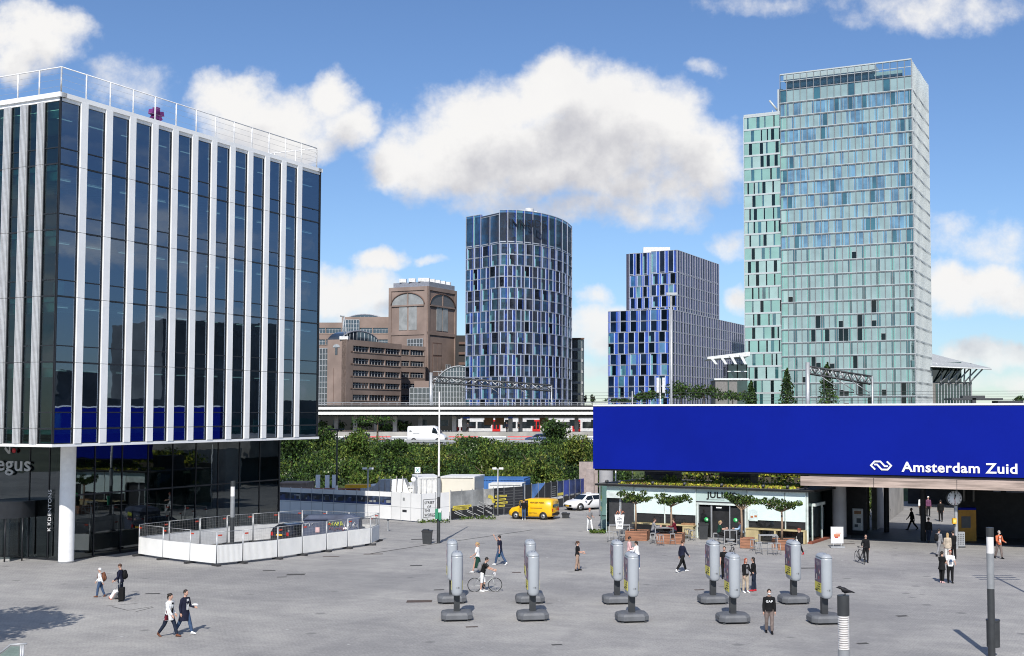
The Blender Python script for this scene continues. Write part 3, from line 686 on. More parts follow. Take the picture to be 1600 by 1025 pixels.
# ================================================================ brown stone complex
BRK = pm('brown_stone', (.28, .21, .18), .8, 0, .14, .12, .3); BRK2 = pm('brown_stone_dark', (.15, .095, .075), .8, 0, .14, .12); BG = darkglass('office_glass_brown', (.03, .04, .055), 2.0); GRD = pm('pale_glazing_bar', (.42, .44, .46), .5, .2)
ARC = pm('frosted_arch_glass', (.30, .31, .31), .25, 0, .12, .5); LED = pm('lead_roof', (.30, .31, .35), .5, .3)
def glazed_grid(F, a0, a1, z0, z1, sa, sz, n, root, name='glazing'):
    m_ = MB(); F.quad(m_, a0, a1, z0, z1, n, BG)
    k = max(1, round((a1-a0)/sa)); 
    for i in range(k+1): a = a0+(a1-a0)*i/k; F.box(m_, a-.09, a+.09, z0, z1, n-.02, n+.14, GRD)
    k = max(1, round((z1-z0)/sz))
    for i in range(k+1): z = z0+(z1-z0)*i/k; F.box(m_, a0, a1, z-.09, z+.09, n-.01, n+.12, GRD)
    return m_.build(name, root)
def arch_pts(F, ac, z, ra, rz, n, k=14): return [F.pt(ac+ra*math.cos(math.pi*(1-j/k)), z+rz*math.sin(math.pi*(1-j/k)), n) for j in range(k+1)]
def band_windows(F, W_, z0, z1, nf, ngrp, root, body, margin=1.0, npane=5, inset=.5, hf=.50):
    fh = (z1-z0)/nf; gw = (W_-margin)/ngrp
    F.box(body, 0, W_, z0, z1, -1.5, -inset, BRK2)
    F.box(body, 0, margin/2, z0, z1, -inset, 0, BRK); F.box(body, W_-margin/2, W_, z0, z1, -inset, 0, BRK)
    for i in range(nf):
        za = z0+i*fh
        F.box(body, margin/2, W_-margin/2, za, za+fh*(1-hf), -inset, -.02, BRK); F.box(body, margin/2, W_-margin/2, za+fh*(1-hf)-.1, za+fh*(1-hf)+.12, -.02, .14, pm('stone_sill', (.33, .25, .21), .8))
        for g in range(ngrp):
            a0 = margin/2+g*gw; m_ = MB(); zb, zt = za+fh*(1-hf)+.12, za+fh
            F.box(body, a0+gw-.28, a0+gw, zb, zt, -inset, .0, BRK)
            F.quad(m_, a0, a0+gw-.28, zb, zt, -inset+.05, BG)
            for p in range(npane+1): a = a0+(gw-.28)*p/npane; F.box(m_, a-.06, a+.06, zb, zt, -inset+.05, -inset+.16, GRD)
            F.box(m_, a0, a0+gw-.28, zb+(zt-zb)*.62, zb+(zt-zb)*.68, -inset+.05, -inset+.14, GRD); m_.build('window', root)
def brown_complex():
    # tall square tower
    C = Vector((XAT(667.4, 380, 30), 380, 0)); zt = ZAT(447, 380); WL, WR = 14.8, 17.4
    root = thing('stone_tower', 'square brown stone tower with arched windows near its top', 'tower', (C.x, C.y, 0))
    b = MB(); b.prism([(q.x, q.y) for q in (C, C+U*WR, C+U*WR+V*WL, C+V*WL)], .02, zt, BRK, LED)
    FL, FR_ = Frame(C+V*WL, -V), Frame(C, U)
    for F, W_ in ((FL, WL), (FR_, WR)):
        F.box(b, 0, W_, zt-15.6, zt-14.6, 0, .25, BRK); F.box(b, 0, 1.0, .02, zt, 0, .3, BRK); F.box(b, W_-1.0, W_, .02, zt, 0, .3, BRK); F.box(b, 1., W_-1., zt-1.2, zt, 0, .3, BRK)
    FR_.box(b, 3.2, 8.6, 2, zt-18, 0, .06, BRK2); 
    for (a0, a1) in ((3.4, 5.8), (6.1, 8.4)):
        for (z0, z1) in ((zt-22, zt-18.4), (zt-32, zt-22.6), (zt-36.5, zt-32.6)): FR_.box(b, a0, a1, z0, z1, .06, .14, BRK)
    b.build('wall', root)
    for F, W_ in ((FL, WL), (FR_, WR)):
        ac = W_/2; m_ = MB(); pts = arch_pts(F, ac, zt-5.8, W_/2-1.2, 3.7, .1); m_.slab(pts, F.N*.12, ARC if F is FL else pm('arch_glass_shade', (.12, .11, .11), .3)); F.box(m_, ac-.25, ac+.25, zt-5.8, zt-2.1, .2, .4, BRK)
        rim = arch_pts(F, ac, zt-5.8, W_/2-1.0, 3.9, .35); m_.tube(rim, .2, BRK2, 5); F.box(m_, 1.2, W_-1.2, zt-6.3, zt-5.8, .1, .4, BRK); m_.build('arched_window', root)
        m_ = MB(); F.box(m_, ac-3.4, ac-.3, zt-14, zt-6.4, .02, .12, ARC); F.box(m_, ac+.3, ac+3.4, zt-14, zt-6.4, .02, .12, ARC); m_.build('tall_window', root)
    glazed_grid(FL, 7.5, 13.4, 0.1, zt-17, 1.1, 1.5, .35, root, 'bay_glazing'); glazed_grid(FR_, 9.4, 12.2, 2, zt-25, 1.1, 1.3, 1.2, root, 'bay_glazing')
    m_ = MB(); FL.box(m_, 1, WL, zt, zt+1.6, -WR+1, -.9, LED)
    for k in range(9): 
        p = C+U*(2+k*1.6)+V*(1.5+(k % 2)*2); m_.cbox((p.x, p.y, zt+2.2), (1.6, 1.4, 1.3), MATS['roof_plant_white'])
    for k in range(3): p = C+U*1.4+V*(3.2+k*3.6); m_.cbox((p.x, p.y, zt+2.3), (2.2, 1.4, 1.2), MATS['roof_plant_white'])
    m_.build('roof_plant', root)
    # front block with flat blank wall
    C = Vector((XAT(540.4, 330, 20), 330, 0)); zf = ZAT(530, 330); root = thing('stone_office', 'brown stone office block with a blank front wall left of the mast', 'office block', (C.x, C.y, 0)); b = MB()
    WL = 6.4; FL = Frame(C+V*WL, -V); WR = 27.0; FR_ = Frame(C, U)
    b.prism([(q.x, q.y) for q in (C+U*1.6+V*1.6, C+U*WR+V*1.6, C+U*WR+V*WL, C+V*WL+U*1.6)], .02, zf-.3, BRK2, LED)
    FL.box(b, 0, WL, .02, zf, -1.6, 0, BRK); FL.box(b, 2.2, 2.3, 6, zf-8, 0, .05, BRK2)
    nf = 8; fz = zf-1.6-nf*3.45
    FR_.box(b, 0, 3.0, fz, zf, -1.5, .05, BRK); FR_.box(b, 3.0, WR, zf-1.6, zf, -1.5, .05, BRK)
    for k in range(6): FR_.box(b, 2.0, 2.9, zf-3.6-k*3.45, zf-3.2-k*3.45, .05, .12, BRK2)
    band_windows(Frame(FR_.pt(3.0, 0, 0), U), WR-3.0, fz, zf-1.6, nf, 3, root, b, .6)
    b.build('wall', root)
    m_ = MB(); FL.box(m_, 2.7, 3.5, zf-4.3, zf-2.2, .0, .1, BG); m_.slab(arch_pts(FL, 3.1, zf-2.2, 1.2, .9, .0, 8), FL.N*.12, GRD); m_.build('small_arched_window', root)
    # barrel glass roof over it
    m_ = MB(); ra = 9.5; base = C+U*19; Fa = Frame(C+V*9+U*10, U)
    pts = arch_pts(Fa, 9, zf-.1, 9.5, 3.8, 0, 16); m_.slab(pts, V*5, BG); 
    for j in range(1, 16): m_.tube([pts[j], (pts[j].x, pts[j].y, zf-.1)], .1, GRD, 4)
    m_.tube(pts, .22, LED, 5); m_.build('barrel_roof', root)
    m_ = MB(); q = C+V*1.3+U*1; 
    m_.tube([q+UP*zf, q+V*.6+UP*(zf+6.5)], .13, GRD, 6); m_.tube([q+V*-1.1+UP*zf, q+V*.2+UP*(zf+6.5)], .13, GRD, 6); m_.tube([q+V*.3+UP*(zf+6.5), q+V*1.5+UP*(zf+6.7)], .25, GRD, 6); m_.cbox(q+UP*(zf+.4), (2.4, 2.4, .9), MATS['roof_plant_white']); m_.build('roof_mast', root)
    # glazed link at its left
    FLk = Frame(C+V*(WL+7)+U*3, -V); glazed_grid(FLk, 0, 7, .1, zf-2.2, 1.0, 1.6, 0, root, 'link_glazing')
    m_ = MB(); FLk.box(m_, 0, 7, .1, zf-2.3, -8, -.2, BRK2); m_.build('link_wall', root)
    # middle block
    C = Vector((XAT(617, 362, 20), 362, 0)); zm = ZAT(539, 362); root = thing('stone_office', 'brown stone office block with window bands at the foot of the square tower', 'office block', (C.x, C.y, 0)); b = MB()
    D_ = Vector((XAT(664, 372)-C.x, 10, 0)); W_ = D_.length; FM = Frame(C, D_)
    b.prism([(q.x, q.y) for q in (FM.pt(0, 0, -1.6), FM.pt(W_, 0, -1.6), FM.pt(W_, 0, -9), FM.pt(0, 0, -9))], .02, zm-.2, BRK2, LED)
    FM.box(b, 0, W_, zm-1.2, zm, -1.5, .05, BRK); band_windows(FM, W_, zm-1.2-8*3.5, zm-1.2, 8, 2, root, b, .5); 
    FM2 = Frame(FM.pt(-3.6, 0, 1.0), D_); FM2.box(b, 0, 3.4, .02, zm-5.5, -4, -1.4, BRK); band_windows(FM2, 3.4, zm-5.5-6*3.5, zm-5.5, 6, 1, root, b, .3, 3)
    b.build('wall', root); 
    # rear long block
    C = Vector((XAT(489, 400, 20), 400, 0)); E = Vector((XAT(608, 400, 20), 400, 0)); root = thing('stone_office', 'long low brown stone block behind with a domed glass roof', 'office block', (C.x, C.y, 0)); b = MB(); W_ = (E-C).length; F = Frame(C, E-C)
    zr = ZAT(504, 400); zr2 = ZAT(498, 400)
    b.prism([(q.x, q.y) for q in (F.pt(-12, 0, -1.6), F.pt(W_, 0, -1.6), F.pt(W_, 0, -12), F.pt(-12, 0, -12))], .02, zr-.2, BRK2, LED)
    F.box(b, -12, W_, zr-1.8, zr, -1.5, .05, BRK); band_windows(Frame(F.pt(-12, 0), F.D), W_+12, zr-1.8-4*3.9, zr-1.8, 4, 7, root, b, .6); F.box(b, 9.5, W_, zr, zr2+.6, -8, .0, BRK); b.build('wall', root)
    Fg = Frame(F.pt(0, 0, .4), F.D); glazed_grid(Fg, 10, 15.5, 14, zr2-.4, 1., 1.4, 0, root)
    m_ = MB(); pts = arch_pts(Frame(F.pt(0, 0, -3), F.D), 16.6, zr, 7.2, ZAT(490, 400)-zr, 0, 16); m_.slab(pts, F.N*-9, LED); m_.slab([p+F.N*.05 for p in pts], F.N*.1, BG); m_.tube(pts, .2, LED, 5)
    for j in range(1, 16): m_.tube([pts[j], (pts[j].x+F.N.x*.3, pts[j].y+F.N.y*.3, zr)], .09, GRD, 4)
    m_.build('barrel_roof', root)
    # low conservatories in front of the tower
    root = thing('glass_pavilion', 'low gridded glass hall with an arched top right of the mast', 'glass hall', AT(690, 640, 345)); F = Frame((XAT(640, 345), 345, 0), (1, 0, 0)); xx = lambda px: XAT(px, 345)-XAT(640, 345)
    glazed_grid(F, 0, xx(672), .1, ZAT(606, 345), 1.2, 1.6, 0, root); b = MB(); F.box(b, 0, xx(672), .1, ZAT(606, 345)-.2, -10, -.2, BRK2)
    F.box(b, xx(645), xx(668), ZAT(606, 345), ZAT(595, 345), -6, -2, BRK)
    z1 = ZAT(600, 345); pts = arch_pts(F, (xx(676)+xx(726))/2+3, z1-3, (xx(726)-xx(676))/2+3, ZAT(572, 345)-z1+3, .1, 18); pts = [F.pt(xx(676), .1, .1)]+[p for p in pts if p.x > F.P.x+xx(676)]+[F.pt(xx(734), .1, .1)]
    b.slab(pts, Vector((0, 8, 0)), BG); b.build('wall', root); m_ = MB()
    for k in range(13):
        x = F.P.x+xx(676)+k*.86; tops = [p.z for p in pts if abs(p.x-x) < 1.4 and p.z > 1]; z = max(tops) if tops else z1; m_.box(x-.08, x+.08, 344.8, 344.95, .1, z, GRD)
    for k in range(14):
        z = 3+k*1.5
        if z < ZAT(578, 345): m_.box(F.P.x+xx(676), F.P.x+xx(727), 344.78, 344.93, z, z+.14, GRD)
    m_.tube([p-Vector((0, .2, 0)) for p in pts[1:-1]], .2, GRD, 5); m_.build('glazing_bars', root)
    # dark block with shelves, left and right of the curved tower
    root = thing('dark_office', 'dark office block in the gap left of the curved tower', 'office block', (XAT(718, 392), 392, 0)); b = MB(); b.box(XAT(711, 392), XAT(730, 392), 392, 410, .02, ZAT(524, 392), pm('black_cladding', (.03, .028, .028)))
    for k in range(6): z = ZAT(534+k*16, 391); b.box(XAT(716, 391.5), XAT(729, 391.5), 391.4, 392, z-.8, z, BRK2)
    b.build('wall', root); 
    root = thing('grey_office', 'grey office block with flat roof behind the right edge of the curved tower', 'office block', (XAT(900, 385), 385, 0)); F = Frame((XAT(890, 385), 385, 0), (1, 0, 0)); zt = ZAT(528, 385); b = MB()
    W_ = XAT(911, 385)-XAT(890, 385); b.box(F.P.x, F.P.x+W_, 385.3, 400, .02, zt, pm('grey_stone', (.25, .25, .27))); F.box(b, -.2, W_+.4, zt-.5, zt, -.3, .6, BRK2)
    for k in range(9): F.box(b, 0, W_, zt-4.2-k*3.6, zt-3.4-k*3.6, -.3, .25, GRD)
    b.build('wall', root)
    for k in range(9):
        m_ = MB(); F.quad(m_, .1, W_-.1, zt-3.4-k*3.6, zt-.6-k*3.6, .0, BG)
        for c in range(6): F.box(m_, .2+c*W_/6, .3+c*W_/6, zt-3.4-k*3.6, zt-.6-k*3.6, 0, .1, GRD)
        m_.build('window', root)
brown_complex()
def winged_buildings():
    WH = pm('white_steel_roof', (.72, .73, .73), .4); CO = pm('grey_concrete_panel', (.22, .21, .20), .8); GLS = darkglass('hall_glass', (.02, .05, .05), 1.8)
    Y = 300; x = lambda px, yy=Y: XAT(px, yy, 12)
    root = thing('office_pavilion', 'small building with a folded white roof in front of the green tower', 'building', (x(1140), Y, 0)); b = MB()
    b.box(x(1118), x(1168), Y, Y+14, .02, ZAT(594, Y), CO); b.box(x(1116), x(1170), Y-.4, Y+14, ZAT(594, Y), ZAT(591, Y), WH); b.box(x(1137), x(1168), Y+.5, Y+12, ZAT(591, Y), ZAT(569, Y), GLS)
    for k in range(3):
        for j in range(2): b.box(x(1137+k*15), x(1137+k*15)+.2, Y+.2, Y+.5, ZAT(591, Y), ZAT(569, Y), WH)
    b.box(x(1137), x(1168), Y+.15, Y+.5, ZAT(581, Y), ZAT(579.6, Y), WH); b.box(x(1137), x(1139), Y-.2, Y, .02, ZAT(591, Y), GLS); b.box(x(1152), x(1168), Y-.15, Y, .02, ZAT(595, Y), GLS); b.build('wall', root)
    m_ = MB(); za, zb = ZAT(562, Y), ZAT(556, Y)
    m_.slab([(x(1104), Y-3, za), (x(1170), Y-3, zb-.2), (x(1170), Y-3, zb+.9), (x(1104), Y-3, za+.6)], (0, 12, 0), WH)
    for k in range(4): px = 1108+k*15; m_.slab([(x(px), Y-3.3, za+.2+k*.3), (x(px+5), Y-3.3, za+.2+k*.3), (x(px+12), Y-3.3, ZAT(570, Y)), (x(px+8), Y-3.3, ZAT(570, Y))], (0, .4, 0), WH)
    m_.build('folded_roof', root)
    Y = 330; root = thing('stadium_building', 'building under a raised slanting white canopy right of the green tower', 'building', (x(1495, Y), Y, 0)); b = MB()
    b.box(x(1440, Y), x(1519, Y), Y, Y+20, .02, ZAT(597, Y), CO); b.build('wall', root)
    for k in range(12):
        m_ = MB(); a = x(1462, Y)+k*.83; m_.box(a, a+.6, Y-.1, Y-.02, 2, ZAT(600, Y), GLS); m_.box(a+.6, a+.8, Y-.3, Y-.02, 1, ZAT(599, Y), GRD); m_.build('window', root)
    m_ = MB(); m_.box(x(1440, Y), x(1508, Y), Y+3, Y+16, ZAT(597, Y), ZAT(565, Y), GLS); m_.build('upper_glazing', root)
    m_ = MB(); tl, tr = AT(1440, 551, Y-4), AT(1549, 577, Y-4); tl2, tr2 = AT(1440, 551, Y+18), AT(1500, 556, Y+20)
    tr2 = Vector((tr.x-4, Y+16, tr.z+3.2)); pts = [AT(1436, 572, Y-5), tr, tr2, AT(1436, 549, Y+18)]
    m_.slab(pts, (0, 0, .35), pm('canopy_sheet', (.42, .44, .45), .7))
    for k in range(12):
        t = k/11; p = pts[0].lerp(pts[1], t); q = pts[3].lerp(pts[2], t); m_.tube([p, q], .16, WH, 5)
    for k in range(5): t = k/4; m_.tube([pts[0].lerp(pts[3], t), pts[1].lerp(pts[2], t)], .16, WH, 5)
    m_.build('canopy_roof', root); m_ = MB()
    for px in (1470, 1482, 1494, 1506, 1515):
        p = AT(px, 598, Y-1); m_.tube([p, AT(px+22, 575, Y-2)], .22, GRD, 5); m_.tube([p, AT(px+2, 568, Y+4)], .22, GRD, 5)
    m_.build('roof_strut', root)
winged_buildings()

def block_out_of_frame():
    root = thing('office_block', 'office block beyond the right edge of the view, mirrored in the left office glass', 'office block', (78, 95, 0)); b = MB(); OW = pm('out_block_wall', (.16, .17, .17), .7, var=.25, scale=.1); b.box(74, 96, 62, 150, .02, 11, OW); b.box(74, 96, 70, 84, 11, 19, OW); b.box(76, 96, 98, 104, 11, 15, OW); b.box(74, 96, 112, 131, 11, 23, OW); b.slab([(75, 84, 11), (75, 98, 11), (75, 92, 17)], (10, 0, 0), OW); b.build('wall', root)
    for k in range(2):
        for j in range(11):
            m_ = MB(); m_.box(73.8, 74, 64+j*7.8, 69.5+j*7.8, 1.2+k*4, 4.0+k*4, pm('out_block_glass', (.05, .13, .13), .3)); m_.build('window', root)
block_out_of_frame()
# ================================================================ foliage helper
LEAF = pm('leaf_green', (.058, .11, .02), .6, 0, .3, .5, island=.75, spec=.25)
LEAFD = pm('leaf_dark_green', (.028, .055, .018), .6, 0, .3, .5, island=.7, spec=.25)
LEAFY = pm('leaf_olive', (.115, .155, .028), .6, 0, .3, .5, island=.7, spec=.25)
LEAFB = pm('leaf_lime', (.19, .21, .04), .6, 0, .3, .5, island=.6, spec=.25)
LEAFW = pm('blossom_cream', (.38, .38, .26), .7)
BARK = pm('bark_brown', (.12, .085, .06), .9, 0, .2, 3, .4)
def leaves(mb, c, r, n, size, mats, rnd, shell=.55):
    """leaf-sized faces spread through an ellipsoid"""
    for _ in range(n):
        while True:
            q = Vector((rnd.uniform(-1, 1), rnd.uniform(-1, 1), rnd.uniform(-1, 1)))
            if shell < q.length < 1: break
        q = Vector((q.x*r[0], q.y*r[1], q.z*r[2]))+Vector(c)
        s_ = size*rnd.uniform(.55, 1.3); a = Euler((rnd.uniform(0, 6.3), rnd.uniform(0, 6.3), rnd.uniform(0, 6.3))).to_matrix()
        m_ = rnd.choice(mats)
        mb.poly([q+a@Vector((-s_*.5, 0, 0)), q+a@Vector((0, -s_*.32, s_*.06)), q+a@Vector((s_*.5, 0, 0)), q+a@Vector((0, s_*.32, s_*.06))], m_)
def clump(mb, c, r, n, size, mats, rnd, k=6):
    for _ in range(k):
        d = Vector((rnd.uniform(-1, 1), rnd.uniform(-1, 1), rnd.uniform(-.6, .9))); 
        cc = Vector(c)+Vector((d.x*r[0]*.6, d.y*r[1]*.6, d.z*r[2]*.55)); f_ = rnd.uniform(.38, .6)
        leaves(mb, cc, (r[0]*f_, r[1]*f_, r[2]*f_), n//k, size, mats, rnd, .3)
def cone_tree(px, pybase, pytop, Y, wpx, label):
    rnd = random.Random(int(px)); b = AT(px, pybase, Y); t = AT(px, pytop, Y); base = Vector((b.x, Y, 0)); root = thing('conifer_tree', label, 'tree', base, 'conifers in front of the green tower')
    m_ = MB(); m_.tube([base, (b.x, Y, t.z*.8)], [.3, .1], BARK, 6); m_.build('trunk', root)
    m_ = MB(); wd = wpx/FPX*Y/2; z0 = b.z-2
    for k in range(26):
        f_ = k/25; z = z0+(t.z-z0)*f_; rr = wd*(1-f_)**.75*rnd.uniform(.8, 1.1)+.12
        leaves(m_, (b.x+rnd.uniform(-.15, .15), Y, z), (rr, rr, (t.z-z0)/26*1.3), 70, .38, [LEAFD, LEAFD, LEAF], rnd, .35)
    m_.build('crown', root)

# ================================================================ embankment, highway, railway platform
GRASS = pm('verge_grass', (.07, .10, .03), .95, 0, .3, .3); ROAD = pm('highway_asphalt', (.20, .20, .20), .85, var=.1, scale=.3)
mb = MB(); prof = [(121, 0.0), (130, 1.0), (146, 2.7), (160, 3.9), (166, 4.25), (209, 4.3)]
for (y0, z0), (y1, z1) in zip(prof, prof[1:]): mb.poly([(-160, y0, z0), (70, y0, z0), (70, y1, z1), (-160, y1, z1)], GRASS)
mb.poly([(70, 121, 0), (70, 209, 0), (70, 209, 4.3), (70, 166, 4.25), (70, 160, 3.9), (70, 146, 2.7), (70, 130, 1.0)], GRASS)
struct(mb, 'embankment')
struct(MB().poly([(-160, 174, 4.33), (70, 174, 4.33), (70, 189, 4.34), (-160, 189, 4.34)], ROAD), 'highway')
struct(MB().poly([(-160, 193, 4.33), (70, 193, 4.33), (70, 204, 4.34), (-160, 204, 4.34)], ROAD), 'highway')
mb = MB()
LINE = pm('road_marking', (.75, .75, .72), .7)
for k in range(40): mb.poly([(-120+k*4.5, 181, 4.35), (-118+k*4.5, 181, 4.35), (-118+k*4.5, 181.2, 4.35), (-120+k*4.5, 181.2, 4.35)], LINE)
for y in (174.5, 188.4, 193.6): mb.poly([(-160, y, 4.35), (70, y, 4.35), (70, y+.18, 4.35), (-160, y+.18, 4.35)], LINE)
struct(mb, 'lane_markings')
STEEL = pm('galvanised_steel', (.45, .46, .47), .45, .5, .08); DST = pm('dark_steel', (.085, .088, .092), .5, .3, .1)
CONC = pm('light_concrete', (.42, .40, .37), .85, 0, .15, .4, .2); CONCD = pm('weathered_concrete', (.25, .24, .225), .85, 0, .2, .6, .3)
def guard_rail(y, label, z=4.3):
    r = thing('guard_rail', label, 'guard rail', (-40, y, z)); m_ = MB(); m_.box(-100, 20, y, y+.08, z+.45, z+.78, STEEL); m_.build('rail', r); m_ = MB()
    for k in range(60): m_.box(-100+k*2, -99.9+k*2, y+.1, y+.2, z, z+.6, STEEL)
    o = m_.build('post_row', r); o['kind'] = 'stuff'
guard_rail(172.6, 'steel crash barrier on the near side of the highway behind the shrubs'); guard_rail(190.5, 'steel crash barrier on the grass strip in the middle of the highway')
def platform():
    WHT = pm('canopy_white', (.80, .79, .75), .5, var=.04); DK = pm('canopy_dark', (.03, .03, .03), .7); Y = 210
    root = thing('railway_platform', 'railway platform under a long white banded canopy above the shrubs', 'platform', (-30, Y, 4.3))
    z = lambda py: ZAT(py, Y); x0, x1 = XAT(380, Y), XAT(1010, Y)
    m_ = MB(); m_.box(x0, x1, Y, Y+5, z(636), z(634)+.08, DK); m_.box(x0, x1, Y-.5, Y+5.5, z(640), z(636), WHT); m_.box(x0, x1, Y-.1, Y+5, z(643.5), z(640), DK); m_.box(x0, x1, Y-.6, Y+5.6, z(648), z(643.5), WHT); m_.box(x0, x1, Y+.4, Y+4.8, z(650.5), z(648), DK); m_.build('canopy', root)
    m_ = MB(); zp = z(675); m_.box(x0, x1, Y-.6, Y+6.5, 4.3, zp, CONC); m_.build('platform_slab', root)
    for k, px in enumerate((489, 519, 549, 582, 612, 652, 706, 722, 795, 811, 852, 900)):
        m_ = MB(); a = XAT(px, Y); m_.box(a-.35, a+.35, Y+3, Y+4, zp, z(650), CONCD if k % 2 else CONC); m_.build('pillar', root)
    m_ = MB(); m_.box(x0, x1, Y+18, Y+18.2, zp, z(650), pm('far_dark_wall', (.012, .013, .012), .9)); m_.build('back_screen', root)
    m_ = MB()
    for k in range(18):
        a = x0+3+k*3.9; m_.box(a, a+1.4, Y+5, Y+5.1, z(666), z(656), pm('waiting_shelter_glass', (.10, .12, .12), .2)); 
    m_.build('shelter_glazing', root)
    for px in (755, 772, 842): 
        m_ = MB(); a = XAT(px, Y); m_.box(a, a+1.6, Y+1.8, Y+2, z(664), z(653), pm('brown_board', (.14, .065, .02), .7)); m_.build('notice_board', root)
    for px, wd in ((722, 1.2), (793, .8)): m_ = MB(); a = XAT(px, Y); m_.box(a, a+wd, Y+1.2, Y+1.3, z(654), z(651), pm('blue_platform_sign', (.03, .08, .35), .5)); m_.build('platform_sign', root)
    m_ = MB(); 
    for k in range(46): a = x0+k*1.6; m_.tube([(a, Y, z(634)), (a, Y, z(629))], .04, STEEL, 4)
    m_.tube([(x0, Y, z(629)), (x1, Y, z(629))], .06, STEEL, 5); m_.tube([(x0, Y, z(631.5)), (x1, Y, z(631.5))], .04, STEEL, 4); m_.build('canopy_railing', root)
    # metro train standing behind the pillars
    RED = pm('train_red', (.62, .02, .02), .4); WH = pm('train_white', (.70, .70, .70), .35); GL = darkglass('train_window', (.02, .025, .03))
    a0, a1 = XAT(716, 222.5), XAT(960, 222.5); root = thing('metro_train', 'red and white metro train standing at the platform', 'train', (a0, 222.5, 4.5)); m_ = MB(); Yt = 222.5; zt = lambda py: ZAT(py, Yt)
    m_.box(a0, a1, Yt, Yt+2.8, zt(676), zt(655), WH); m_.box(a0+.4, a1, Yt+.2, Yt+2.6, zt(655), zt(653), STEEL); m_.build('body', root)
    k = 0; a = a0+.8
    while a < a1-2:
        if k % 3 == 2: m_ = MB(); m_.box(a, a+1.5, Yt-.06, Yt, zt(675), zt(656), RED); [m_.box(a+.2+.65*j, a+.65+.65*j, Yt-.1, Yt-.06, zt(670), zt(658.5), GL) for j in (0, 1)]; m_.build('door', root); a += 1.9
        else: m_ = MB(); m_.box(a, a+2.5, Yt-.04, Yt, zt(669), zt(659), GL); m_.build('window', root); a += 2.8
        k += 1
    m_ = MB()
    for px, wd in ((700, 1.2), (713, 1.3)): a = XAT(px, Y); m_.box(a, a+wd, Y+6, Y+6.6, z(674), z(668), RED)
    tag(m_.build('platform_bench', None, (XAT(705, Y), Y+6, 5.4)), 'red seats on the platform left of the train', 'bench')
    # red and white roadside barrier
    for k, (p0, p1, c_, lb) in enumerate([(520, 566, 0, 'white stretch of road barrier right of the left office corner'), (568, 612, 1, 'red stretch of road barrier left of the white van'), (614, 700, 0, 'white stretch of road barrier behind the white van'), (702, 748, 1, 'red stretch of road barrier right of the tall mast'), (750, 792, 0, 'short white stretch of road barrier below the brown boards'), (794, 838, 1, 'red stretch of road barrier left of the blue car'), (840, 940, 0, 'white stretch of road barrier behind the loose dark tree')]):
        a, b = XAT(p0, 206), XAT(p1, 206); root = thing('road_barrier', lb, 'barrier', (a, 205, 4.3), 'road barriers below the platform'); mt = RED if c_ else pm('barrier_white', (.72, .72, .70), .6); n = max(2, int((b-a)/3))
        for q in range(n): u, v = a+(b-a)*q/n, a+(b-a)*(q+1)/n-.06; MB().hexa([(u, 205, 4.3), (v, 205, 4.3), (v, 205.5, 4.3), (u, 205.5, 4.3), (u, 205.15, 4.95), (v, 205.15, 4.95), (v, 205.35, 4.95), (u, 205.35, 4.95)], mt).build('barrier_block', root)
platform()
def gantry(pA, pB, Y, yb, yt0, yt1, y20, y21, label, second=True):
    """railway gantry: post at pA, lattice beam to pB"""
    root = thing('railway_gantry', label, 'gantry', (XAT(pA, Y), Y, 4.4)); m_ = MB(); a = AT(pA, yb, Y); m_.tube([(a.x, Y, 4.4 if yb > 640 else 5.5), AT(pA, yt0-6, Y)], .3 if Y > 150 else .25, STEEL, 8); m_.build('post', root)
    m_ = MB(); n = 18; Y2 = Y
    tp = [AT(pA+(pB-pA)*k/n, yt0+(y20-yt0)*k/n, Y) for k in range(n+1)]; bt = [AT(pA+(pB-pA)*k/n, yt1+(y21-yt1)*k/n, Y) for k in range(n+1)]; off = Vector((0, 1.1, 0)); r = .00072*Y
    for P in (tp, bt): m_.tube([P[0], P[-1]], r, DST, 5); m_.tube([P[0]+off, P[-1]+off], r, DST, 5)
    for k in range(n):
        m_.tube([tp[k], bt[k+1]] if k % 2 else [bt[k], tp[k+1]], r*.7, DST if k % 3 else STEEL, 4); m_.tube([tp[k]+off, bt[k+1]+off] if k % 2 == 0 else [bt[k]+off, tp[k+1]+off], r*.7, STEEL, 4); m_.tube([tp[k], tp[k]+off], r*.5, DST, 4)
    m_.build('lattice_beam', root)
    m_ = MB(); m_.tube([(bt[-1].x, Y, 5.5), tp[-1]], .12, STEEL, 6)
    m_.build('far_post', root)
    for px in ([pA+(pB-pA)*f_ for f_ in (.25, .5, .75)]):
        m_ = MB(); f_ = (px-pA)/(pB-pA); b = AT(px, yt1+(y21-yt1)*f_, Y); m_.tube([b, b-Vector((0, 0, 1.4)), b+Vector((1.5, 0, -1.5))], .07, DST, 5); m_.tube([b-Vector((.4, 0, 0)), b+Vector((1.5, 0, -1.3))], .05, STEEL, 4); m_.build('wire_bracket', root)
gantry(673.5, 862, 232, 662, 588, 597, 602, 611, 'railway gantry with a long lattice beam above the platform')
gantry(1262, 1363, 128, 632, 572, 583, 588, 600, 'railway gantry with a lattice beam above the blue station sign')
for k, (px, y0, y1, Y, lb) in enumerate([(1048.5, 461, 636, 125, 'tall thin lamp post in front of the stepped block'), (988, 611, 636, 125, 'short grey post above the left part of the blue sign')]):
    t = AT(px, y0, Y); m_ = MB(); m_.tube([(t.x, Y, 0), t], .14 if k == 0 else .08, STEEL, 6)
    if k == 0: m_.box(t.x-.5, t.x+.6, Y-.2, Y+.2, t.z, t.z+.25, STEEL)
    tag(m_.build('lamp_post', None, (t.x, Y, 0)), lb, 'post')
m_ = MB()
for k in range(4):
    z = ZAT(614+k*4.5, 150); m_.tube([(XAT(900, 150), 150, z), (XAT(1750, 150), 150, z+.3)], .018, DST, 4)
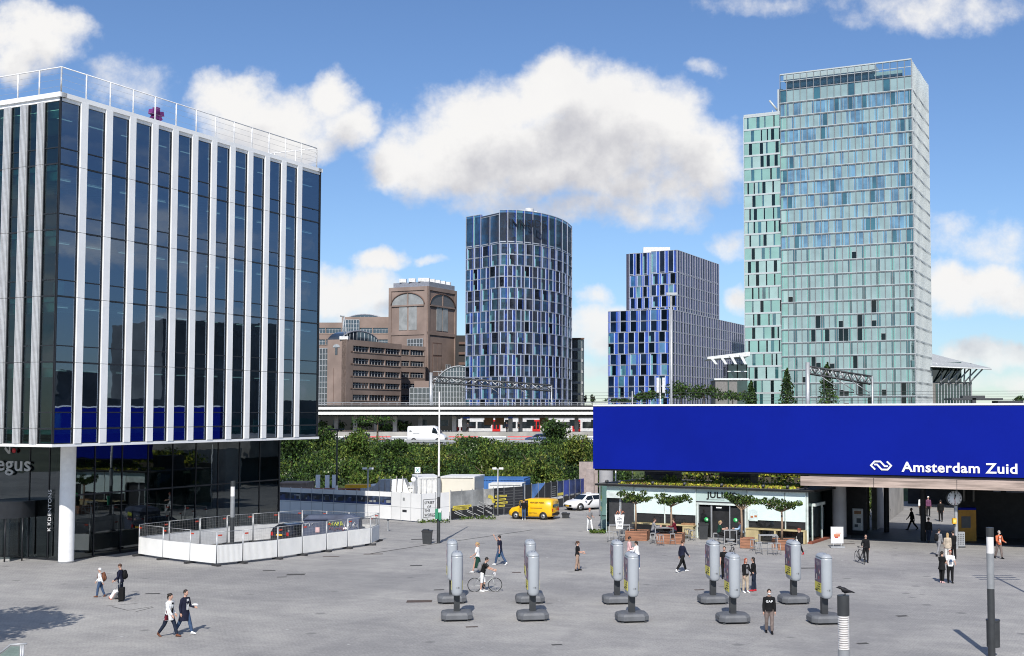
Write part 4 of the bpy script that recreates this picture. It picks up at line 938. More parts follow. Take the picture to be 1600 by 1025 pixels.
tag(m_.build('overhead_wires', None, (0, 150, 6)), 'thin overhead railway wires above the blue sign', 'wires')

# ---------------------------------------------------------------- shrubs on the embankment
def zground(y):
    for (y0, z0), (y1, z1) in zip(prof, prof[1:]):
        if y0 <= y <= y1: return z0+(z1-z0)*(y-y0)/(y1-y0)
    return 0
rnd = random.Random(4); mb = MB()
def topline(px):
    P = [(380, 640), (440, 668), (485, 655), (520, 668), (560, 678), (600, 688), (640, 698), (660, 704), (705, 703), (725, 686), (765, 684), (800, 700), (835, 702), (850, 690), (905, 688), (935, 690), (1000, 690)]
    for (a, b), (c, d) in zip(P, P[1:]):
        if a <= px <= c: return b+(d-b)*(px-a)/(c-a)
    return 690
for _ in range(310):
    y = rnd.uniform(122, 163); px = rnd.uniform(395, 985); x = XAT(px, y, 3); zg = zground(y)
    ymax = topline(px)+rnd.uniform(-9, 20); r = rnd.uniform(1.0, 2.2); zt = ZAT(ymax, y); h = min(rnd.uniform(1.6, 3.6), zt-zg)
    if h < .7: h = .7
    mats = rnd.choice([[LEAF, LEAF, LEAFD], [LEAFD, LEAF], [LEAFY, LEAF], [LEAF, LEAFY, LEAFD], [LEAF, LEAF, LEAF, LEAFD, LEAFD, LEAFD, LEAFW] if rnd.random() < .4 else [LEAF]])
    pt_ = math.sin(px*.031+y*.21)+math.sin(px*.083-y*.37+1.3)+rnd.uniform(-.5, .5)
    mats = [LEAFD, LEAFD, LEAF] if pt_ < -.9 else [LEAFY, LEAFY, LEAF] if pt_ > .95 else [LEAFB, LEAFY, LEAF] if abs(pt_-.35) < .12 else mats
    for _k in range(4):
        rr_ = r*rnd.uniform(.4, .75); leaves(mb, (x+rnd.uniform(-r, r)*.7, y+rnd.uniform(-r, r)*.6, zg+h*rnd.uniform(.25, .75)), (rr_, rr_, h*rnd.uniform(.28, .5)), 62, .30, mats if _k else [rnd.choice(mats)], rnd, .3)
    for _k in range(2): leaves(mb, (x+rnd.uniform(-r, r), y-.4, zg+h*rnd.uniform(.5, 1.0)), (r*.45, r*.45, .45), 50, .26, mats, rnd, .2)
tag(mb.build('shrubbery', None, (XAT(680, 140), 140, 0)), 'dense green shrubs covering the embankment below the highway', 'shrubs', kind='stuff')
def bush(px, pyb, pyt, wpx, Y, label, mats, grp=None, n=1500, name='tree', cat='tree', size=.4):
    rnd = random.Random(int(px*3)); b = AT(px, pyb, Y); zt = ZAT(pyt, Y); base = Vector((b.x, Y, zground(Y))) if 121 < Y < 209 and px < 1000 else Vector((b.x, Y, 0)); root = thing(name, label, cat, base, grp)
    m_ = MB(); m_.tube([base, (b.x, Y, (b.z+zt)/2)], [.2, .08], BARK, 6)
    for k in range(5): q = rnd.uniform(0, 6.3); m_.tube([(b.x, Y, b.z*.6+zt*.4), (b.x+math.cos(q)*wpx/FPX*Y*.3, Y+math.sin(q), zt-.4*(zt-b.z)*rnd.random())], [.08, .03], BARK, 4)
    m_.build('trunk', root); m_ = MB(); w_ = wpx/FPX*Y/2; h = (zt-b.z)/2; clump(m_, (b.x, Y, b.z+h), (w_, w_, h), n, size, mats, rnd, 11); m_.build('crown', root)
bush(868, 705, 652, 46, 158, 'dark loose tree standing above the shrubs beside the blue car', [LEAFD, LEAFD, LEAF], n=1700)
bush(742, 712, 680, 66, 158, 'rounded green bush on the embankment right of the white van', [LEAF, LEAFD, LEAFY], n=1900, name='bush', cat='bush')
bush(500, 710, 655, 60, 150, 'tall dark shrub rising beside the corner of the left office', [LEAFD, LEAF], n=1900, name='bush', cat='bush')
bush(590, 665, 648, 90, 168, 'loose dark treetop in front of the platform pillars', [LEAFD, LEAF], n=500)
for (px, pb, pt, w_, Y, lb) in [(1012, 630, 606, 50, 200, 'small dark tree at the foot of the stepped block, leftmost of the row'), (1064, 630, 594, 56, 200, 'bushy dark tree before the corner of the stepped block'), (1100, 630, 598, 60, 200, 'low dark tree between the stepped block and the small pavilion'), (1145, 631, 608, 70, 200, 'wide low tree in front of the small pavilion'), (1075, 520, 519, 2, 200, '')][:4]:
    bush(px, pb, pt, w_, Y, lb, [LEAFD, LEAF], 'trees behind the blue sign', 700, size=.45)
bush(970, 631, 622, 60, 215, 'low hedge-like tree behind the left end of the sign', [LEAFD], 'trees behind the blue sign', 350, size=.45)
for px in (913, 926): bush(px, 632, 614, 9, 400, 'far small tree %s right of the grey office' % ('nearest' if px == 913 else 'second'), [LEAFD], 'far trees in the gap', 200, size=.6)
bush(1592, 632, 617, 16, 300, 'far small tree at the right edge of the photo', [LEAFD, LEAF], None, 200, size=.6)
for (px, pb, pt, w_, Y, mats_, lb) in [(455, 730, 664, 64, 138, [LEAFD, LEAF], 'dark rounded bush nearest the left office on the embankment'), (552, 725, 668, 56, 136, [LEAF, LEAFY], 'mid green bush between the street lamp and the white van'), (612, 722, 676, 52, 138, [LEAFD, LEAF, LEAF], 'dark bush directly left of the white van'), (690, 745, 705, 74, 136, [LEAFY, LEAFB, LEAF], 'yellowish bush below the white van'), (795, 740, 698, 60, 137, [LEAF, LEAFD], 'low green bush left of the blue car'), (835, 760, 708, 62, 132, [LEAFY, LEAF], 'light green bush below the blue car'), (902, 750, 676, 54, 134, [LEAFB, LEAF, LEAFY], 'bright green bush beside the left end of the blue sign'), (640, 765, 725, 84, 128, [LEAFD, LEAFD, LEAF], 'dark low bush above the white container'), (770, 770, 728, 92, 126, [LEAFB, LEAFY, LEAF], 'pale green low bush above the cream cabin')]: bush(px, pb, pt, w_, Y, lb, mats_, None, 2600, 'bush', 'bush', .30)
for i_, (px, pt, w_) in enumerate([(500, 655, 34), (528, 658, 26), (562, 652, 40), (600, 660, 30), (632, 656, 30)]): bush(px, 676, pt, w_, 214, ['first', 'second', 'third', 'fourth', 'fifth'][i_]+' dark shrub from the left under the platform canopy', [LEAFD, LEAF], 'shrubs seen through the platform pillars', 350, 'bush', 'bush', .45)
cone_tree(1174, 632, 597, 190, 27, 'short conifer at the left corner of the green tower'); cone_tree(1230, 632, 578, 190, 38, 'dark conifer before the junction of wing and green tower'); cone_tree(1293, 632, 570, 190, 46, 'broad conifer behind the lattice beam of the gantry')
m_ = MB(); 
for px in (1026, 1035): m_.box(XAT(px, 196), XAT(px+4, 196), 196, 196.5, ZAT(614, 196), ZAT(590, 196), MATS['roof_plant_white'])
m_.tube([(XAT(1032, 196), 196.6, 0), (XAT(1032, 196), 196.6, ZAT(592, 196))], .15, STEEL, 6)
tag(m_.build('antenna_mast', None, (XAT(1032, 196), 196, 0)), 'antenna mast with two white panels before the stepped block', 'antenna')
m_ = MB(); m_.box(XAT(1560, 250), XAT(1600, 250), 250, 254, ZAT(640, 250), ZAT(626, 250), DST); m_.box(XAT(1488, 250), XAT(1568, 250), 250, 256, ZAT(625, 250), ZAT(622, 250), DST); m_.box(XAT(1505, 250), XAT(1540, 250), 250, 252, ZAT(622, 250), ZAT(618, 250), DST); m_.box(XAT(1520, 250), XAT(1526, 250), 250, 251, 0, ZAT(622, 250), DST)
tag(m_.build('bus_station_roof', None, (XAT(1520, 250), 250, 0)), 'low dark flat roof right of the green tower', 'roof')

# ================================================================ station front
BLUE = pm('station_blue', (.003, .012, .24), .7, 0, .06, .15, spec=.08); WHS = pm('sign_white', (.86, .86, .86), .5, var=.02)
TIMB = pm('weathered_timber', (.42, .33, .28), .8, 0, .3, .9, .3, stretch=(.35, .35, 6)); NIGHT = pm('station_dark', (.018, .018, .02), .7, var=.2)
Qs = Vector((XAT(1400, 78, 5), 78, 0)); P0 = Qs+V*22.0
for k in range(60):
    if P0.x/(_c*P0.y) > (928-CX)/FPX: P0 = P0+V*.05
FS_ = Frame(P0+U*1.8+V*.8, -V)
def station():
    root = thing('station_sign', 'long blue fascia sign with white logo and station name over the entrance', 'sign', FS_.pt(10, 4.9)); m_ = MB()
    Ls = 38; FS_.box(m_, 0, Ls, 4.82, 9.5, -.5, 0, BLUE); m_.build('panel', root)
    m_ = MB(); FS_.box(m_, 0, Ls, 9.5, 9.62, -.9, .05, WHS); m_.build('top_trim', root)
    m_ = MB(); FS_.box(m_, .1, Ls, 4.7, 4.82, -.45, -.1, NIGHT); m_.build('lower_trim', root)
    a0, a1 = aat(FS_, 1409, 5.), aat(FS_, 1590, 5.); zb = zat(FS_, (a0+a1)/2, 738.3); text('Amsterdam Zuid', FS_, a0, zb, .66, WHS, 'station_name', root, .03, .03, .022, width=a1-a0)
    # logo: two interlocking arrows
    l0, l1 = aat(FS_, 1359.5, 5.), aat(FS_, 1394.5, 5.); sc = (l1-l0)/168.; zc = zat(FS_, (l0+l1)/2, 727.3)
    m_ = MB(); 
    def stroke(pts, wd=12):
        P = [Vector((x-182, 221-y)) for x, y in pts]; L_ = []; R_ = []
        for i, p in enumerate(P):
            t0 = (P[i]-P[i-1]).normalized() if i else None; t1 = (P[i+1]-P[i]).normalized() if i < len(P)-1 else None
            t = ((t0 or t1)+(t1 or t0)).normalized(); n = Vector((-t.y, t.x)); k = 1/max(.35, n.dot(Vector((-(t1 or t0).y, (t1 or t0).x)))); L_.append(p+n*wd/2*k); R_.append(p-n*wd/2*k)
        for i in range(len(P)-1): m_.slab([FS_.pt(l0+q.x*sc, zc+q.y*sc, .03) for q in (L_[i], L_[i+1], R_[i+1], R_[i])], FS_.N*.03, WHS)
    stroke([(222, 252), (190, 221), (217, 191), (262, 191), (294, 226), (318, 226)]); stroke([(310, 190), (342, 221), (315, 251), (270, 251), (236, 214), (214, 214)])
    m_.build('railway_logo', root)
    # timber beam
    root = thing('timber_beam', 'weathered timber fascia beam below the station name', 'beam', FS_.pt(aat(FS_, 1250, 4.3), 4.0)); m_ = MB(); b0 = aat(FS_, 1251, 4.3, .7); zt_ = 4.66
    FS_.box(m_, b0, 38, 4.02, 4.64, .35, .75, TIMB); m_.build('beam', root)
    for k in range(4): m_ = MB(); FS_.box(m_, b0+5.4*k+5, b0+5.4*k+5.03, 4.02, 4.64, .74, .76, NIGHT); m_.build('joint', root)
    # station canopy and halls
    root = thing('station_building', 'dark open station hall under the blue sign', 'station', FS_.pt(30, 0, -8)); m_ = MB(); c0 = aat(FS_, 1266, 4.)
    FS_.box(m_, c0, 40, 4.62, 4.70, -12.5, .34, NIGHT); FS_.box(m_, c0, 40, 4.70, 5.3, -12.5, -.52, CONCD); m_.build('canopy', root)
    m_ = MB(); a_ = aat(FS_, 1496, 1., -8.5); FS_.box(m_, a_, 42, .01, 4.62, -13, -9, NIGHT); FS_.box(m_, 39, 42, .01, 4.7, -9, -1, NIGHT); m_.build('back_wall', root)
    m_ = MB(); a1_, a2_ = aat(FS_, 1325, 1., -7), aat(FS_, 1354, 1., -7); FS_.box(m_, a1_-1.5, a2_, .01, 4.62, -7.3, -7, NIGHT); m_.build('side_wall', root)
    for k, px in enumerate((1385.5, 1443)):
        m_ = MB(); p = FS_.pt(aat(FS_, px, 0, -10 if k == 0 else -4.8), 0, -10 if k == 0 else -4.8); m_.cyl(p+UP*.01, .2, 4.6, NIGHT, 12); m_.build('post', root)
    m_ = MB(); 
    for px, w_ in ((1572, 2.4), (1552, 1.0)):
        a = aat(FS_, px, 3., -8.8); FS_.box(m_, a, a+w_*.5, 3.3, 3.75, -8.95, -8.9, pm('dim_screen', (.10, .11, .16), .3))
    m_.build('display_screen', root)
    m_ = MB(); a = aat(FS_, 1470, 3., -14); 
    for px in (1425, 1465, 1505, 1520): a = aat(FS_, px, 3., -8.7); FS_.box(m_, a, a+.12, 2.6, 4.6, -8.98, -8.6, CONCD) if px > 1496 else None
    m_.build('wall_fin', root)
    hf = MB(); hf.poly([FS_.pt(aat(FS_, 1330, 0, -4.6), .014, -4.6), FS_.pt(42, .014, -4.6), FS_.pt(42, .014, -13), FS_.pt(aat(FS_, 1330, 0, -13), .014, -13)], pm('hall_shade_sheet', (.10, .098, .095), .6, var=.15, scale=2)); struct(hf, 'hall_shade_sheet')  # dark sheet added over the paving; its colour stands in for hall shade
    # second bridge beyond the light well
    root = thing('rear_bridge', 'dark bridge and wall beyond the sunlit gap behind the station hall', 'bridge', G(1440, 798)); e = G(1400, 797); Fb = Frame((e.x, e.y+1, 0), -V); m_ = MB(); Fb.box(m_, -.0, 32, 3.6, 6.2, -14, 0, CONCD); m_.build('deck', root)
    m_ = MB(); Fb.box(m_, 0, 32, .01, 6, -15, -7.5, NIGHT); m_.build('abutment', root)
    w0 = G(1373, 826); w1 = G(1412, 797); root = thing('concrete_wall', 'sunlit concrete retaining wall seen through the station hall', 'wall', w0); m_ = MB(); Fw = Frame(w0, w1-w0); Fw.box(m_, -1, (w1-w0).length, .01, 4.8, -.4, 0, CONC); Fw.box(m_, -1, 0, .01, 4.8, -.4, .02, CONC); m_.build('wall', root)
    for k in range(1, 4): m_ = MB(); Fw.box(m_, k*(w1-w0).length/4, k*(w1-w0).length/4+.05, .01, 4.8, -.1, .01, CONCD); m_.build('joint', root)
    iv = MB(); rnd = random.Random(2)
    for _ in range(26): p = G(rnd.uniform(1352, 1386), 812); leaves(iv, (p.x, p.y+rnd.uniform(-1, 4), rnd.uniform(.3, 4.6)), (1.0, .8, .8), 70, .22, [LEAF, LEAFY, LEAFY], rnd, .2)
    tag(iv.build('ivy', None, G(1370, 812)), 'bright green ivy slope seen between the dark station posts', 'ivy', kind='stuff')
station()
def column(px, pyb, r, h, label, rcol=None):
    p = G(px, pyb); m_ = MB(); m_.cyl(p, r, h, rcol or pm('grey_column_concrete', (.36, .36, .37), .6, 0, .1, .6), 36); root = thing('concrete_column', label, 'column', p); m_.build('shaft', root); m_ = MB(); m_.cyl(p, r+.02, .12, DST, 36); m_.build('base_ring', root); return p
column(1312, 841, .5, 4.62, 'round grey concrete column between the cafe and the station hall')
p = column(947, 806, .62, 7, 'round grey column rising behind the left end of the cafe roof')
# clock column
cp = G(1494.5, 857); root = thing('station_clock', 'round white station clock on a slim grey post', 'clock', cp); m_ = MB(); m_.cyl(cp, .13, 3.9, STEEL, 14); m_.build('post', root)
cc = AT(1490.5, 778, cp.y-.05); F = Frame((cc.x, cc.y-.2, 0), (1, 0, 0)); m_ = MB(); m_.tube([cc+Vector((0, .12, 0)), cc-Vector((0, .17, 0))], .52, DST, 32); m_.build('casing', root)
m_ = MB(); m_.tube([cc-Vector((0, .17, 0)), cc-Vector((0, .185, 0))], .47, WHS, 32); face = m_.build('dial', root)
BLK = pm('black_marking', (.01, .01, .01), .6); m_ = MB()
for k in range(12):
    q = k*math.pi/6; d = Vector((math.sin(q), 0, math.cos(q))); t = Vector((math.cos(q), 0, -math.sin(q)))*(.022 if k % 3 else .034); c = cc-Vector((0, .187, 0)); m_.slab([c+d*.36-t, c+d*.44-t, c+d*.44+t, c+d*.36+t], Vector((0, -.006, 0)), BLK)
m_.build('hour_mark', face); 
for q, L_, w_ in ((R(15), .24, .03), (R(2), .38, .022)):
    m_ = MB(); d = Vector((math.sin(q), 0, math.cos(q))); t = Vector((math.cos(q), 0, -math.sin(q)))*w_; c = cc-Vector((0, .198, 0)); m_.slab([c-d*.08-t, c+d*L_-t, c+d*L_+t, c-d*.08+t], Vector((0, -.008, 0)), BLK); m_.build('hand', face)
m_ = MB(); m_.slab([cc+Vector((-.012, -.21, -.0)), cc+Vector((.012, -.21, 0)), cc+Vector((.03, -.21, -.4)), cc+Vector((-.0, -.21, -.4))], Vector((0, -.005, 0)), pm('red_hand', (.5, .02, .02), .5)); m_.build('second_hand', face)
YEL = pm('station_yellow', (.78, .42, .02), .5)
b = AT(1491, 814, cp.y-.25); tag(MB().cbox(b, (.26, .2, .36), YEL).cbox(b-Vector((0, .11, 0)), (.16, .02, .2), pm('yellow_inset', (.85, .62, .15), .5)).cbox(b+Vector((0, .05, -.22)), (.1, .08, .1), DST).build('validator_box', None, b), 'small yellow card reader box on the clock post', 'card reader')
p = G(1512, 846); root = thing('ticket_machine', 'yellow ticket machine with dark screen inside the station hall', 'ticket machine', p); m_ = MB(); m_.box(p.x-.62, p.x+.62, p.y, p.y+.7, .01, 2.2, pm('machine_yellow_shaded', (.40, .19, .01), .5)); m_.build('cabinet', root); m_ = MB(); m_.box(p.x-.42, p.x+.22, p.y-.03, p.y, .95, 1.75, DST); m_.build('screen', root); m_ = MB(); m_.box(p.x-.62, p.x+.62, p.y-.05, p.y+.72, 2.2, 2.35, BLUE); m_.build('header', root)  # cabinet yellow darkened: the hall's shade is put into the colour
p = G(1502, 856); root = thing('grey_cabinet', 'low grey perforated cabinet right of the clock post', 'cabinet', p); m_ = MB(); m_.box(p.x-.25, p.x+.25, p.y, p.y+.3, .1, 1.05, STEEL); m_.box(p.x-.28, p.x+.28, p.y-.02, p.y+.32, .01, .1, DST); m_.build('body', root); m_ = MB()
for i in range(4):
    for j in range(6): m_.box(p.x-.2+i*.11, p.x-.14+i*.11, p.y-.012, p.y, .22+j*.13, .28+j*.13, DST)
m_.build('perforation', root)
q_ = FS_.pt(aat(FS_, 1332, 1.2, -6.85), 0, -6.85); p = q_; F = Frame(q_, -V); root = thing('poster_case', 'framed poster on the dark wall left in the station hall', 'poster', p); m_ = MB(); F.box(m_, 0, .78, .35, 1.95, -.08, 0, STEEL); m_.build('frame', root); m_ = MB(); F.box(m_, .07, .71, .42, 1.88, 0, .01, pm('dim_poster', (.6, .6, .57), .6)); F.box(m_, .13, .65, 1.55, 1.78, .01, .014, pm('dim_poster_title', (.3, .16, .08), .6)); F.box(m_, .3, .62, .9, 1.25, .01, .014, DST); F.box(m_, .15, .4, .6, .8, .01, .014, DST); m_.build('sheet', root)

# ================================================================ cafe pavilion
def cafe():
    A0 = G(937, 832.5); B0 = G(1262, 850); F = Frame(A0, B0-A0); W_ = (B0-A0).length; H = 3.55
    MINT = pm('pale_mint_glass', (.50, .62, .58), .2, 0, .04, .3, ior=1.6); BLIND = pm('pale_roller_blind', (.68, .80, .77), .6, var=.03); TEAL = glassm('teal_wall_glass', (.35, .62, .56), (.8, .95, .95), 1.6)
    DARK = darkglass('cafe_dark_glass', (.015, .016, .017), 1.6); PLY = pm('ply_counter', (.50, .41, .22), .6, var=.1, scale=2); WCOL = pm('cafe_white_frame', (.62, .68, .64), .5)
    root = thing('cafe_pavilion', 'low glass cafe pavilion with pale blinds and a planted roof under the sign', 'cafe', A0)
    a = lambda px, z=2., n=0.: aat(F, px, z, n)
    z = lambda px, py, n=0.: zat(F, a(px), py, n)
    m_ = MB(); dep = 8.; R_ = Frame(F.pt(W_, 0, 0), Vector((U.x, U.y, 0))+Vector((.06, 0, 0)))
    F.box(m_, 3.2, W_-.4, .01, H-.15, -dep, -.5, NIGHT); m_.build('core', root)
    m_ = MB(); pts = [F.pt(-.35, 0, .1), F.pt(0.1, 0, .35), F.pt(W_+.2, 0, .35), F.pt(W_+.45, 0, -.1), F.pt(W_+1.0, 0, -dep), F.pt(-.4, 0, -dep)]
    m_.prism([(q.x, q.y) for q in pts], H, H+.14, pm('roof_edge_black', (.012, .012, .012), .5), pm('roof_felt', (.10, .095, .085), .9)); m_.build('roof', root)
    # rounded left corner glass
    m_ = MB(); 
    for k in range(3):
        q0, q1 = math.pi/2*k/3, math.pi/2*(k+1)/3; p_ = [F.pt(.6-.9*math.sin(q), 0, -.9+.9*math.cos(q)) for q in (q1, q0)]
        m_.poly([p_[0]+UP*.05, p_[1]+UP*.05, p_[1]+UP*H, p_[0]+UP*H], TEAL)
    lw = Frame(F.pt(-.3, 0, -dep), Vector((-U.x, -U.y, 0))); lw.quad(m_, 0, dep-.9, .05, H, 0, TEAL); m_.build('corner_glass', root)
    m_ = MB(); F.quad(m_, .62, a(948), .05, 2.2, 0, TEAL); F.box(m_, a(948)-.04, a(948), .05, 2.2, -.02, .03, WCOL); m_.build('glass_screen', root)
    m_ = MB(); F.box(m_, .6, a(990), z(960, 778), H, -.06, 0, MINT); F.box(m_, .6, a(990), z(960, 778), z(960, 768), 0, .04, WCOL); m_.build('fascia_panel', root)
    m_ = MB(); F.box(m_, a(948)+.02, a(990), .02, z(960, 778), -.4, -.34, pm('charcoal_shutter', (.045, .045, .048), .5)); F.box(m_, a(965), a(968), .1, z(960, 778), -.34, -.28, STEEL); m_.build('shutter', root)
    m_ = MB(); F.box(m_, a(949), a(990), .01, .5, -.33, -.05, CONCD); m_.build('plinth', root)
    def bay(p0, p1, pysp, pyb, py2, ply=False):
        xm = a(pysp); zt = H-.08; zb = z(p0, pyb)
        for (u0, u1) in ((a(p0), xm), (xm, a(p1))):
            m_ = MB(); F.box(m_, u0+.05, u1-.05, zb, zt, -.06, -.02, BLIND); m_.build('roller_blind', root)
            m_ = MB(); F.quad(m_, u0+.04, u1-.04, .95, zb, -.12, DARK); F.box(m_, u0, u0+.05, .9, zt, -.16, .03, WCOL); m_.build('window', root)
        m_ = MB(); F.box(m_, a(p1)-.05, a(p1), .02, zt, -.16, .04, WCOL); F.box(m_, a(p0), a(p1), H-.08, H, -.1, .05, WCOL); m_.build('window_frame', root)
        m_ = MB(); F.box(m_, a(p0), a(p1), .85, .93, -.1, .45, PLY)
        if ply: F.box(m_, a(p0), a(p1)-.3, .02, .84, -.12, -.02, DARK); [F.box(m_, a(p0)+k*(a(p1)-a(p0)-.1)/2, a(p0)+k*(a(p1)-a(p0)-.1)/2+.12, .02, .85, -.05, .42, PLY) for k in range(3)]; F.box(m_, a(1170), a(1188), .02, .85, -.04, .4, PLY)
        else: F.box(m_, a(p0), a(p1), .02, .84, -.12, -.05, DARK); F.box(m_, a(1070), a(p1)-.1, .02, .84, -.04, .42, PLY); F.box(m_, a(1068), a(1087), .93, 1.05, .0, .4, pm('wood_crate', (.35, .2, .1), .7))
        m_.build('counter', root)
    bay(991, 1088, 1038, 801, 817); bay(1168, 1260, 1226.5, 812, 828, True)
    # entrance
    m_ = MB(); F.box(m_, a(1088)+.01, a(1167)-.01, z(1130, 787), H-.01, -.1, -.01, MINT); F.box(m_, a(1088), a(1167), z(1130, 786), z(1130, 784.3), -.01, .05, DST); F.box(m_, a(1088)+.02, a(1167)-.02, z(1130, 789.6), z(1130, 786), -.1, .03, WCOL); m_.build('fascia_panel', root)
    for px in (1089, 1164): m_ = MB(); F.box(m_, a(px), a(px)+.13, .02, z(1130, 787), -.15, .06, WCOL); m_.build('door_post', root)
    m_ = MB(); F.box(m_, a(1092), a(1163), .02, .08, -.35, .2, STEEL); F.box(m_, a(1091), a(1163), .1, z(1130, 790), -.49, -.45, NIGHT); F.box(m_, a(1091)+.03, a(1110), .1, z(1130, 793), -.12, -.08, DARK); F.box(m_, a(1139), a(1163), .1, z(1130, 793), -.12, -.08, DARK); F.box(m_, a(1110), a(1112), .1, z(1130, 790), -.15, -.05, STEEL); F.box(m_, a(1139), a(1140.5), .1, z(1130, 790), -.15, -.05, STEEL); m_.build('sliding_door', root)
    m_ = MB(); F.box(m_, a(1116), a(1124), z(1130, 795), z(1130, 793.4), -.4, -.36, pm('lit_strip', (.9, .95, .95), emis=1.2)); m_.build('door_lamp', root)
    GRN = pm('green_disc', (.05, .55, .15), .5)
    for px, py in ((1103, 812), (1148.5, 813)): m_ = MB(); c = F.pt(a(px), z(px, py), -.07); m_.tube([c, c+F.N*.02], .16, GRN, 20); F.box(m_, a(px)+.02, a(px)+.12, c.z-.05, c.z+.06, .021-.07, .026-.07, WHS); m_.build('round_sticker', root)
    text("JULIA'S", F, a(1104), z(1125, 778), .42, BLK, 'cafe_name', root, .0, .03, .02, width=a(1150)-a(1104))
    m_ = MB(); F.box(m_, a(1106), a(1132), z(1125, 781.2), z(1125, 780.2), 0, .015, pm('faded_subtitle', (.36, .42, .40), .6)); m_.build('subtitle', root)
    m_ = MB(); F.box(m_, a(1171), a(1184), z(1178, 814), z(1178, 796), .02, .04, pm('menu_poster', (.62, .72, .70), .6)); F.box(m_, a(1173), a(1177), z(1178, 809), z(1178, 806), .04, .045, pm('poster_orange', (.45, .16, .06))); F.box(m_, a(1179), a(1183), z(1178, 808), z(1178, 805), .04, .045, MATS['poster_orange']); m_.build('menu_poster', root)
    # right return wall
    m_ = MB(); R_.quad(m_, 0, 6.5, .05, H, 0, TEAL); R_.box(m_, 0, .1, .02, H, -.05, .05, WCOL); R_.box(m_, 1.0, 1.1, .02, 2.5, -.05, .06, WCOL); R_.box(m_, 3.2, 3.3, .02, 2.5, -.05, .06, WCOL); R_.box(m_, 1.0, 3.3, 2.5, 2.7, -.05, .25, WCOL); m_.build('side_glazing', root)
    m_ = MB(); [m_.ell(R_.pt(.7+k*.35, .9+.2*(k % 2), -.4), (.12, .12, .3), WHS, 8, 6) for k in range(3)]; m_.build('window_ornament', root)
    m_ = MB(); R_.box(m_, -.1, 6.5, .01, .14, .02, .35, pm('red_step', (.25, .08, .05), .8)); m_.build('doorstep', root)
    # roof planting and boxes
    sed = MB(); rnd = random.Random(8); SED = [pm('sedum_yellow', (.44, .42, .04), .8, island=.4), pm('sedum_green', (.22, .28, .035), .8, island=.4), pm('sedum_red', (.28, .17, .06), .8, island=.4)]
    for _ in range(2600): u = rnd.uniform(1.5, W_-1.2); leaves(sed, F.pt(u, H+.2, rnd.uniform(-3.6, -.25)), (.2, .15, .09), 3, .2, [SED[0], SED[0], SED[1], SED[2]], rnd, 0)
    for _ in range(70): u = rnd.choice((rnd.gauss(8.5, 1.2), rnd.gauss(4.2, .8), rnd.gauss(13.5, 1.0))); leaves(sed, F.pt(max(1, min(W_-1, u)), H+.45, rnd.uniform(-3.2, -1.5)), (.35, .3, .35), 16, .2, [SED[1], LEAFY, LEAF], rnd, 0)
    o = sed.build('sedum_planting', root); o['kind'] = 'stuff'
    for px in (945, 965, 1017, 1067, 1125, 1190, 1228, 1256):
        m_ = MB(); c = F.pt(a(px, H), H+.3, -.3); m_.tube([c-UP*.18, c], .03, DST, 6); m_.tube([c-F.N*.12, c+F.N*.16+F.D*.05], .11, DST, 10); m_.build('spotlight', root)
    # planted bank and dark planters behind
    bk = MB(); 
    for _ in range(420): u = rnd.uniform(3, W_+1); leaves(bk, F.pt(u, rnd.uniform(3.7, 5.0), rnd.uniform(-10.5, -8.6)), (.5, .5, .35), 12, .28, [LEAFY, LEAF, SED[1], SED[0]], rnd, .1)
    bk.box(*([min(F.pt(3,0,-8.5).x, F.pt(3,0,-8.5).x)]*1), 0, 0, 0, 0, 0, DST) if False else None
    F.box(bk, 3, W_+1, .01, 4.0, -12, -8.7, pm('bank_soil', (.08, .07, .05), .9)); tag(bk.build('planted_bank', None, F.pt(8, 0, -9)), 'planted green bank behind the cafe roof, seen under the sign', 'planting', kind='stuff')
    for (p0, p1, y0, y1, lb) in ((1007, 1052, 755, 735, 'dark grooved metal box on the cafe roof, left of the lawn'), (1124, 1173, 757, 737, 'dark grooved metal box on the middle of the cafe roof'), (1251, 1268, 762, 742, 'dark metal box at the right end of the cafe roof')):
        n = -4.6; r2 = thing('roof_box', lb, 'roof unit', F.pt(aat(F, p0, 4, n), H+.14, n), 'dark metal boxes on the cafe roof'); m_ = MB(); u0, u1 = aat(F, p0, 4, n), aat(F, p1, 4, n); hb = H+.14
        F.box(m_, u0, u1, hb, hb+.52, n-1.6, n, pm('dark_grooved_metal', (.05, .05, .052), .5)); F.box(m_, u0, u1, hb+.55, hb+1.25, n-1.6, n, MATS['dark_grooved_metal']); F.box(m_, u0+.05, u1-.05, hb+.52, hb+.55, n-1.5, n-.06, BLK); m_.build('casing', r2)
    p = AT(962, 746, F.pt(0, 0, -7).y); m_ = MB(); tag(MB().tube([(p.x, p.y, 0), (p.x, p.y, 6)], .05, WHS, 8).build('white_pipe', None, (p.x, p.y, 0)), 'thin white pipe behind the left end of the cafe roof', 'pipe')
    w = G(912, 797); tag(MB().box(XAT(905, 118), XAT(934, 118), 118, 119, 0, ZAT(722, 118), pm('pinkish_wall', (.36, .30, .28), .8)).box(XAT(916, 118), XAT(928, 118), 117, 118, 0, ZAT(733, 118), MATS['pinkish_wall']).build('garden_wall', None, (XAT(920, 118), 118, 0)), 'pinkish stone wall between the hoarding and the cafe', 'wall')
    return F, W_
CAFE, CW = cafe()

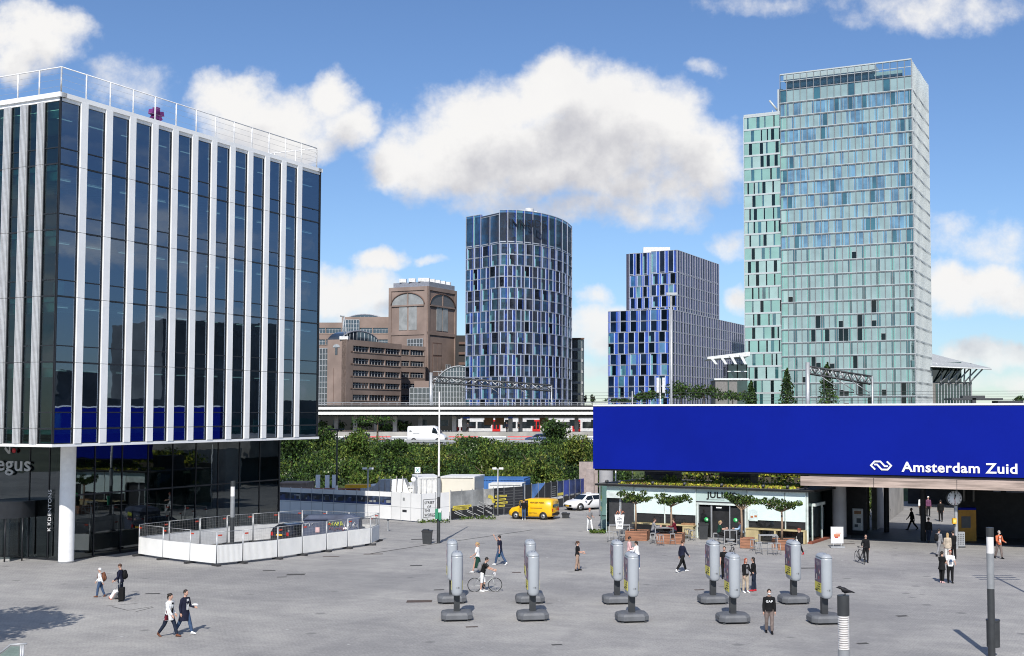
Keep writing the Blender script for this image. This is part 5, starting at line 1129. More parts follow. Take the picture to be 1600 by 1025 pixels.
# ================================================================ hoardings, containers and the rest of the building yard
HW = pm('white_hoarding', (.78, .78, .77), .5, var=.05, scale=.4); GREYP = pm('grey_print', (.30, .31, .31), .6, var=.25, scale=.6); BLKP = pm('black_print', (.025, .026, .03), .5, var=.3, scale=.5); NAVYP = pm('navy_print', (.03, .05, .14), .5, var=.5, scale=.6)
def run(p0, p1, n, h, fn, label, name='hoarding', cat='hoarding', end=True):
    a, b = Vector(p0), Vector(p1); F = Frame(a, b-a); L_ = (b-a).length; root = thing(name, label, cat, a)
    for k in range(n): m_ = MB(); fn(m_, F, L_*k/n, L_*(k+1)/n, k); m_.build('panel', root)
    return F, root, L_
def ph_panel(m_, F, a0, a1, k):
    F.box(m_, a0+.01, a1-.01, .08, 2.35, -.05, 0, HW); F.box(m_, a0, a0+.03, .02, 2.42, -.1, .02, STEEL); F.box(m_, a0+.01, a1-.01, 1.14, 1.16, 0, .006, GREYP)
    if k < 11:
        r_ = random.Random(k+31)   # strip of printed townscape
        F.box(m_, a0+.02, a1-.02, 1.25, 1.95, 0, .008, pm('print_sky', (.035, .05, .085), .6, var=.7, scale=1.4)); F.box(m_, a0+.02, a1-.02, 1.25, 1.45, .008, .012, NAVYP)
        for _ in range(5): q = r_.uniform(a0+.05, a1-.5); F.box(m_, q, q+r_.uniform(.15, .45), 1.42, r_.uniform(1.55, 1.85), .008, .0125+_*.001, r_.choice([BLKP, NAVYP, GREYP, BLKP]))
g0, g1 = G(420, 802), G(611, 812.5); g2, g3 = G(657.5, 816.8), G(702, 813)
F, rt, L_ = run(g0, g1, 11, 2.35, ph_panel, 'long white hoarding with a printed townscape strip, left of the white corner panels')
F, rt, L_ = run(g1, g2, 3, 2.35, lambda m_, F, a0, a1, k: (F.box(m_, a0+.01, a1-.01, .08, 2.35, -.05, 0, HW), F.box(m_, a0, a0+.03, .02, 2.42, -.1, .02, STEEL), F.box(m_, a0+.01, a1-.01, 1.14, 1.16, 0, .006, GREYP), F.box(m_, a0+.25, a0+.5, 1.7, 1.95, 0, .01, GREYP) if k == 1 else None, F.box(m_, a0+.2, a0+.75, .75, .95, 0, .01, BLKP) if k == 1 else None), 'plain white hoarding panels left of the lettered corner')
F, rt, L_ = run(g2, g3, 2, 2.35, lambda m_, F, a0, a1, k: (F.box(m_, a0+.01, a1-.01, .08, 2.35, -.05, 0, HW), F.box(m_, a0, a0+.03, .02, 2.42, -.1, .02, STEEL), F.box(m_, a0+.01, a1-.01, 1.14, 1.16, 0, .006, GREYP)), 'white hoarding corner lettered STREET OF THE WORLD')
for ln, zz in (('STREET', 1.5), ('OF', 1.15), ('THE', .85), ('WORLD', .5)): text(ln, F, .35+(.3 if ln == 'OF' else 0), zz, .22, BLK, 'lettering', rt, .02, .008, .0)
m_ = MB()
for (u0, u1, z0, z1) in ((.25, 1.9, 1.85, 1.88), (.25, .28, .4, 1.88), (1.87, 1.9, .4, 1.88), (.25, 1.9, .4, .43)): F.box(m_, u0, u1, z0, z1, .006, .012, BLK)
m_.build('print_border', rt)
YS = pm('yellow_notice', (.75, .62, .10), .6)
def print_panel(m_, F, a0, a1, k):
    F.box(m_, a0, a0+.04, .02, 2.5, -.06, .02, STEEL); F.box(m_, a0+.04, a1, .1, 2.4, -.05, 0, [GREYP, GREYP, GREYP, pm('pale_print', (.42, .42, .40), .6, var=.3, scale=.8), BLKP, BLKP, BLKP][k])
    r_ = random.Random(k)
    if k < 4:
        F.box(m_, a0+.04, a1, .1, 1.0, 0, .006, BLKP)
        for _ in range(5): q = r_.uniform(a0+.1, a1-.5); zz = r_.uniform(.3, 1.4); m_.slab([F.pt(q, zz, .012), F.pt(q+.8, zz-.3, .012), F.pt(q+.8, zz-.25, .012), F.pt(q, zz+.06, .012)], F.N*.004, pm('print_white', (.55, .55, .53), .6))
    else:
        for j in range(7): F.box(m_, a0+.15, a1-.12, .6+j*.24, .66+j*.24, 0, .006, pm('dim_print_line', (.12, .12, .12), .6))
g4 = G(771, 806.5); g4b = G(812, 801)
F, rt, L_ = run(G(704, 813), G(818, 801.6), 7, 2.4, print_panel, 'printed grey hoarding with yellow notices between white corner and yellow van')
for (u, zz, w_, h_) in ((.25, 1.0, 2.2, .22), (.2, .8, 1.9, .2), (5.4, 1.6, 1.5, .2), (5.2, 1.3, 1.6, .2), (5.5, 1.0, 1.5, .22), (5.35, .75, 1.3, .2)):
    m_ = MB(); F.box(m_, u, u+w_, zz, zz+h_*.8, .02, .03, YS); F.box(m_, u+.12, u+w_-.15, zz+.06, zz+.1, .03, .034, BLK); m_.build('yellow_notice', rt)
m_ = MB(); m_.slab([F.pt(4.6, 1.9, .02), F.pt(5.1, 1.75, .02), F.pt(5.4, 1.2, .02), F.pt(5.1, 1.1, .02), F.pt(4.9, 1.5, .02), F.pt(4.5, 1.65, .02)], F.N*.01, YS); m_.build('yellow_arrow', rt)
def blue_panel(m_, F, a0, a1, k):
    F.box(m_, a0, a0+.05, .02, 2.6, -.06, .02, STEEL); cols = [BLKP, pm('sky_print', (.10, .22, .50), .5, var=.4, scale=.5), MATS['sky_print'], BLKP, BLKP, NAVYP, pm('blue_print', (.05, .08, .35), .5, var=.3, scale=.5), NAVYP, NAVYP, MATS['blue_print']]
    F.box(m_, a0+.05, a1, .1, 2.5, -.05, 0, cols[k % 10])
    if k in (1, 2): m_.slab([F.pt(a0+.05, .1, .002), F.pt(a1, .1, .002), F.pt(a1, 1.2+.7*(k-1)+.5, .002), F.pt(a0+.05, 1.0+.7*(k-1), .002)], F.N*.004, BLKP)
    if k >= 5: F.box(m_, a0+.05, a1, .1, 1.0+.1*(k % 3), 0, .004, BLKP); F.box(m_, a0+.3, a1-.2, 1.0, 1.15, .004, .006, GREYP)
    if k == 4: [F.box(m_, a0+.2, a1-.3, 1.2+j*.2, 1.26+j*.2, 0, .005, GREYP) for j in range(5)]
    if k == 5: F.box(m_, a0+.1, a1, 1.15, 1.4, .01, .02, YS)
    if k in (4, 5): F.box(m_, a0+.05, a1-.1, .85, 1.05, .01, .02, HW)
F, rt, L_ = run(G(820, 801.5), G(916, 786.5), 10, 2.5, blue_panel, 'dark blue printed hoarding behind the yellow van and white car')
# containers
def container(p0, p1, dep, h, z0, mat, label, roofmat=None, name='shipping_container', ribs=True, doors=False, cat='container'):
    a, b = Vector(p0), Vector(p1); F = Frame((a.x, a.y, 0), Vector((b.x-a.x, b.y-a.y, 0))); L_ = (Vector((b.x-a.x, b.y-a.y))).length; root = thing(name, label, cat, (a.x, a.y, 0)); m_ = MB()
    F.box(m_, 0, L_, z0+.01, z0+h-.06, -dep, -.05, mat); m_.build('body', root); m_ = MB()
    if ribs:
        n = int(L_/.28)
        for k in range(n): F.box(m_, .1+k*.28, .1+k*.28+.14, z0+.15, z0+h-.12, -.05, 0, mat)
        n = int(dep/.28); E = Frame(F.pt(L_, 0, 0), -F.N)
        for k in range(n): E.box(m_, .1+k*.28, .24+k*.28, z0+.15, z0+h-.12, -.0, .05, mat)
        m_.build('corrugation', root)
    m_ = MB(); F.box(m_, -.03, L_+.03, z0+h-.12, z0+h, -dep-.03, .04, roofmat or mat); F.box(m_, -.03, L_+.03, z0, z0+.13, -dep-.03, .04, mat); [F.box(m_, q, q+.12, z0+.13, z0+h-.12, -.05, .04, mat) for q in (-.03, L_-.09)]; m_.build('frame', root)
    if doors:
        m_ = MB(); 
        for k in range(4): q = L_*(.14+.24*k); m_.tube([F.pt(q, z0+.2, .06), F.pt(q, z0+h-.2, .06)], .025, STEEL, 6)
        m_.build('locking_bar', root)
    tag(root); return F
CRM = pm('cream_cabin', (.70, .66, .56), .6, var=.05, scale=.3); CWH = pm('white_container', (.72, .72, .70), .55, var=.06); CBL = pm('blue_container', (.05, .16, .42), .5, var=.12, scale=.4)
Yc = 106
def atx(px, Y): return (XAT(px, Y, 2.5), Y, 0)
zt = lambda py, Y: ZAT(py, Y)
container(atx(653, 107.5), atx(688, 108), 6, zt(746, 107.5), 0, CWH, 'white shipping container end behind the white hoarding', doors=True)
container(atx(688.5, 108.6), atx(741, 108.2), 4, zt(744.5, 108.4), 0, CRM, 'cream site cabin with flat pale roof behind the hoarding', CWH, 'site_cabin', False, cat='cabin')
container(atx(742, 112), atx(818, 111.6), 4, zt(748, 111.8), 0, CBL, 'bright blue shipping container right of the cream cabin')
container(atx(764, 108.4), atx(815, 108.2), 2.6, zt(755.5, 108.3), 0, CWH, 'small white cabin above the dark hoarding behind the yellow van', name='site_cabin', ribs=False, cat='cabin')
F = container(atx(560, 114), atx(652, 111), 6, zt(760, 112), 0, CWH, 'low white ribbed container top above the white hoarding')
container(atx(436, 118), atx(480, 118), 3, 1.3, zt(754, 118)-1.3, pm('timber_stack', (.30, .22, .17), .8), 'brown and cream building materials behind the left hoarding', name='material_stack', ribs=False, cat='material stack')
m_ = MB(); m_.box(XAT(436, 111), XAT(560, 111), 110.5, 112, .0, zt(763.5, 111), pm('rust_red_deck', (.30, .10, .05), .8)); m_.box(XAT(545, 111), XAT(580, 111), 109.5, 111, zt(762, 110), zt(757, 110), YEL); tag(m_.build('site_decking', None, (XAT(500, 111), 111, 0)), 'rust red decking edge with a yellow beam behind the hoarding', 'decking')
for px, t_ in ((497.5, 742), (512, 742.5), (523, 742)):
    m_ = MB(); x = XAT(px, 116); m_.cyl((x, 116, 0), .22, zt(t_, 116), WHS, 14); tag(m_.build('white_vent_pipe', None, (x, 116, 0)), {497.5: 'leftmost white vent pipe behind the hoarding', 512: 'middle white vent pipe behind the hoarding', 523: 'right white vent pipe behind the dark lamp post'}[px], 'pipe', 'white vent pipes behind the hoarding')
m_ = MB(); c = AT(612, 754, 112); m_.hexa([(c.x-1.9, 111, c.z-.8), (c.x+1.8, 111, c.z-.8), (c.x+1.8, 113, c.z-.8), (c.x-1.9, 113, c.z-.8), (c.x-1.0, 111.3, c.z+.3), (c.x+1.3, 111.3, c.z+.35), (c.x+1.3, 112.6, c.z+.35), (c.x-1., 112.6, c.z+.3)], STEEL)
for k in range(5): m_.tube([(c.x-1+k*.55, 111, c.z-.8), (c.x-1+k*.55, 111, c.z+.65)], .04, CONC, 5)
m_.box(c.x-2.2, c.x+2, 110.9, 113.2, 0, c.z-.8, CWH); tag(m_.build('tarpaulin_stack', None, (c.x, 112, 0)), 'grey covered load with stakes behind the hoarding', 'covered load')
root = thing('direction_sign', 'small blue and white square sign on a post by the white container', 'sign', atx(652.5, 108)); m_ = MB(); m_.tube([atx(652.5, 108), AT(652.5, 732, 108)], .05, STEEL, 6); m_.build('post', root); m_ = MB(); c = AT(652.5, 734.5, 107.9); m_.cbox(c, (.5, .03, .55), WHS); m_.build('board', root); m_ = MB(); [m_.slab([c+Vector((-.2*s, -.02, -.2)), c+Vector((-.13*s, -.02, -.2)), c+Vector((.2*s, -.02, .2)), c+Vector((.13*s, -.02, .2))], (0, -.01, 0), pm('sign_teal', (.05, .35, .35), .5)) for s in (1, -1)]; m_.build('cross_mark', root)
m_ = MB(); m_.ell(AT(646, 749.5, 107), (.24, .1, .24), WHS, 12, 8); m_.tube([AT(646, 752, 107), atx(646, 107)], .05, STEEL, 6); tag(m_.build('traffic_mirror', None, atx(646, 107)), 'small round white mirror on a post behind the hoarding', 'mirror')
for px, py, w_ in ((575, 733, .5), (778, 733, .6)):
    Yp = 104; m_ = MB(); m_.tube([atx(px, Yp), AT(px, py, Yp)], .06, STEEL, 6); c = AT(px, py, Yp); m_.cbox(c+Vector((-.3, 0, .06)), (.35, .2, .16), WHS); m_.cbox(c+Vector((.3, 0, .06)), (.35, .2, .16), WHS); m_.tube([c-Vector((.5, 0, 0)), c+Vector((.5, 0, 0))], .04, STEEL, 5)
    tag(m_.build('camera_mast', None, atx(px, Yp)), 'mast with two cameras behind the %s' % ('white hoarding' if px < 600 else 'cabin by the yellow van'), 'camera mast')
# weeds
for (x0, x1, yb, lb) in ((655, 702, 816.5, 'weeds growing along the foot of the lettered white hoarding'), (704, 772, 811, 'weeds along the foot of the grey printed hoarding'), (925, 945, 833, 'weeds at the left glass corner of the cafe')):
    m_ = MB(); rnd = random.Random(x0)
    for _ in range(24): p = G(rnd.uniform(x0, x1), yb+rnd.uniform(-.5, 1)); leaves(m_, (p.x, p.y, .12), (.3, .2, .18), 14, .16, [LEAF, LEAFY], rnd, 0)
    tag(m_.build('weeds', None, G((x0+x1)/2, yb)), lb, 'weeds', kind='stuff')
# ================================================================ street lamps and small street furniture
DKG = pm('charcoal_paint', (.05, .053, .056), .45, .2, .1); GRY = pm('mid_grey_paint', (.30, .31, .32), .4, .2, .08); SLAT = pm('white_lamp_slat', (.80, .77, .74), .45)
def light_column(p, label, slats=False, bin_=False, scale=1.0):
    r = .135*scale; root = thing('light_column', label, 'lamp', p, 'round light columns on the square'); 
    m_ = MB(); m_.cyl((p.x, p.y, .01), r*.98, 2.5, DKG, 24); m_.build('base_tube', root)
    m_ = MB(); m_.cyl((p.x, p.y, 2.51), r, 1.0 if slats else 1.3, GRY, 24); m_.build('shaft', root)
    m_ = MB(); z0, z1 = (3.51, 4.30) if slats else (3.81, 4.42)
    if slats:
        m_.cyl((p.x, p.y, z0), r*.8, z1-z0, pm('lamp_inner', (.42, .39, .37), .5), 24)
        for k in range(15): m_.cyl((p.x, p.y, z0+.01+k*(z1-z0)/15), r*.97, .028, SLAT, 24)
    else: m_.cyl((p.x, p.y, z0), r*.97, z1-z0, SLAT, 24)
    m_.build('lens', root); m_ = MB(); m_.cyl((p.x, p.y, z1), r*1.04, 4.76-z1, DKG, 24); m_.build('cap', root)
    if bin_:
        m_ = MB(); m_.cyl((p.x+.12, p.y+.18, .35), .24, .95, DKG, 16); m_.cyl((p.x+.12, p.y+.18, 1.3), .26, .05, DKG, 16); tag(m_.build('litter_bin', None, (p.x+.12, p.y+.18, .35)), 'round dark litter bin fixed behind the right light column', 'bin')
    return root
def lamp_at(px, topy, **k):
    Y = (CAMH-4.76)*1.0; d = ray(px, topy); t = (4.76-CAMH)/d.z; p = Vector((d.x*t, d.y*t, 0)); return light_column(p, **k), p
lc, LP1 = lamp_at(1317.5, 930, label='light column with white louvres and a crow on top, nearest the camera', slats=True)
lc, LP2 = lamp_at(1546.5, 824, label='light column with a litter bin at the right edge of the square', bin_=True)
lc, LP3 = lamp_at(364, 751.5, label='light column standing inside the white construction fence')
root = thing('flag_mast', 'tall mast with white upper part and green signs, beside the black bin', 'mast', G(685, 849)); p = G(685, 849); m_ = MB(); m_.cyl(p, .12, 4.6, DKG, 14, .11); m_.build('lower_pole', root); zt_ = ZAT(612, p.y); m_ = MB(); m_.cyl(p+UP*4.6, .075, zt_-4.6, SLAT, 12, .05); m_.cyl(p+UP*3.2, .125, 1.3, GRY, 14); m_.build('upper_pole', root); m_ = MB(); m_.box(p.x-.2, p.x+.02, p.y-.3, p.y-.14, 1.7, 2.4, pm('green_sign_box', (.03, .22, .12), .5)); m_.box(p.x+.04, p.x+.22, p.y-.24, p.y-.1, 1.6, 2.25, MATS['green_sign_box']); m_.build('sign_box', root); m_ = MB(); m_.box(p.x-.02, p.x+.2, p.y-.26, p.y-.24, 2.15, 2.4, WHS); m_.build('sign_label', root)
p = G(525.5, 800); root = thing('street_lamp', 'dark slim street lamp in front of the printed hoarding', 'lamp', p); m_ = MB(); zt_ = ZAT(672, p.y); m_.cyl(p, .10, zt_, DKG, 12, .06); m_.build('pole', root); m_ = MB(); m_.cbox((p.x-.1, p.y, zt_+.05), (1.5, .3, .14), DKG); m_.build('lamp_head', root); m_ = MB(); m_.cyl(p+UP*1.9, .13, .5, SLAT, 12); m_.build('pole_band', root)
def bin_at(px, py, h, label):
    p = G(px, py); root = thing('litter_bin', label, 'bin', p); m_ = MB(); m_.hexa([(p.x-.27, p.y-.25, .02), (p.x+.27, p.y-.25, .02), (p.x+.27, p.y+.25, .02), (p.x-.27, p.y+.25, .02), (p.x-.33, p.y-.3, h-.12), (p.x+.33, p.y-.3, h-.12), (p.x+.33, p.y+.3, h-.12), (p.x-.33, p.y+.3, h-.12)], DKG); m_.build('body', root); m_ = MB(); m_.box(p.x-.36, p.x+.36, p.y-.33, p.y+.33, h-.12, h-.03, pm('bin_lid', (.03, .03, .032), .5)); m_.box(p.x-.3, p.x+.1, p.y-.2, p.y+.25, h-.03, h+.03, MATS['bin_lid']); m_.build('lid', root)
bin_at(667.5, 849.5, .95, 'black bin at the foot of the tall mast'); bin_at(1099, 842.5, 1.15, 'tall dark bin left of the cafe entrance')
bin_at(884, 809.5, .45, 'small black box on the road behind the yellow van')
for px, py, lb in ((588, 822, 'first short grey bollard beside the fence end'), (606, 826, 'second short grey bollard beside the fence end')):
    p = G(px, py+4); m_ = MB(); m_.cyl(p, .07, .8, STEEL, 10); m_.cyl(p+UP*.8, .08, .06, DKG, 10); tag(m_.build('bollard', None, p), lb, 'bollard', 'bollards by the fence')
# lamp standing outside the frame whose arms shadow the paving at the right
p = Vector((20.6, 53.6, 0)); root = thing('street_lamp', 'lamp with cross arms just outside the right edge', 'lamp', p); m_ = MB(); m_.cyl(p, .09, 11.0, DKG, 12, .06); m_.build('pole', root); m_ = MB()
for z in (10.8, 10.2, 9.6): m_.tube([(p.x-1.1, p.y, z), (p.x+1.1, p.y, z)], .08, DKG, 6)
m_.build('arms', root)
# stair balustrade bottom left
a, b = G(2, 1052), G(44, 1050); root = thing('stair_balustrade', 'glass stair balustrade with steel handrail at the bottom left corner', 'balustrade', (a.x, a.y, 0)); Yb = 40.5; m_ = MB(); q0, q1, q2 = AT(-12, 1030, Yb), AT(17, 1007, Yb), AT(42, 1006, Yb); m_.tube([q0, q1, q2], .035, STEEL, 8); m_.build('handrail', root); m_ = MB(); [m_.tube([(q.x, q.y, 0), q], .03, STEEL, 6) for q in (q1+Vector((.35, 0, 0)), q1+Vector((.42, 0, 0)))]; m_.build('post', root); m_ = MB(); m_.poly([(q0.x, Yb, 0), (q1.x+.3, Yb, 0), (q1.x+.3, Yb, q1.z-.06), (q1.x, Yb, q1.z-.06), (q0.x, Yb, q0.z-.06)], glassm('balustrade_glass', (.6, .8, .74), ior=1.5)); m_.build('glass_panel', root)

# ================================================================ advertising totems
def totem():
    GC_ = pm('totem_grey', (.40, .425, .45), .38, .1, .04, 1.); BS = pm('totem_base', (.13, .135, .145), .6, 0, .12, 2., .2); root = thing('advertising_totem', '', 'advertising board', (0, 0, 0))
    m_ = MB(); rings = []
    for z, sx, sy in ((.07, .94, .94), (.10, 1, 1), (.27, 1, 1), (.36, .93, .93), (.385, .84, .84)):
        hx, hy, c = .68*sx, .62*sy, .22; rings.append([Vector((x, y, z)) for x, y in ((-hx+c, -hy), (hx-c, -hy), (hx, -hy+c), (hx, hy-c), (hx-c, hy), (-hx+c, hy), (-hx, hy-c), (-hx, -hy+c))])
    m_.loft(rings, BS, smooth=False); [m_.cbox((x, -.5, .035), (.12, .12, .07), DKG) for x in (-.5, .5)]; [m_.cbox((x, .5, .035), (.12, .12, .07), DKG) for x in (-.5, .5)]; m_.build('base', root)
    m_ = MB(); m_.cbox((0, 0, .85), (.26, .3, .95), DKG); m_.build('post', root)
    def ring(hw, hl, z, e=0): # stadium plan: rounded short ends along y
        P = []
        for k in range(9): q = math.pi+math.pi*k/8; P.append(Vector((hw*math.cos(q), -hl+hw+.8*hw*math.sin(q)*1.0-e, z)))
        for k in range(9): q = math.pi*k/8; P.append(Vector((hw*math.cos(q), hl-hw+.8*hw*math.sin(q), z)))
        return P
    m_ = MB(); R_ = []
    for z, k, l_ in ((1.08, .35, .45), (1.10, .60, .56), (1.16, .86, .61), (1.26, 1, .63), (2.72, 1, .63), (2.8, .97, .62)): R_.append(ring(.24*k, l_, z))
    m_.loft(R_, GC_); m_.build('casing', root)
    m_ = MB(); R_ = [ring(.245*k, l_, z) for z, k, l_ in ((2.80, 1.0, .635), (2.84, .95, .62), (2.93, .66, .50), (2.955, .4, .36))]; m_.loft(R_, GC_); m_.build('top_cap', root)
    m_ = MB(); [m_.ell((x, -.22, 2.945), (.05, .08, .02), DKG, 8, 4) for x in (-.06, .06)]; m_.build('lifting_hole', root)
    P1 = pm('poster_dusk', (.10, .06, .10), .35, 0, .7, 1.3, col2=(.02, .025, .06)); P2 = pm('poster_yellow', (.66, .58, .08), .4, var=.05)
    for s in (-1, 1):
        m_ = MB(); m_.box(min(s*.24, s*.252), max(s*.24, s*.252), -.36, .5, 1.74, 2.72, P1)
        rr = random.Random(3)
        for _ in range(16): y = rr.uniform(-.3, .42); z = rr.uniform(1.78, 2.5); m_.box(min(s*.252, s*.255), max(s*.252, s*.255), y, y+rr.uniform(.02, .1), z, z+rr.uniform(.03, .22), rr.choice([pm('poster_red', (.4, .05, .05), .4), pm('poster_violet', (.2, .14, .34), .4), pm('poster_light', (.5, .45, .42), .4), P1]))
        o = m_.build('poster', root); m_ = MB(); m_.box(min(s*.24, s*.252), max(s*.24, s*.252), -.36, .5, 1.33, 1.74, P2); [m_.box(min(s*.252, s*.256), max(s*.252, s*.256), -.3, .0+.12*k, 1.65-k*.1, 1.68-k*.1, BLK) for k in range(3)]; m_.box(min(s*.252, s*.256), max(s*.252, s*.256), .1, .4, 1.36, 1.42, BLK); m_.build('poster_footer', o)
    m_ = MB(); m_.cbox((-.03, -.589, 1.46), (.035, .012, .04), GRY); m_.cbox((.06, -.585, 1.46), (.07, .02, .065), pm('totem_mark', (.16, .17, .18), .5)); m_.build('maker_mark', root)
    return root
TOT = totem(); first = True
ordn = {706: 'back one of the leftmost pair', 713.5: 'front one of the leftmost pair', 828: 'back one of the second pair from the left', 832: 'front one of the second pair from the left', 964: 'back one of the middle pair', 987: 'front one of the middle pair', 1114: 'back one of the fourth pair', 1145: 'front one of the fourth pair', 1240: 'back one of the rightmost pair', 1288: 'front one of the rightmost pair'}
for px, py in ((706, 941), (713.5, 968), (828, 941), (832, 968), (964, 942), (987, 970), (1114, 942), (1145, 972), (1240, 942), (1288, 973)):
    p = G(px, py); lb = 'grey advertising totem on a rubber base, '+ordn[px]
    if first: o = TOT; o.location = p; o.rotation_euler.z = R(9); o['label'] = lb; o['group'] = 'grey advertising totems in pairs on the square'; first = False
    else: dup(TOT, p, R(9+random.uniform(-2, 2)), lb)
CLONES = 0

# ================================================================ construction fence round the pit
def fence_panel(p0, p1, label, sheet='ribbed', grp='construction fence panels around the pit'):
    a, b = Vector(p0), Vector(p1); F = Frame(a, b-a); L_ = (b-a).length; root = thing('fence_panel', label, 'fence panel', a, grp); WR = pm('fence_wire', (.42, .43, .43), .4, .5); H = 2.0
    m_ = MB(); [m_.tube([F.pt(u, .1), F.pt(u, H)], .024, STEEL, 6) for u in (.03, L_-.03)]; [m_.tube([F.pt(.03, z), F.pt(L_-.03, z)], .018, STEEL, 6) for z in (.15, H-.02, 1.2)]; m_.build('frame', root)
    m_ = MB(); n = int(L_/.13)
    for k in range(1, n): u = L_*k/n; m_.tube([F.pt(u, 1.2), F.pt(u, H)], .0035, WR, 3, cap=False)
    for k in range(4): m_.tube([F.pt(.03, 1.3+k*.17), F.pt(L_-.03, 1.3+k*.17)], .003, WR, 3, cap=False)
    m_.build('wire_mesh', root)
    m_ = MB(); SH = pm('white_sheet', (.80, .80, .78), .55, var=.04, scale=.8); SH2 = pm('grey_sheet', (.62, .62, .61), .6, var=.06)
    if sheet == 'plain':
        n = 14; top = [F.pt(.04+(L_-.08)*k/n, 1.2, .03+.012*math.sin(k*1.7)) for k in range(n+1)]; bot = [F.pt(.04+(L_-.08)*k/n, .16, .03+.018*math.sin(k*1.1+1)) for k in range(n+1)]
        m_.loft([bot, top], SH, cap=False)
        bm_ = m_.f; m_.f = [f_ for f_ in bm_ if not (0 in f_ and n in f_)]; m_.m = m_.m[:len(m_.f)]; m_.sm = m_.sm[:len(m_.f)]
    else:
        n = int(L_/.085)
        for k in range(n): u = .05+(L_-.1)*k/n; F.box(m_, u, u+(L_-.1)/n*.62, .16, 1.19, .02, .045, SH)
        F.box(m_, .04, L_-.04, .16, 1.18, .005, .02, SH2)
    m_.build('sheet', root)
    m_ = MB(); F.box(m_, L_*.04, L_*.04+.25, H-.26, H-.17, .03, .045, pm('red_tag', (.55, .06, .03), .5)); m_.build('warning_tag', root)
    m_ = MB(); q = F.pt(0, 0); m_.cbox((q.x, q.y, .065), (.24, .72, .12), pm('rubber_foot', (.04, .04, .042), .8), Matrix.Rotation(math.atan2(F.D.y, F.D.x), 3, 'Z')); m_.build('foot', root)
    return root
front = [(216.5, 868.8), (254.5, 874.5), (297, 880), (338, 884.5)]; side = [(338, 884.5), (379, 880.3), (433.5, 874), (472, 868.2), (510, 862.5), (543, 857.5), (579, 852.3)]; rear = [(592, 846), (545, 844.5), (510, 842.5), (472, 840.5), (435, 844), (395, 847.5), (354.5, 851), (312, 856.5), (264, 862.5), (216.5, 868.8)]
on = ['first', 'second', 'third', 'fourth', 'fifth', 'sixth', 'seventh', 'eighth', 'ninth']
for i, (a, b) in enumerate(zip(front, front[1:])): fence_panel(G(*a), G(*b), 'fence panel with smooth white sheet, %s from the left in the front row' % on[i], 'plain')
for i, (a, b) in enumerate(zip(side, side[1:])): fence_panel(G(*a), G(*b), 'fence panel with ribbed white sheet, %s from the near corner in the right row' % on[i])
for i, (a, b) in enumerate(zip(rear, rear[1:])): fence_panel(G(*a), G(*b), 'rear fence panel seen across the pit, %s from the right' % on[i])
fence_panel(G(579, 852.3), G(592, 846), 'short closing fence panel at the right end of the enclosure')
# graffiti container
a, b = G(473, 851.5), G(562, 851.0); F = Frame(a, b-a); root = thing('site_container', 'low dark blue container with graffiti behind the fence', 'container', a); m_ = MB(); NB = pm('dusty_navy', (.07, .085, .13), .6, var=.25, scale=.6); L_ = (b-a).length; z1 = ZAT(806, a.y)
m_.hexa([F.pt(0, .1, 0), F.pt(L_, .1, 0), F.pt(L_, .1, -1.5), F.pt(0, .1, -1.5), F.pt(.05, z1-.25, -.05), F.pt(L_-.1, z1-.25, -.05), F.pt(L_-.1, z1-.25, -1.5), F.pt(.05, z1-.25, -1.5)], NB); m_.hexa([F.pt(.05, z1-.25, -.05), F.pt(L_-.1, z1-.25, -.05), F.pt(L_-.1, z1-.25, -1.5), F.pt(.05, z1-.25, -1.5), F.pt(.3, z1, -.3), F.pt(L_-.6, z1, -.3), F.pt(L_-.6, z1, -1.4), F.pt(.3, z1, -1.4)], NB); m_.build('body', root)
m_ = MB(); F.box(m_, .05, 1.65, z1-.28, z1-.2, -.02, .05, pm('navy_edge', (.04, .05, .09), .5)); F.box(m_, 1.62, 1.68, .2, z1-.25, -.01, .05, MATS['navy_edge']); m_.build('door_edge', root)
rr = random.Random(9)
for nm, c0, u0, u1, zz0, zz1, n in (('graffiti_yellow', (.55, .60, .08), 1.8, 2.7, 1.25, 1.6, 9), ('graffiti_red', (.30, .05, .07), 1.8, 2.9, .95, 1.2, 7), ('graffiti_white', (.55, .55, .56), 2.8, 3.7, 1.1, 1.6, 9), ('graffiti_white', (.55, .55, .56), .2, .7, 1.2, 1.5, 4)):
    m_ = MB(); mt = pm(nm, c0, .6)
    for k in range(n):
        u = u0+(u1-u0)*k/n; P = [F.pt(u+rr.uniform(-.05, .12), rr.uniform(zz0, zz1), .03-.0*k) for _ in range(4)]; m_.tube(P, .018, mt, 4)
    m_.build('graffiti', root)
m_ = MB(); F.box(m_, .85, 1.12, .85, 1.2, .0, .03, pm('pink_sticker', (.6, .4, .4), .6)); F.box(m_, 2.72, 2.98, 1.05, 1.2, .0, .03, WHS); m_.build('sticker', root)

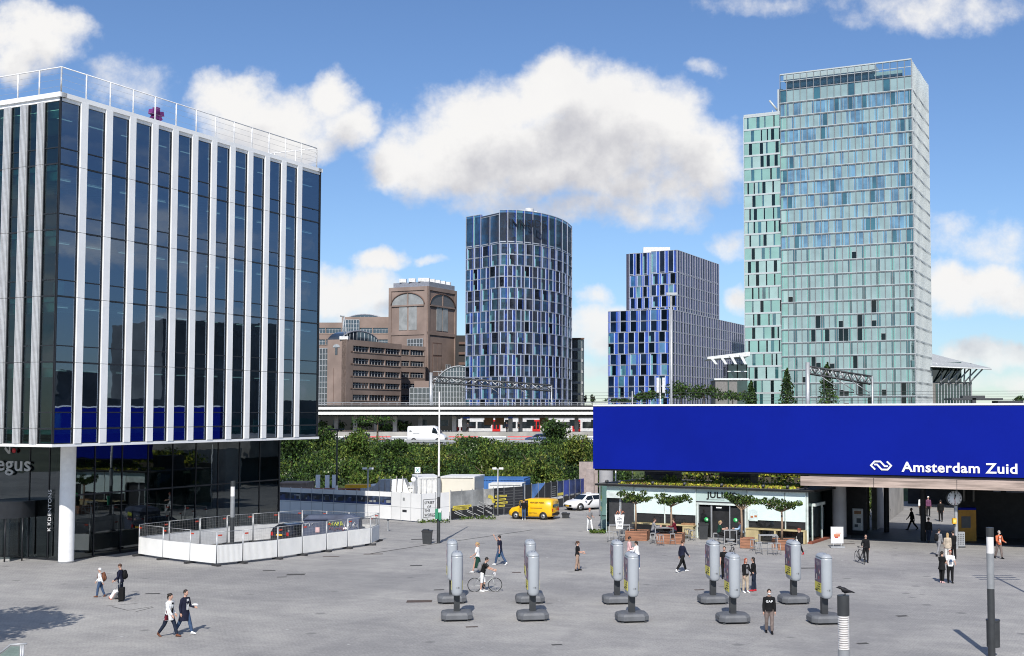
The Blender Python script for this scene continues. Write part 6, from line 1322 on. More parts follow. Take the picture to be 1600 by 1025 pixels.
# ================================================================ vehicles
TYRE = pm('tyre_rubber', (.02, .02, .02), .85); RIM = pm('steel_rim', (.45, .46, .47), .35, .6); CGL = darkglass('car_glass', (.012, .016, .02), 1.6, .03); LTR = pm('tail_light', (.45, .01, .01), .25); LTW = pm('head_light', (.65, .68, .7), .15); PLT = pm('orange_plate', (.75, .42, .02), .5); BMP = pm('black_bumper', (.02, .02, .022), .6)
def vehicle(name, label, cat, pos, heading, st, paint, wb, wr, sidewin, ws, rw, scale=1., zb=0.):
    """st stations: x, z bottom, z belt, z roof, half width at belt, half width at roof; front is +x"""
    root = thing(name, label, cat, (0, 0, 0)); m_ = MB()
    def ring(x, zl, zt, zr, w_, wt):
        return [Vector((x, s*a, z)) for s, a, z in ((-1, w_*.86, zl), (-1, w_*.985, zl+.12*(zt-zl)+.02), (-1, w_, zl+.55*(zt-zl)), (-1, w_*.97, zt), (-1, wt, zr-.06*(zr-zt)-.02), (-1, wt*.8, zr), (1, wt*.8, zr), (1, wt, zr-.06*(zr-zt)-.02), (1, w_*.97, zt), (1, w_, zl+.55*(zt-zl)), (1, w_*.985, zl+.12*(zt-zl)+.02), (1, w_*.86, zl))]
    rings = [ring(*s_) for s_ in st]; m_.loft(rings, paint)
    body = m_.build('body', root)
    def side_pt(x, f_, s):  # f_ 0 at belt, 1 at roof rail
        for a, b in zip(st, st[1:]):
            if a[0] <= x <= b[0]:
                t = (x-a[0])/(b[0]-a[0]); g = [a[i]+(b[i]-a[i])*t for i in range(6)]; zr = g[3]-.06*(g[3]-g[2])-.02
                return Vector((x, s*(g[4]*.97+(g[5]-g[4]*.97)*f_+.012), g[2]+(zr-g[2])*f_))
    for s in (-1, 1):
        for (x0, x1, x2, x3) in sidewin:   # bottom rear, bottom front, top front, top rear
            m_ = MB(); P = [side_pt(x0, .08, s), side_pt(x1, .08, s), side_pt(x2, .9, s), side_pt(x3, .9, s)]; m_.slab(P, (0, -s*.008, 0), CGL); m_.build('side_window', root)
    def endpt(x, y, z): return Vector((x, y, z))
    for nm, g in (('windscreen', ws), ('rear_window', rw)):
        if g:
            (xa, za, ya), (xb, zb_, yb) = g; m_ = MB(); m_.slab([(xa, -ya, za), (xa, ya, za), (xb, yb, zb_), (xb, -yb, zb_)], (.02 if nm == 'windscreen' else -.02, 0, .012), CGL); m_.build(nm, root)
    W_ = max(s_[4] for s_ in st)
    for x in wb:
        for s in (-1, 1):
            m_ = MB(); m_.tube([(x, s*(W_-.20), wr), (x, s*(W_+.012), wr)], wr, TYRE, 20); wl = m_.build('wheel', root)
            m_ = MB(); m_.tube([(x, s*(W_+.0), wr), (x, s*(W_+.022), wr)], wr*.62, RIM, 16); m_.tube([(x, s*(W_+.0), wr), (x, s*(W_+.03), wr)], wr*.2, BMP, 10); m_.build('rim', wl)
            m_ = MB(); m_.tube([(x, s*(W_-.25), wr+.02), (x, s*(W_+.004), wr+.02)], wr*1.16, BMP, 20); m_.build('wheel_arch', root)
    x0, x1 = st[0], st[-1]
    for s in (-1, 1):
        m_ = MB(); m_.cbox((x0[0]-.0, s*x0[4]*.82, x0[2]*.86), (.06, x0[4]*.22, .24), LTR); m_.build('tail_light', root)
        m_ = MB(); m_.cbox((x1[0]-.05, s*x1[4]*.76, x1[2]*.84), (.14, x1[4]*.36, .13), LTW); m_.build('headlight', root)
        m_ = MB(); P = side_pt(sidewin[-1][1]-.1, .1, s) if sidewin else Vector((0, s, 1)); m_.cbox((P.x, P.y+s*.09, P.z+.03), (.12, .2, .14), paint); m_.build('mirror', root)
    m_ = MB(); m_.cbox((x1[0]+.0, 0, x1[1]+.16), (.08, x1[4]*1.5, .17), BMP); m_.build('grille', root); m_ = MB(); m_.cbox((x0[0]-.02, 0, x0[1]+.14), (.1, x0[4]*1.85, .2), BMP); m_.build('rear_bumper', root)
    m_ = MB(); m_.cbox((x1[0]+.05, 0, x1[1]+.14), (.02, .5, .11), PLT); m_.cbox((x0[0]-.08, 0, x0[1]+.42), (.02, .5, .11), PLT); m_.build('number_plate', root)
    root.location = pos; root.rotation_euler.z = R(heading); root.scale = (scale,)*3
    return root
YPT = pm('yellow_van_paint', (.85, .47, .005), .35, 0, .04, .5, coat=.5); WPT = pm('white_car_paint', (.80, .80, .80), .3, 0, .03, .5, coat=.5); BPT = pm('blue_car_paint', (.03, .06, .15), .3, 0, .1, coat=.6); KPT = pm('black_car_paint', (.012, .013, .018), .25, 0, .1, coat=.6)
small_van = [(-2.1, .34, 1.0, 1.62, .82, .68), (-2.0, .26, 1.02, 1.76, .87, .76), (-1.2, .22, 1.04, 1.82, .89, .78), (.1, .22, 1.04, 1.80, .89, .77), (.55, .22, 1.03, 1.72, .89, .73), (1.15, .22, 1.0, 1.12, .88, .78), (1.75, .24, .86, .98, .86, .74), (2.0, .3, .66, .76, .78, .62)]
py_ = G(832, 811); yv = vehicle('yellow_van', 'yellow delivery van with open driver door in front of the hoarding', 'van', (py_.x+.05, py_.y+.4, 0), 180-20, small_van, YPT, (-1.3, 1.3), .31, [(.1, 1.0, .62, .18)], ((1.17, 1.1, .76), (.6, 1.68, .62)), ((-2.12, 1.12, .66), (-2.03, 1.56, .6)), .97)
# open door and van lettering in the van's own frame
def sub_local(root, build):  # build in local coordinates under a rotated root
    m_ = MB(); build(m_); me_name, = [build.__name__]
    ORG_b = ORG.get(root.name); ORG[root.name] = Vector((0, 0, 0)); o = m_.build(me_name, root); return o
def driver_door(m_):
    m_.hexa([(1.0, .88, .3), (.98, .94, .3), (.45, 1.55, .3), (.43, 1.5, .3), (1.0, .88, 1.02), (.98, .94, 1.02), (.45, 1.55, 1.02), (.43, 1.5, 1.02)], YPT)
    m_.tube([(.99, .9, 1.02), (.78, 1.1, 1.62), (.44, 1.45, 1.66), (.44, 1.52, 1.02)], .03, YPT, 5); m_.hexa([(.98, .93, 1.03), (.97, .94, 1.03), (.46, 1.5, 1.03), (.47, 1.49, 1.03), (.8, 1.08, 1.6), (.79, 1.09, 1.6), (.46, 1.45, 1.62), (.47, 1.44, 1.62)], CGL)
sub_local(yv, driver_door)
def door_opening(m_): m_.slab([(.1, .888, .3), (1.0, .895, .3), (1.0, .895, 1.0), (.62, .81, 1.62), (.15, .82, 1.66)], (0, .02, 0), BMP)
sub_local(yv, door_opening)
def side_rail(m_): m_.slab([(-1.2, .905, 1.0), (-.1, .905, 1.0), (-.1, .905, 1.04), (-1.2, .905, 1.04)], (0, .012, 0), pm('amber_line', (.45, .2, .01), .5))
sub_local(yv, side_rail)
for s_, u, z_, h_, w_ in (('WIJKSTRA MOBILE BV', -.05, 1.42, .13, 1.35), ('service', .0, .55, .1, .7)):
    Fv = Frame((u, .885 if z_ < 1 else .855, 0), (-1, 0, 0), (0, 1, 0)); ORG[yv.name] = Vector((0, 0, 0)); text('VERHUIZEN MOBIEL' if z_ > 1 else s_, Fv, 0, z_, h_, BMP, 'van_lettering', yv, .02 if z_ < 1 else -.01, .02, .0, width=w_)
hatch = [(-2.15, .34, .95, 1.0, .80, .70), (-2.05, .26, .96, 1.25, .86, .66), (-1.6, .22, .95, 1.42, .89, .64), (-.6, .2, .94, 1.47, .90, .63), (.3, .2, .92, 1.42, .90, .62), (.95, .2, .90, 1.0, .89, .74), (1.7, .22, .80, .90, .86, .70), (2.12, .3, .60, .70, .74, .56)]
WS_, RW_ = ((1.0, .97, .70), (.36, 1.38, .54)), ((-2.12, 1.0, .66), (-1.68, 1.36, .52)); SW = [(-1.7, -1.1, -1.1, -1.5), (-1.05, -.25, -.2, -1.05), (-.18, .85, .35, -.15)]
pw = G(912, 798); wc = vehicle('white_taxi', 'white hatchback taxi parked at the end of the blue hoarding', 'car', (pw.x+.2, pw.y+1.4, 0), 180+38, hatch, WPT, (-1.35, 1.3), .32, SW, WS_, RW_)
def roof_sign(m_): m_.cbox((-.3, 0, 1.52), (.16, .6, .12), WPT)
sub_local(wc, roof_sign)
def door_stripe(m_): m_.slab([(.3, .903, .5), (.55, .903, .5), (.1, .903, .92), (-.1, .903, .92)], (0, .01, 0), BMP)
sub_local(wc, door_stripe)
pk = G(455, 853); vehicle('black_car', 'small black car seen from behind, next to the graffiti container', 'car', (pk.x, pk.y+2.0, 0), 68, hatch, KPT, (-1.35, 1.3), .32, SW, WS_, RW_, .98)
pq = Vector((XAT(842, 183, 5), 183, 4.35)); vehicle('blue_car', 'dark blue estate car on the highway left of the loose dark tree', 'car', pq, 178, [(s[0]*1.0, s[1], s[2], s[3] if s[0] > -1.7 else s[3]+.15, s[4], s[5]) for s in hatch], BPT, (-1.35, 1.3), .32, SW, WS_, RW_)
big_van = [(-2.95, .45, 1.5, 2.45, .95, .85), (-2.85, .4, 1.5, 2.6, .98, .88), (1.0, .4, 1.5, 2.68, .99, .88), (1.4, .4, 1.45, 2.55, .99, .85), (1.75, .4, 1.4, 2.15, .98, .80), (2.15, .4, 1.3, 1.5, .97, .84), (2.75, .42, 1.05, 1.2, .93, .80), (2.95, .5, .85, .95, .85, .7)]
pv = Vector((XAT(668, 183, 5), 183, 4.35)); bv = vehicle('white_van', 'white high-roof delivery van driving on the highway', 'van', pv, -8, big_van, WPT, (-1.9, 1.9), .36, [(.95, 2.0, 1.55, 1.1)], ((2.17, 1.48, .82), (1.72, 2.22, .72)), None)
def side_logo(m_): m_.slab([(-2.6, -.985, 1.75), (-2.2, -.985, 1.75), (-2.3, -.985, 2.0), (-2.6, -.985, 1.95)], (0, -.02, 0), GREYP); m_.slab([(-2.0, -.985, 1.45), (-1.0, -.985, 1.45), (-1.0, -.985, 1.5), (-2.0, -.985, 1.5)], (0, -.02, 0), GREYP)
sub_local(bv, side_logo)
pd = Vector((XAT(560, 198, 5), 198, 4.35)); vehicle('black_car', 'dark car on the far lane, just right of the corner of the left office', 'car', (XAT(556, 186), 186, 4.35), 182, hatch, KPT, (-1.35, 1.3), .32, SW, WS_, RW_)

# ================================================================ cafe terrace: trees in planters, tables, stools
PLK = pm('planter_wood', (.33, .155, .09), .7, 0, .25, 1.5, .2, stretch=(1, 1, 8))
def planter_tree(px, py, w_, tpx, ctop, cbot, cx0, cx1, label, tlabel):
    p = G(px, py); wd = w_/FPX*p.y; dp = wd*.8; h = .7; F = Frame((p.x-wd/2, p.y, 0), (.98, -.2, 0)); root = thing('wooden_planter', label, 'planter', p, 'wooden planters on the cafe terrace'); m_ = MB()
    F.box(m_, 0, wd, .02, h, -.06, 0, PLK); F.box(m_, 0, wd, .02, h, -dp, -dp+.06, PLK); F.box(m_, 0, .06, .02, h, -dp+.06, -.06, PLK); F.box(m_, wd-.06, wd, .02, h, -dp+.06, -.06, PLK); m_.build('box', root)
    m_ = MB(); [F.box(m_, 0, wd, .2*k+.19, .2*k+.2, .0, .004, BMP) for k in range(3)]; [F.box(m_, u, u+.05, .02, h+.01, .004, .02, PLK) for u in (0, wd-.05)]; m_.build('trim', root)
    m_ = MB(); F.box(m_, .06, wd-.06, .5, h-.06, -dp+.06, -.06, pm('potting_soil', (.05, .035, .025), .95)); m_.build('soil', root)
    Yt = F.pt(0, 0, -dp/2).y; b = AT(tpx, 830, Yt); root = thing('terrace_tree', tlabel, 'tree', (b.x, Yt, h-.1), 'flat-topped trees in the planters'); zt, zb = ZAT(ctop, Yt), ZAT(cbot, Yt); x0, x1 = XAT(cx0, Yt, zb), XAT(cx1, Yt, zb); rnd = random.Random(px)
    m_ = MB(); m_.tube([(b.x, Yt, h-.1), (b.x+.03, Yt, (h+zb)/2), (b.x, Yt, zb+.1)], [.085, .07, .06], pm('pale_bark', (.30, .21, .14), .85, scale=4), 8); tr = m_.build('trunk', root)
    m_ = MB(); ends = []
    for k in range(11):
        f_ = k/10; e = Vector((x0+(x1-x0)*f_, Yt+rnd.uniform(-.7, .7), zb+(zt-zb)*rnd.uniform(.25, .85))); ends.append(e); m_.tube([(b.x, Yt, zb-.02), Vector((b.x, Yt, zb)).lerp(e, .5)+Vector((0, 0, rnd.uniform(-.1, .1))), e], [.04, .025, .012], MATS['pale_bark'], 5)
    m_.build('limb', root); m_ = MB()
    for e in ends:
        leaves(m_, e, (.30, .35, .2), 60, .17, [LEAF, LEAF, LEAFY, LEAFD], rnd, 0)
        q = e.lerp(Vector((b.x, Yt, zb+.2)), .45); leaves(m_, q+Vector((0, 0, .05)), (.3, .35, .18), 40, .16, [LEAF, LEAFD, LEAFY], rnd, 0)
    m_.build('crown', root)
planter_tree(994, 845, 34, 993, 767, 787, 970, 1014, 'wooden planter box at the left of the terrace', 'small flat tree, leftmost on the terrace')
planter_tree(1046, 850, 40, 1048.5, 770, 791, 1028, 1076, 'wooden planter box beside the man in maroon', 'small flat tree before the left blinds, second from left')
planter_tree(1167, 857, 21, 1158.5, 770, 797, 1136, 1181, 'narrow wooden planter box right of the cafe door', 'small flat tree partly covering the cafe name')
planter_tree(1223, 860, 34, 1221.5, 779, 799, 1186, 1249, 'wooden planter box at the right of the terrace', 'widest flat tree before the right blinds')
ALU = pm('furniture_grey', (.38, .38, .38), .5, .3, .08)
def hightable(px, py, L_, label):
    p = G(px, py); root = thing('high_table', label, 'table', p, 'high tables on the cafe terrace'); m_ = MB(); m_.box(p.x-L_/2, p.x+L_/2, p.y-.35, p.y+.35, 1.02, 1.06, ALU); m_.build('table_top', root)
    for x in (-1, 1):
        for y in (-1, 1): m_ = MB(); m_.cbox((p.x+x*(L_/2-.04), p.y+y*.3, .51), (.05, .05, 1.02), ALU); m_.build('leg', root)
    m_ = MB(); [m_.box(p.x-L_/2, p.x+L_/2, p.y+y*.3-.02, p.y+y*.3+.02, .14, .18, ALU) for y in (-1, 1)]; m_.build('stretcher', root); return p
TL = [hightable(1037.5, 848, 1.3, 'high table between the two seated men'), hightable(968, 843, 1.5, 'high table beside the lettered banner'), hightable(1141, 852, .9, 'high table between the two seated women'), hightable(1200, 861, 1.2, 'empty high table left of the right planter'), hightable(1074, 838, 1.0, 'high table by the ply counter')]
def stool0():
    root = thing('bar_stool', '', 'stool', (0, 0, 0), 'grey bar stools on the cafe terrace'); m_ = MB(); m_.box(-.17, .17, -.17, .17, .72, .76, ALU); m_.build('seat', root)
    for x in (-1, 1):
        for y in (-1, 1): m_ = MB(); m_.tube([(x*.19, y*.19, 0), (x*.14, y*.14, .72)], .02, ALU, 5); m_.build('leg', root)
    m_ = MB(); [m_.tube([(a*.175, b*.175, .28), (c*.175, d*.175, .28)], .015, ALU, 4) for a, b, c, d in ((-1,-1,1,-1),(1,-1,1,1),(1,1,-1,1),(-1,1,-1,-1))]; m_.build('footrest', root); return root
ST0 = stool0(); f_ = True
for px, py, lb in ((953, 847, 'under the banner, leftmost'), (962, 848, 'under the banner, second'), (972, 844, 'right of the banner post'), (1021, 850, 'under the man in grey'), (1051, 851, 'under the man in maroon'), (1074, 843, 'by the ply counter, left'), (1081, 845, 'by the ply counter, right'), (1119, 850, 'under the woman in dark green'), (1153, 851, 'under the woman in pale blue'), (1178, 861, 'left of the empty table'), (1186, 866, 'in front of the empty table, left'), (1204, 867, 'in front of the empty table, middle'), (1214, 867, 'in front of the right planter'), (1212, 856, 'behind the empty table'), (1032, 853, 'in front of the left men\'s table')):
    l2 = 'grey bar stool '+lb
    if f_: ST0.location = G(px, py); ST0['label'] = l2; f_ = False
    else: dup(ST0, G(px, py), random.uniform(-.5, .5), l2)
# lettered banner
p = G(968, 850); root = thing('banner_stand', 'white tapered banner with black lettering and orange figures on top', 'banner', p); m_ = MB(); m_.tube([(p.x, p.y, 0), (p.x, p.y, 2.6)], .03, STEEL, 6); m_.build('pole', root); F = Frame((p.x, p.y-.06, 0), (1, 0, 0)); zb, zt = ZAT(826, p.y), ZAT(804, p.y); m_ = MB(); m_.slab([F.pt(-.22, zb), F.pt(.22, zb), F.pt(.33, zt), F.pt(-.33, zt)], (0, .04, 0), WHS); m_.build('cloth', root)
for k, t in enumerate(('LEA', 'VER', 'LOVE')): text(t, F, -.17, zt-.34-k*.26, .17, BLK, 'lettering', root, .005, .006, .02, width=.34)
m_ = MB(); [m_.tube([F.pt(x, zt), F.pt(x+.12, zt+.25+.1*(k % 2)), F.pt(x+.2, zt+.12)], .03, pm('banner_orange', (.62, .22, .12), .5), 5) for k, x in enumerate((-.25, -.05, .12))]; m_.build('banner_figure', root)
# A-board
p = G(1308, 856); F = Frame((p.x-.42, p.y-.05, 0), (1, 0, 0)); root = thing('pavement_sign', 'white pavement sign with a food picture before the grey column', 'sign', p); zb, zt = ZAT(849, p.y), ZAT(823, p.y); m_ = MB(); F.box(m_, 0, .84, zb, zt, -.06, 0, pm('sign_frame', (.7, .7, .7), .4, .3)); m_.build('frame', root); m_ = MB(); F.box(m_, .05, .79, zb+.05, zt-.05, 0, .01, WHS); F.box(m_, .2, .62, zb+.45, zb+.62, .01, .014, pm('food_orange', (.55, .2, .1), .6)); F.box(m_, .25, .5, zb+.36, zb+.45, .01, .0142, pm('food_red', (.45, .06, .04), .6)); F.box(m_, .3, .7, zb+.66, zb+.72, .01, .014, MATS['food_orange']); m_.build('poster', root); m_ = MB(); [m_.tube([F.pt(x, .08), F.pt(x, zb)], .03, STEEL, 6) for x in (.15, .69)]; F.box(m_, -.05, .89, .02, .12, -.35, .25, STEEL); m_.build('foot', root)

# ================================================================ bicycles
def bicycle(pos, heading, label, paint, grp=None, dropbar=False, lean=0):
    root = thing('bicycle', label, 'bicycle', (0, 0, 0), grp); wb, r = .52, .34
    for x in (-wb, wb):
        m_ = MB(); m_.tube([(x+r*math.cos(2*math.pi*k/22), 0, r+r*math.sin(2*math.pi*k/22)) for k in range(23)], .017, TYRE, 5, cap=False); wl = m_.build('wheel', root)
        m_ = MB(); m_.tube([(x+r*.93*math.cos(2*math.pi*k/20), 0, r+r*.93*math.sin(2*math.pi*k/20)) for k in range(21)], .009, RIM, 4, cap=False); m_.build('rim', wl); m_ = MB()
        for k in range(12): q = math.pi*2*k/12; m_.tube([(x, 0, r), (x+r*.92*math.cos(q), 0, r+r*.92*math.sin(q))], .003, RIM, 3)
        m_.tube([(x, -.04, r), (x, .04, r)], .025, RIM, 8); m_.build('spokes', wl)
    bb = (-.06, 0, .29); hd = (.36, 0, .80); hd2 = (.38, 0, .70); stp = (-.20, 0, .80); m_ = MB()
    for a, b in ((bb, hd2), (stp, hd), (bb, stp), (hd, hd2)): m_.tube([a, b], .018, paint, 6)
    for y in (-.05, .05): m_.tube([bb, (-wb, y, r)], .01, paint, 5); m_.tube([stp, (-wb, y, r)], .009, paint, 5); m_.tube([hd2, (wb-.08, y, r+.15), (wb, y, r)], .012, paint, 5)
    m_.build('frame', root); m_ = MB(); m_.tube([stp, (-.22, 0, .93)], .013, STEEL, 6); m_.build('seat_post', root); m_ = MB(); m_.ell((-.23, 0, .95), (.14, .07, .03), BMP, 10, 6); m_.build('saddle', root)
    m_ = MB(); m_.tube([hd, (.40, 0, .93)], .014, STEEL, 6)
    if dropbar: m_.tube([(.43, -.2, .93), (.43, .2, .93)], .014, WHS, 6); [m_.tube([(.43, y, .93), (.53, y, .91), (.52, y, .82), (.44, y, .80)], .014, WHS, 6) for y in (-.2, .2)]
    else: m_.tube([(.25, -.29, 1.0), (.38, -.2, 1.0), (.40, 0, .95), (.38, .2, 1.0), (.25, .29, 1.0)], .014, BMP, 6)
    m_.build('handlebar', root); m_ = MB(); m_.tube([(-.06, -.05, .29), (-.06, .05, .29)], .09, BMP, 14); m_.tube([(-.06, -.09, .29), (.06, -.09, .17)], .012, STEEL, 5); m_.tube([(-.06, .09, .29), (-.18, .09, .41)], .012, STEEL, 5); m_.build('crank', root)
    root.location = pos; root.rotation_euler = (R(lean), 0, R(heading)); return root
BK1 = G(757.5, 924.5); bicycle(BK1, 4, 'pale road bicycle between the rider\'s legs', pm('pale_bike_paint', (.5, .52, .5), .35), dropbar=True)
BK2 = G(1344, 880); bicycle(BK2, -80, 'black bicycle pushed by the woman in black near the station', BMP)
p = G(1142, 876); bicycle(p, 70, 'dark bicycle parked behind the fourth pair of totems', BMP, lean=6)

# ================================================================ crow
p = Vector((LP1.x, LP1.y, 4.76)); root = thing('crow', 'black crow perched on top of the louvred light column', 'bird', p); CB = pm('crow_black', (.012, .012, .015), .55, spec=.4); m_ = MB()
rings = []
for x, z, ry, rz in ((-.235, .135, .004, .003), (-.20, .135, .013, .011), (-.165, .14, .024, .024), (-.135, .138, .03, .032), (-.10, .13, .034, .036), (-.06, .118, .047, .05), (0, .105, .058, .058), (.06, .09, .05, .048), (.12, .075, .034, .028), (.2, .06, .026, .012), (.29, .045, .03, .005)):
    rings.append([Vector((p.x+x*.85+.03, p.y+ry*1.1*math.cos(q), p.z+z+.012+rz*1.15*math.sin(q)+(.03 if x < -.09 else 0))) for q in [2*math.pi*k/12 for k in range(12)]])
m_.loft(rings, CB); m_.build('body', root); m_ = MB(); m_.loft([[Vector((p.x+.03+x, p.y-.045-yy*.02+ry*math.cos(q)*.3, p.z+z+.012+rz*math.sin(q))) for q in [2*math.pi*k/8 for k in range(8)]] for x, z, ry, rz, yy in ((-.05, .12, .02, .02, 0), (.02, .115, .03, .04, .4), (.1, .09, .03, .03, .2), (.22, .06, .01, .008, -.5))], CB); m_.build('wing', root)
m_ = MB(); [m_.tube([(p.x+.03+dx, p.y+y, p.z+.07), (p.x+.03+dx, p.y+y, p.z+.004), (p.x-.01+dx, p.y+y, p.z+.004)], .006, CB, 5) for dx, y in ((.0, -.02), (.03, .02))]; m_.build('leg', root)
# shade tree standing left of the frame
rnd = random.Random(77); b = Vector((-27.6, 41.5, 0)); root = thing('street_tree', 'leafy tree just outside the left edge, shading the paving', 'tree', b); m_ = MB(); m_.tube([b, b+Vector((0, 0, 5.5))], [.2, .1], BARK, 8); [m_.tube([b+Vector((0, 0, 3+k*.3)), b+Vector((math.cos(k*1.3)*2.2, math.sin(k*1.3)*2, 6+.3*k))], [.08, .03], BARK, 5) for k in range(7)]; m_.build('trunk', root); m_ = MB()
for k in range(48): leaves(m_, b+Vector((rnd.uniform(-3., 3.4), rnd.uniform(-2.4, 2.6), rnd.uniform(5.4, 10.0))), (1.4, 1.3, .9), 240, .36, [LEAF, LEAFD], rnd, 0)
m_.build('crown', root)
# ================================================================ people
def fuse(mb, name, parent, voxel):
    """weld overlapping forms into one continuous skin"""
    o = mb.build(name); md = o.modifiers.new('r', 'REMESH'); md.mode = 'VOXEL'; md.voxel_size = voxel; md.use_smooth_shade = True
    s_ = o.modifiers.new('s', 'SMOOTH'); s_.iterations = 2; s_.factor = .4
    dg = bpy.context.evaluated_depsgraph_get(); dg.update(); me = bpy.data.meshes.new_from_object(o.evaluated_get(dg)); mt = mb.mats[0]; bpy.data.objects.remove(o)
    me.materials.clear(); me.materials.append(mt); me.polygons.foreach_set('use_smooth', [True]*len(me.polygons)); me.polygons.foreach_set('material_index', [0]*len(me.polygons))
    q = bpy.data.objects.new(name, me); COL.objects.link(q); q.parent = parent; return q
CL = {}
def cloth(name, col):
    if name not in CL: CL[name] = pm('cloth_'+name, col, .85, 0, .14, 7, .15, spec=.25)
    return CL[name]
SKIN = pm('skin_light', (.52, .31, .23), .55, var=.06); SKIND = pm('skin_tan', (.36, .20, .13), .55, var=.06)
HAIRS = dict(dark=pm('hair_dark', (.02, .014, .01), .6), brown=pm('hair_brown', (.07, .035, .02), .6), blond=pm('hair_blond', (.42, .28, .13), .6), red=pm('hair_red', (.30, .06, .03), .6), cap=pm('white_cap', (.8, .8, .78), .6), grey=pm('hair_grey', (.3, .28, .26), .6))
C = dict(navy=cloth('navy', (.014, .016, .035)), black=cloth('black', (.010, .010, .011)), white=cloth('white', (.80, .80, .79)), cream=cloth('cream', (.72, .69, .64)), jeans=cloth('jeans', (.05, .085, .16)), djeans=cloth('dark_jeans', (.018, .025, .045)), green=cloth('green', (.012, .05, .035)), tan=cloth('tan', (.36, .25, .19)), pink=cloth('pink', (.70, .45, .44)), grey=cloth('grey', (.25, .25, .26)), maroon=cloth('maroon', (.13, .012, .022)), beige=cloth('beige', (.48, .40, .31)), orange=cloth('orange', (.62, .16, .07)), blue=cloth('pale_blue', (.40, .55, .70)), taupe=cloth('taupe', (.19, .15, .135)), dgrey=cloth('dark_grey', (.06, .06, .065)), red=cloth('red', (.5, .03, .04)), brown=cloth('brown', (.17, .07, .04)), teal=cloth('teal', (.02, .30, .42)), purple=cloth('plum', (.16, .06, .12)))
def person(px, py, ptop, face, label, top='navy', bottom='djeans', sleeve='long', hair='dark', hairlen='short', legs=((18, 8), (-16, 14)), arms=((-18, 6, 12), (18, 6, 18)), lean=2, coat=None, skirt=None, shoes='black', skin=SKIN, shorts=False, seat=None, open_front=None, mask=False, yoff=0, z0=0, vox=.0125, H=None, pos=None, logo=None, head_down=0):
    g = pos if pos is not None else G(px, py, z0); H = H or (py-ptop)*g.y/FPX*1.01; k = H/1.76
    root = thing('person', label, 'person', (0, 0, 0)); t = math.radians(lean); hipz = .93
    A_ = {}; feet = []
    for s, (sw, kn) in zip((1, -1), legs):
        a = R(sw); b = R(sw-kn); h = Vector((0, s*.095, hipz)); kn_ = h+Vector((math.sin(a), s*.01, -math.cos(a)))*.43; an = kn_+Vector((math.sin(b), 0, -math.cos(b)))*.42; A_[s] = (h, kn_, an, b); feet.append(an.z)
    dz = -(min(feet)-.085)
    if seat is not None: dz = seat/k-hipz+.10
    def T(x, y, z):
        zz = z-hipz; return Vector((x*math.cos(t)+zz*math.sin(t), y, hipz+zz*math.cos(t)-x*math.sin(t)+dz))
    def rg(z, rx, ry, x=0, n=16): return [T(x+rx*math.cos(2*math.pi*i/n), ry*math.sin(2*math.pi*i/n), z) for i in range(n)]
    prof_ = [(.86, .10, .15, 0), (.95, .115, .17, -.005), (1.06, .10, .145, .0), (1.18, .105, .148, .005), (1.30, .118, .172, .005), (1.40, .10, .19, 0), (1.455, .07, .13, -.01), (1.50, .055, .06, -.005), (1.57, .05, .05, .008)]
    up = lambda v: v+Vector((0, 0, dz))
    fem = hairlen != 'short'; sc_ = .93 if fem else 1
    m_ = MB(); m_.loft([rg(z, rx, ry*(sc_ if z > 1.1 else 1), x) for z, rx, ry, x in prof_], skin)
    hd = R(head_down); hc = T(.02+.02*math.sin(hd), 0, 1.655)
    def hp(x, y, z): return hc+Vector((x*math.cos(hd)+z*math.sin(hd), y, z*math.cos(hd)-x*math.sin(hd)))
    m_.ell(hc, (.094, .075, .112), skin, 14, 10); m_.ell(hp(.03, 0, -.055), (.06, .055, .06), skin, 12, 8); m_.ell(hp(.095, 0, -.012), (.022, .014, .026), skin, 8, 6); [m_.ell(hp(-.005, s*.077, -.01), (.018, .012, .03), skin, 8, 6) for s in (1, -1)]
    arm = {}
    for s, (sw, ab, el) in zip((1, -1), arms):
        a, b, e = R(sw)+t*.5, R(ab), R(sw+el)+t*.5; sh = T(0, s*.18*sc_, 1.40); d1 = Vector((math.sin(a)*math.cos(b), s*math.sin(b), -math.cos(a)*math.cos(b))); el_ = sh+d1*.285; d2 = Vector((math.sin(e)*math.cos(b*.3), s*math.sin(b*.2)-s*.1*min(1, el/60), -math.cos(e)*math.cos(b*.3))).normalized(); wr = el_+d2*.25; arm[s] = (sh, el_, wr, d2)
        m_.tube([sh+Vector((0, -s*.03, .01)), sh.lerp(el_, .45), el_, el_.lerp(wr, .4), wr], [.05, .045, .037, .036, .025], skin, 10); m_.ell(sh, (.052, .052, .052), skin, 10, 6)
        pc = wr+d2*.05; side = d2.cross(Vector((0, 1, 0))); side = side.normalized() if side.length > .1 else Vector((1, 0, 0)); m_.tube([wr, pc, wr+d2*.09], [.024, .036, .034], skin, 8)
        for j, fl in enumerate((.065, .078, .075, .058)): o = wr+d2*.085+side*(.028-.0187*j); m_.tube([o, o+d2*fl*.55, o+d2*fl*.9-Vector((0, s*.02, 0))], [.010, .0095, .008], skin, 6)
        o = wr+d2*.035+side*.03; m_.tube([o, o+side*.03+d2*.03, o+side*.035+d2*.065], [.012, .0105, .009], skin, 6)
    for s in (1, -1):
        h, kn_, an, b = A_[s]; m_.tube([up(h)+Vector((0, 0, .02)), up(h.lerp(kn_, .4)), up(kn_), up(kn_.lerp(an, .3)), up(an)], [.088, .08, .056, .056, .037], skin, 12); f0 = up(an)
    fuse(m_, 'body', root, vox)
    # trousers, skirt, top
    bm_ = C[bottom]; m_ = MB()
    m_.loft([rg(z, rx+.018, ry+.018, x) for z, rx, ry, x in ((.86, .10, .15, 0), (.95, .115, .168, -.005), (1.03, .105, .15, 0))], bm_)
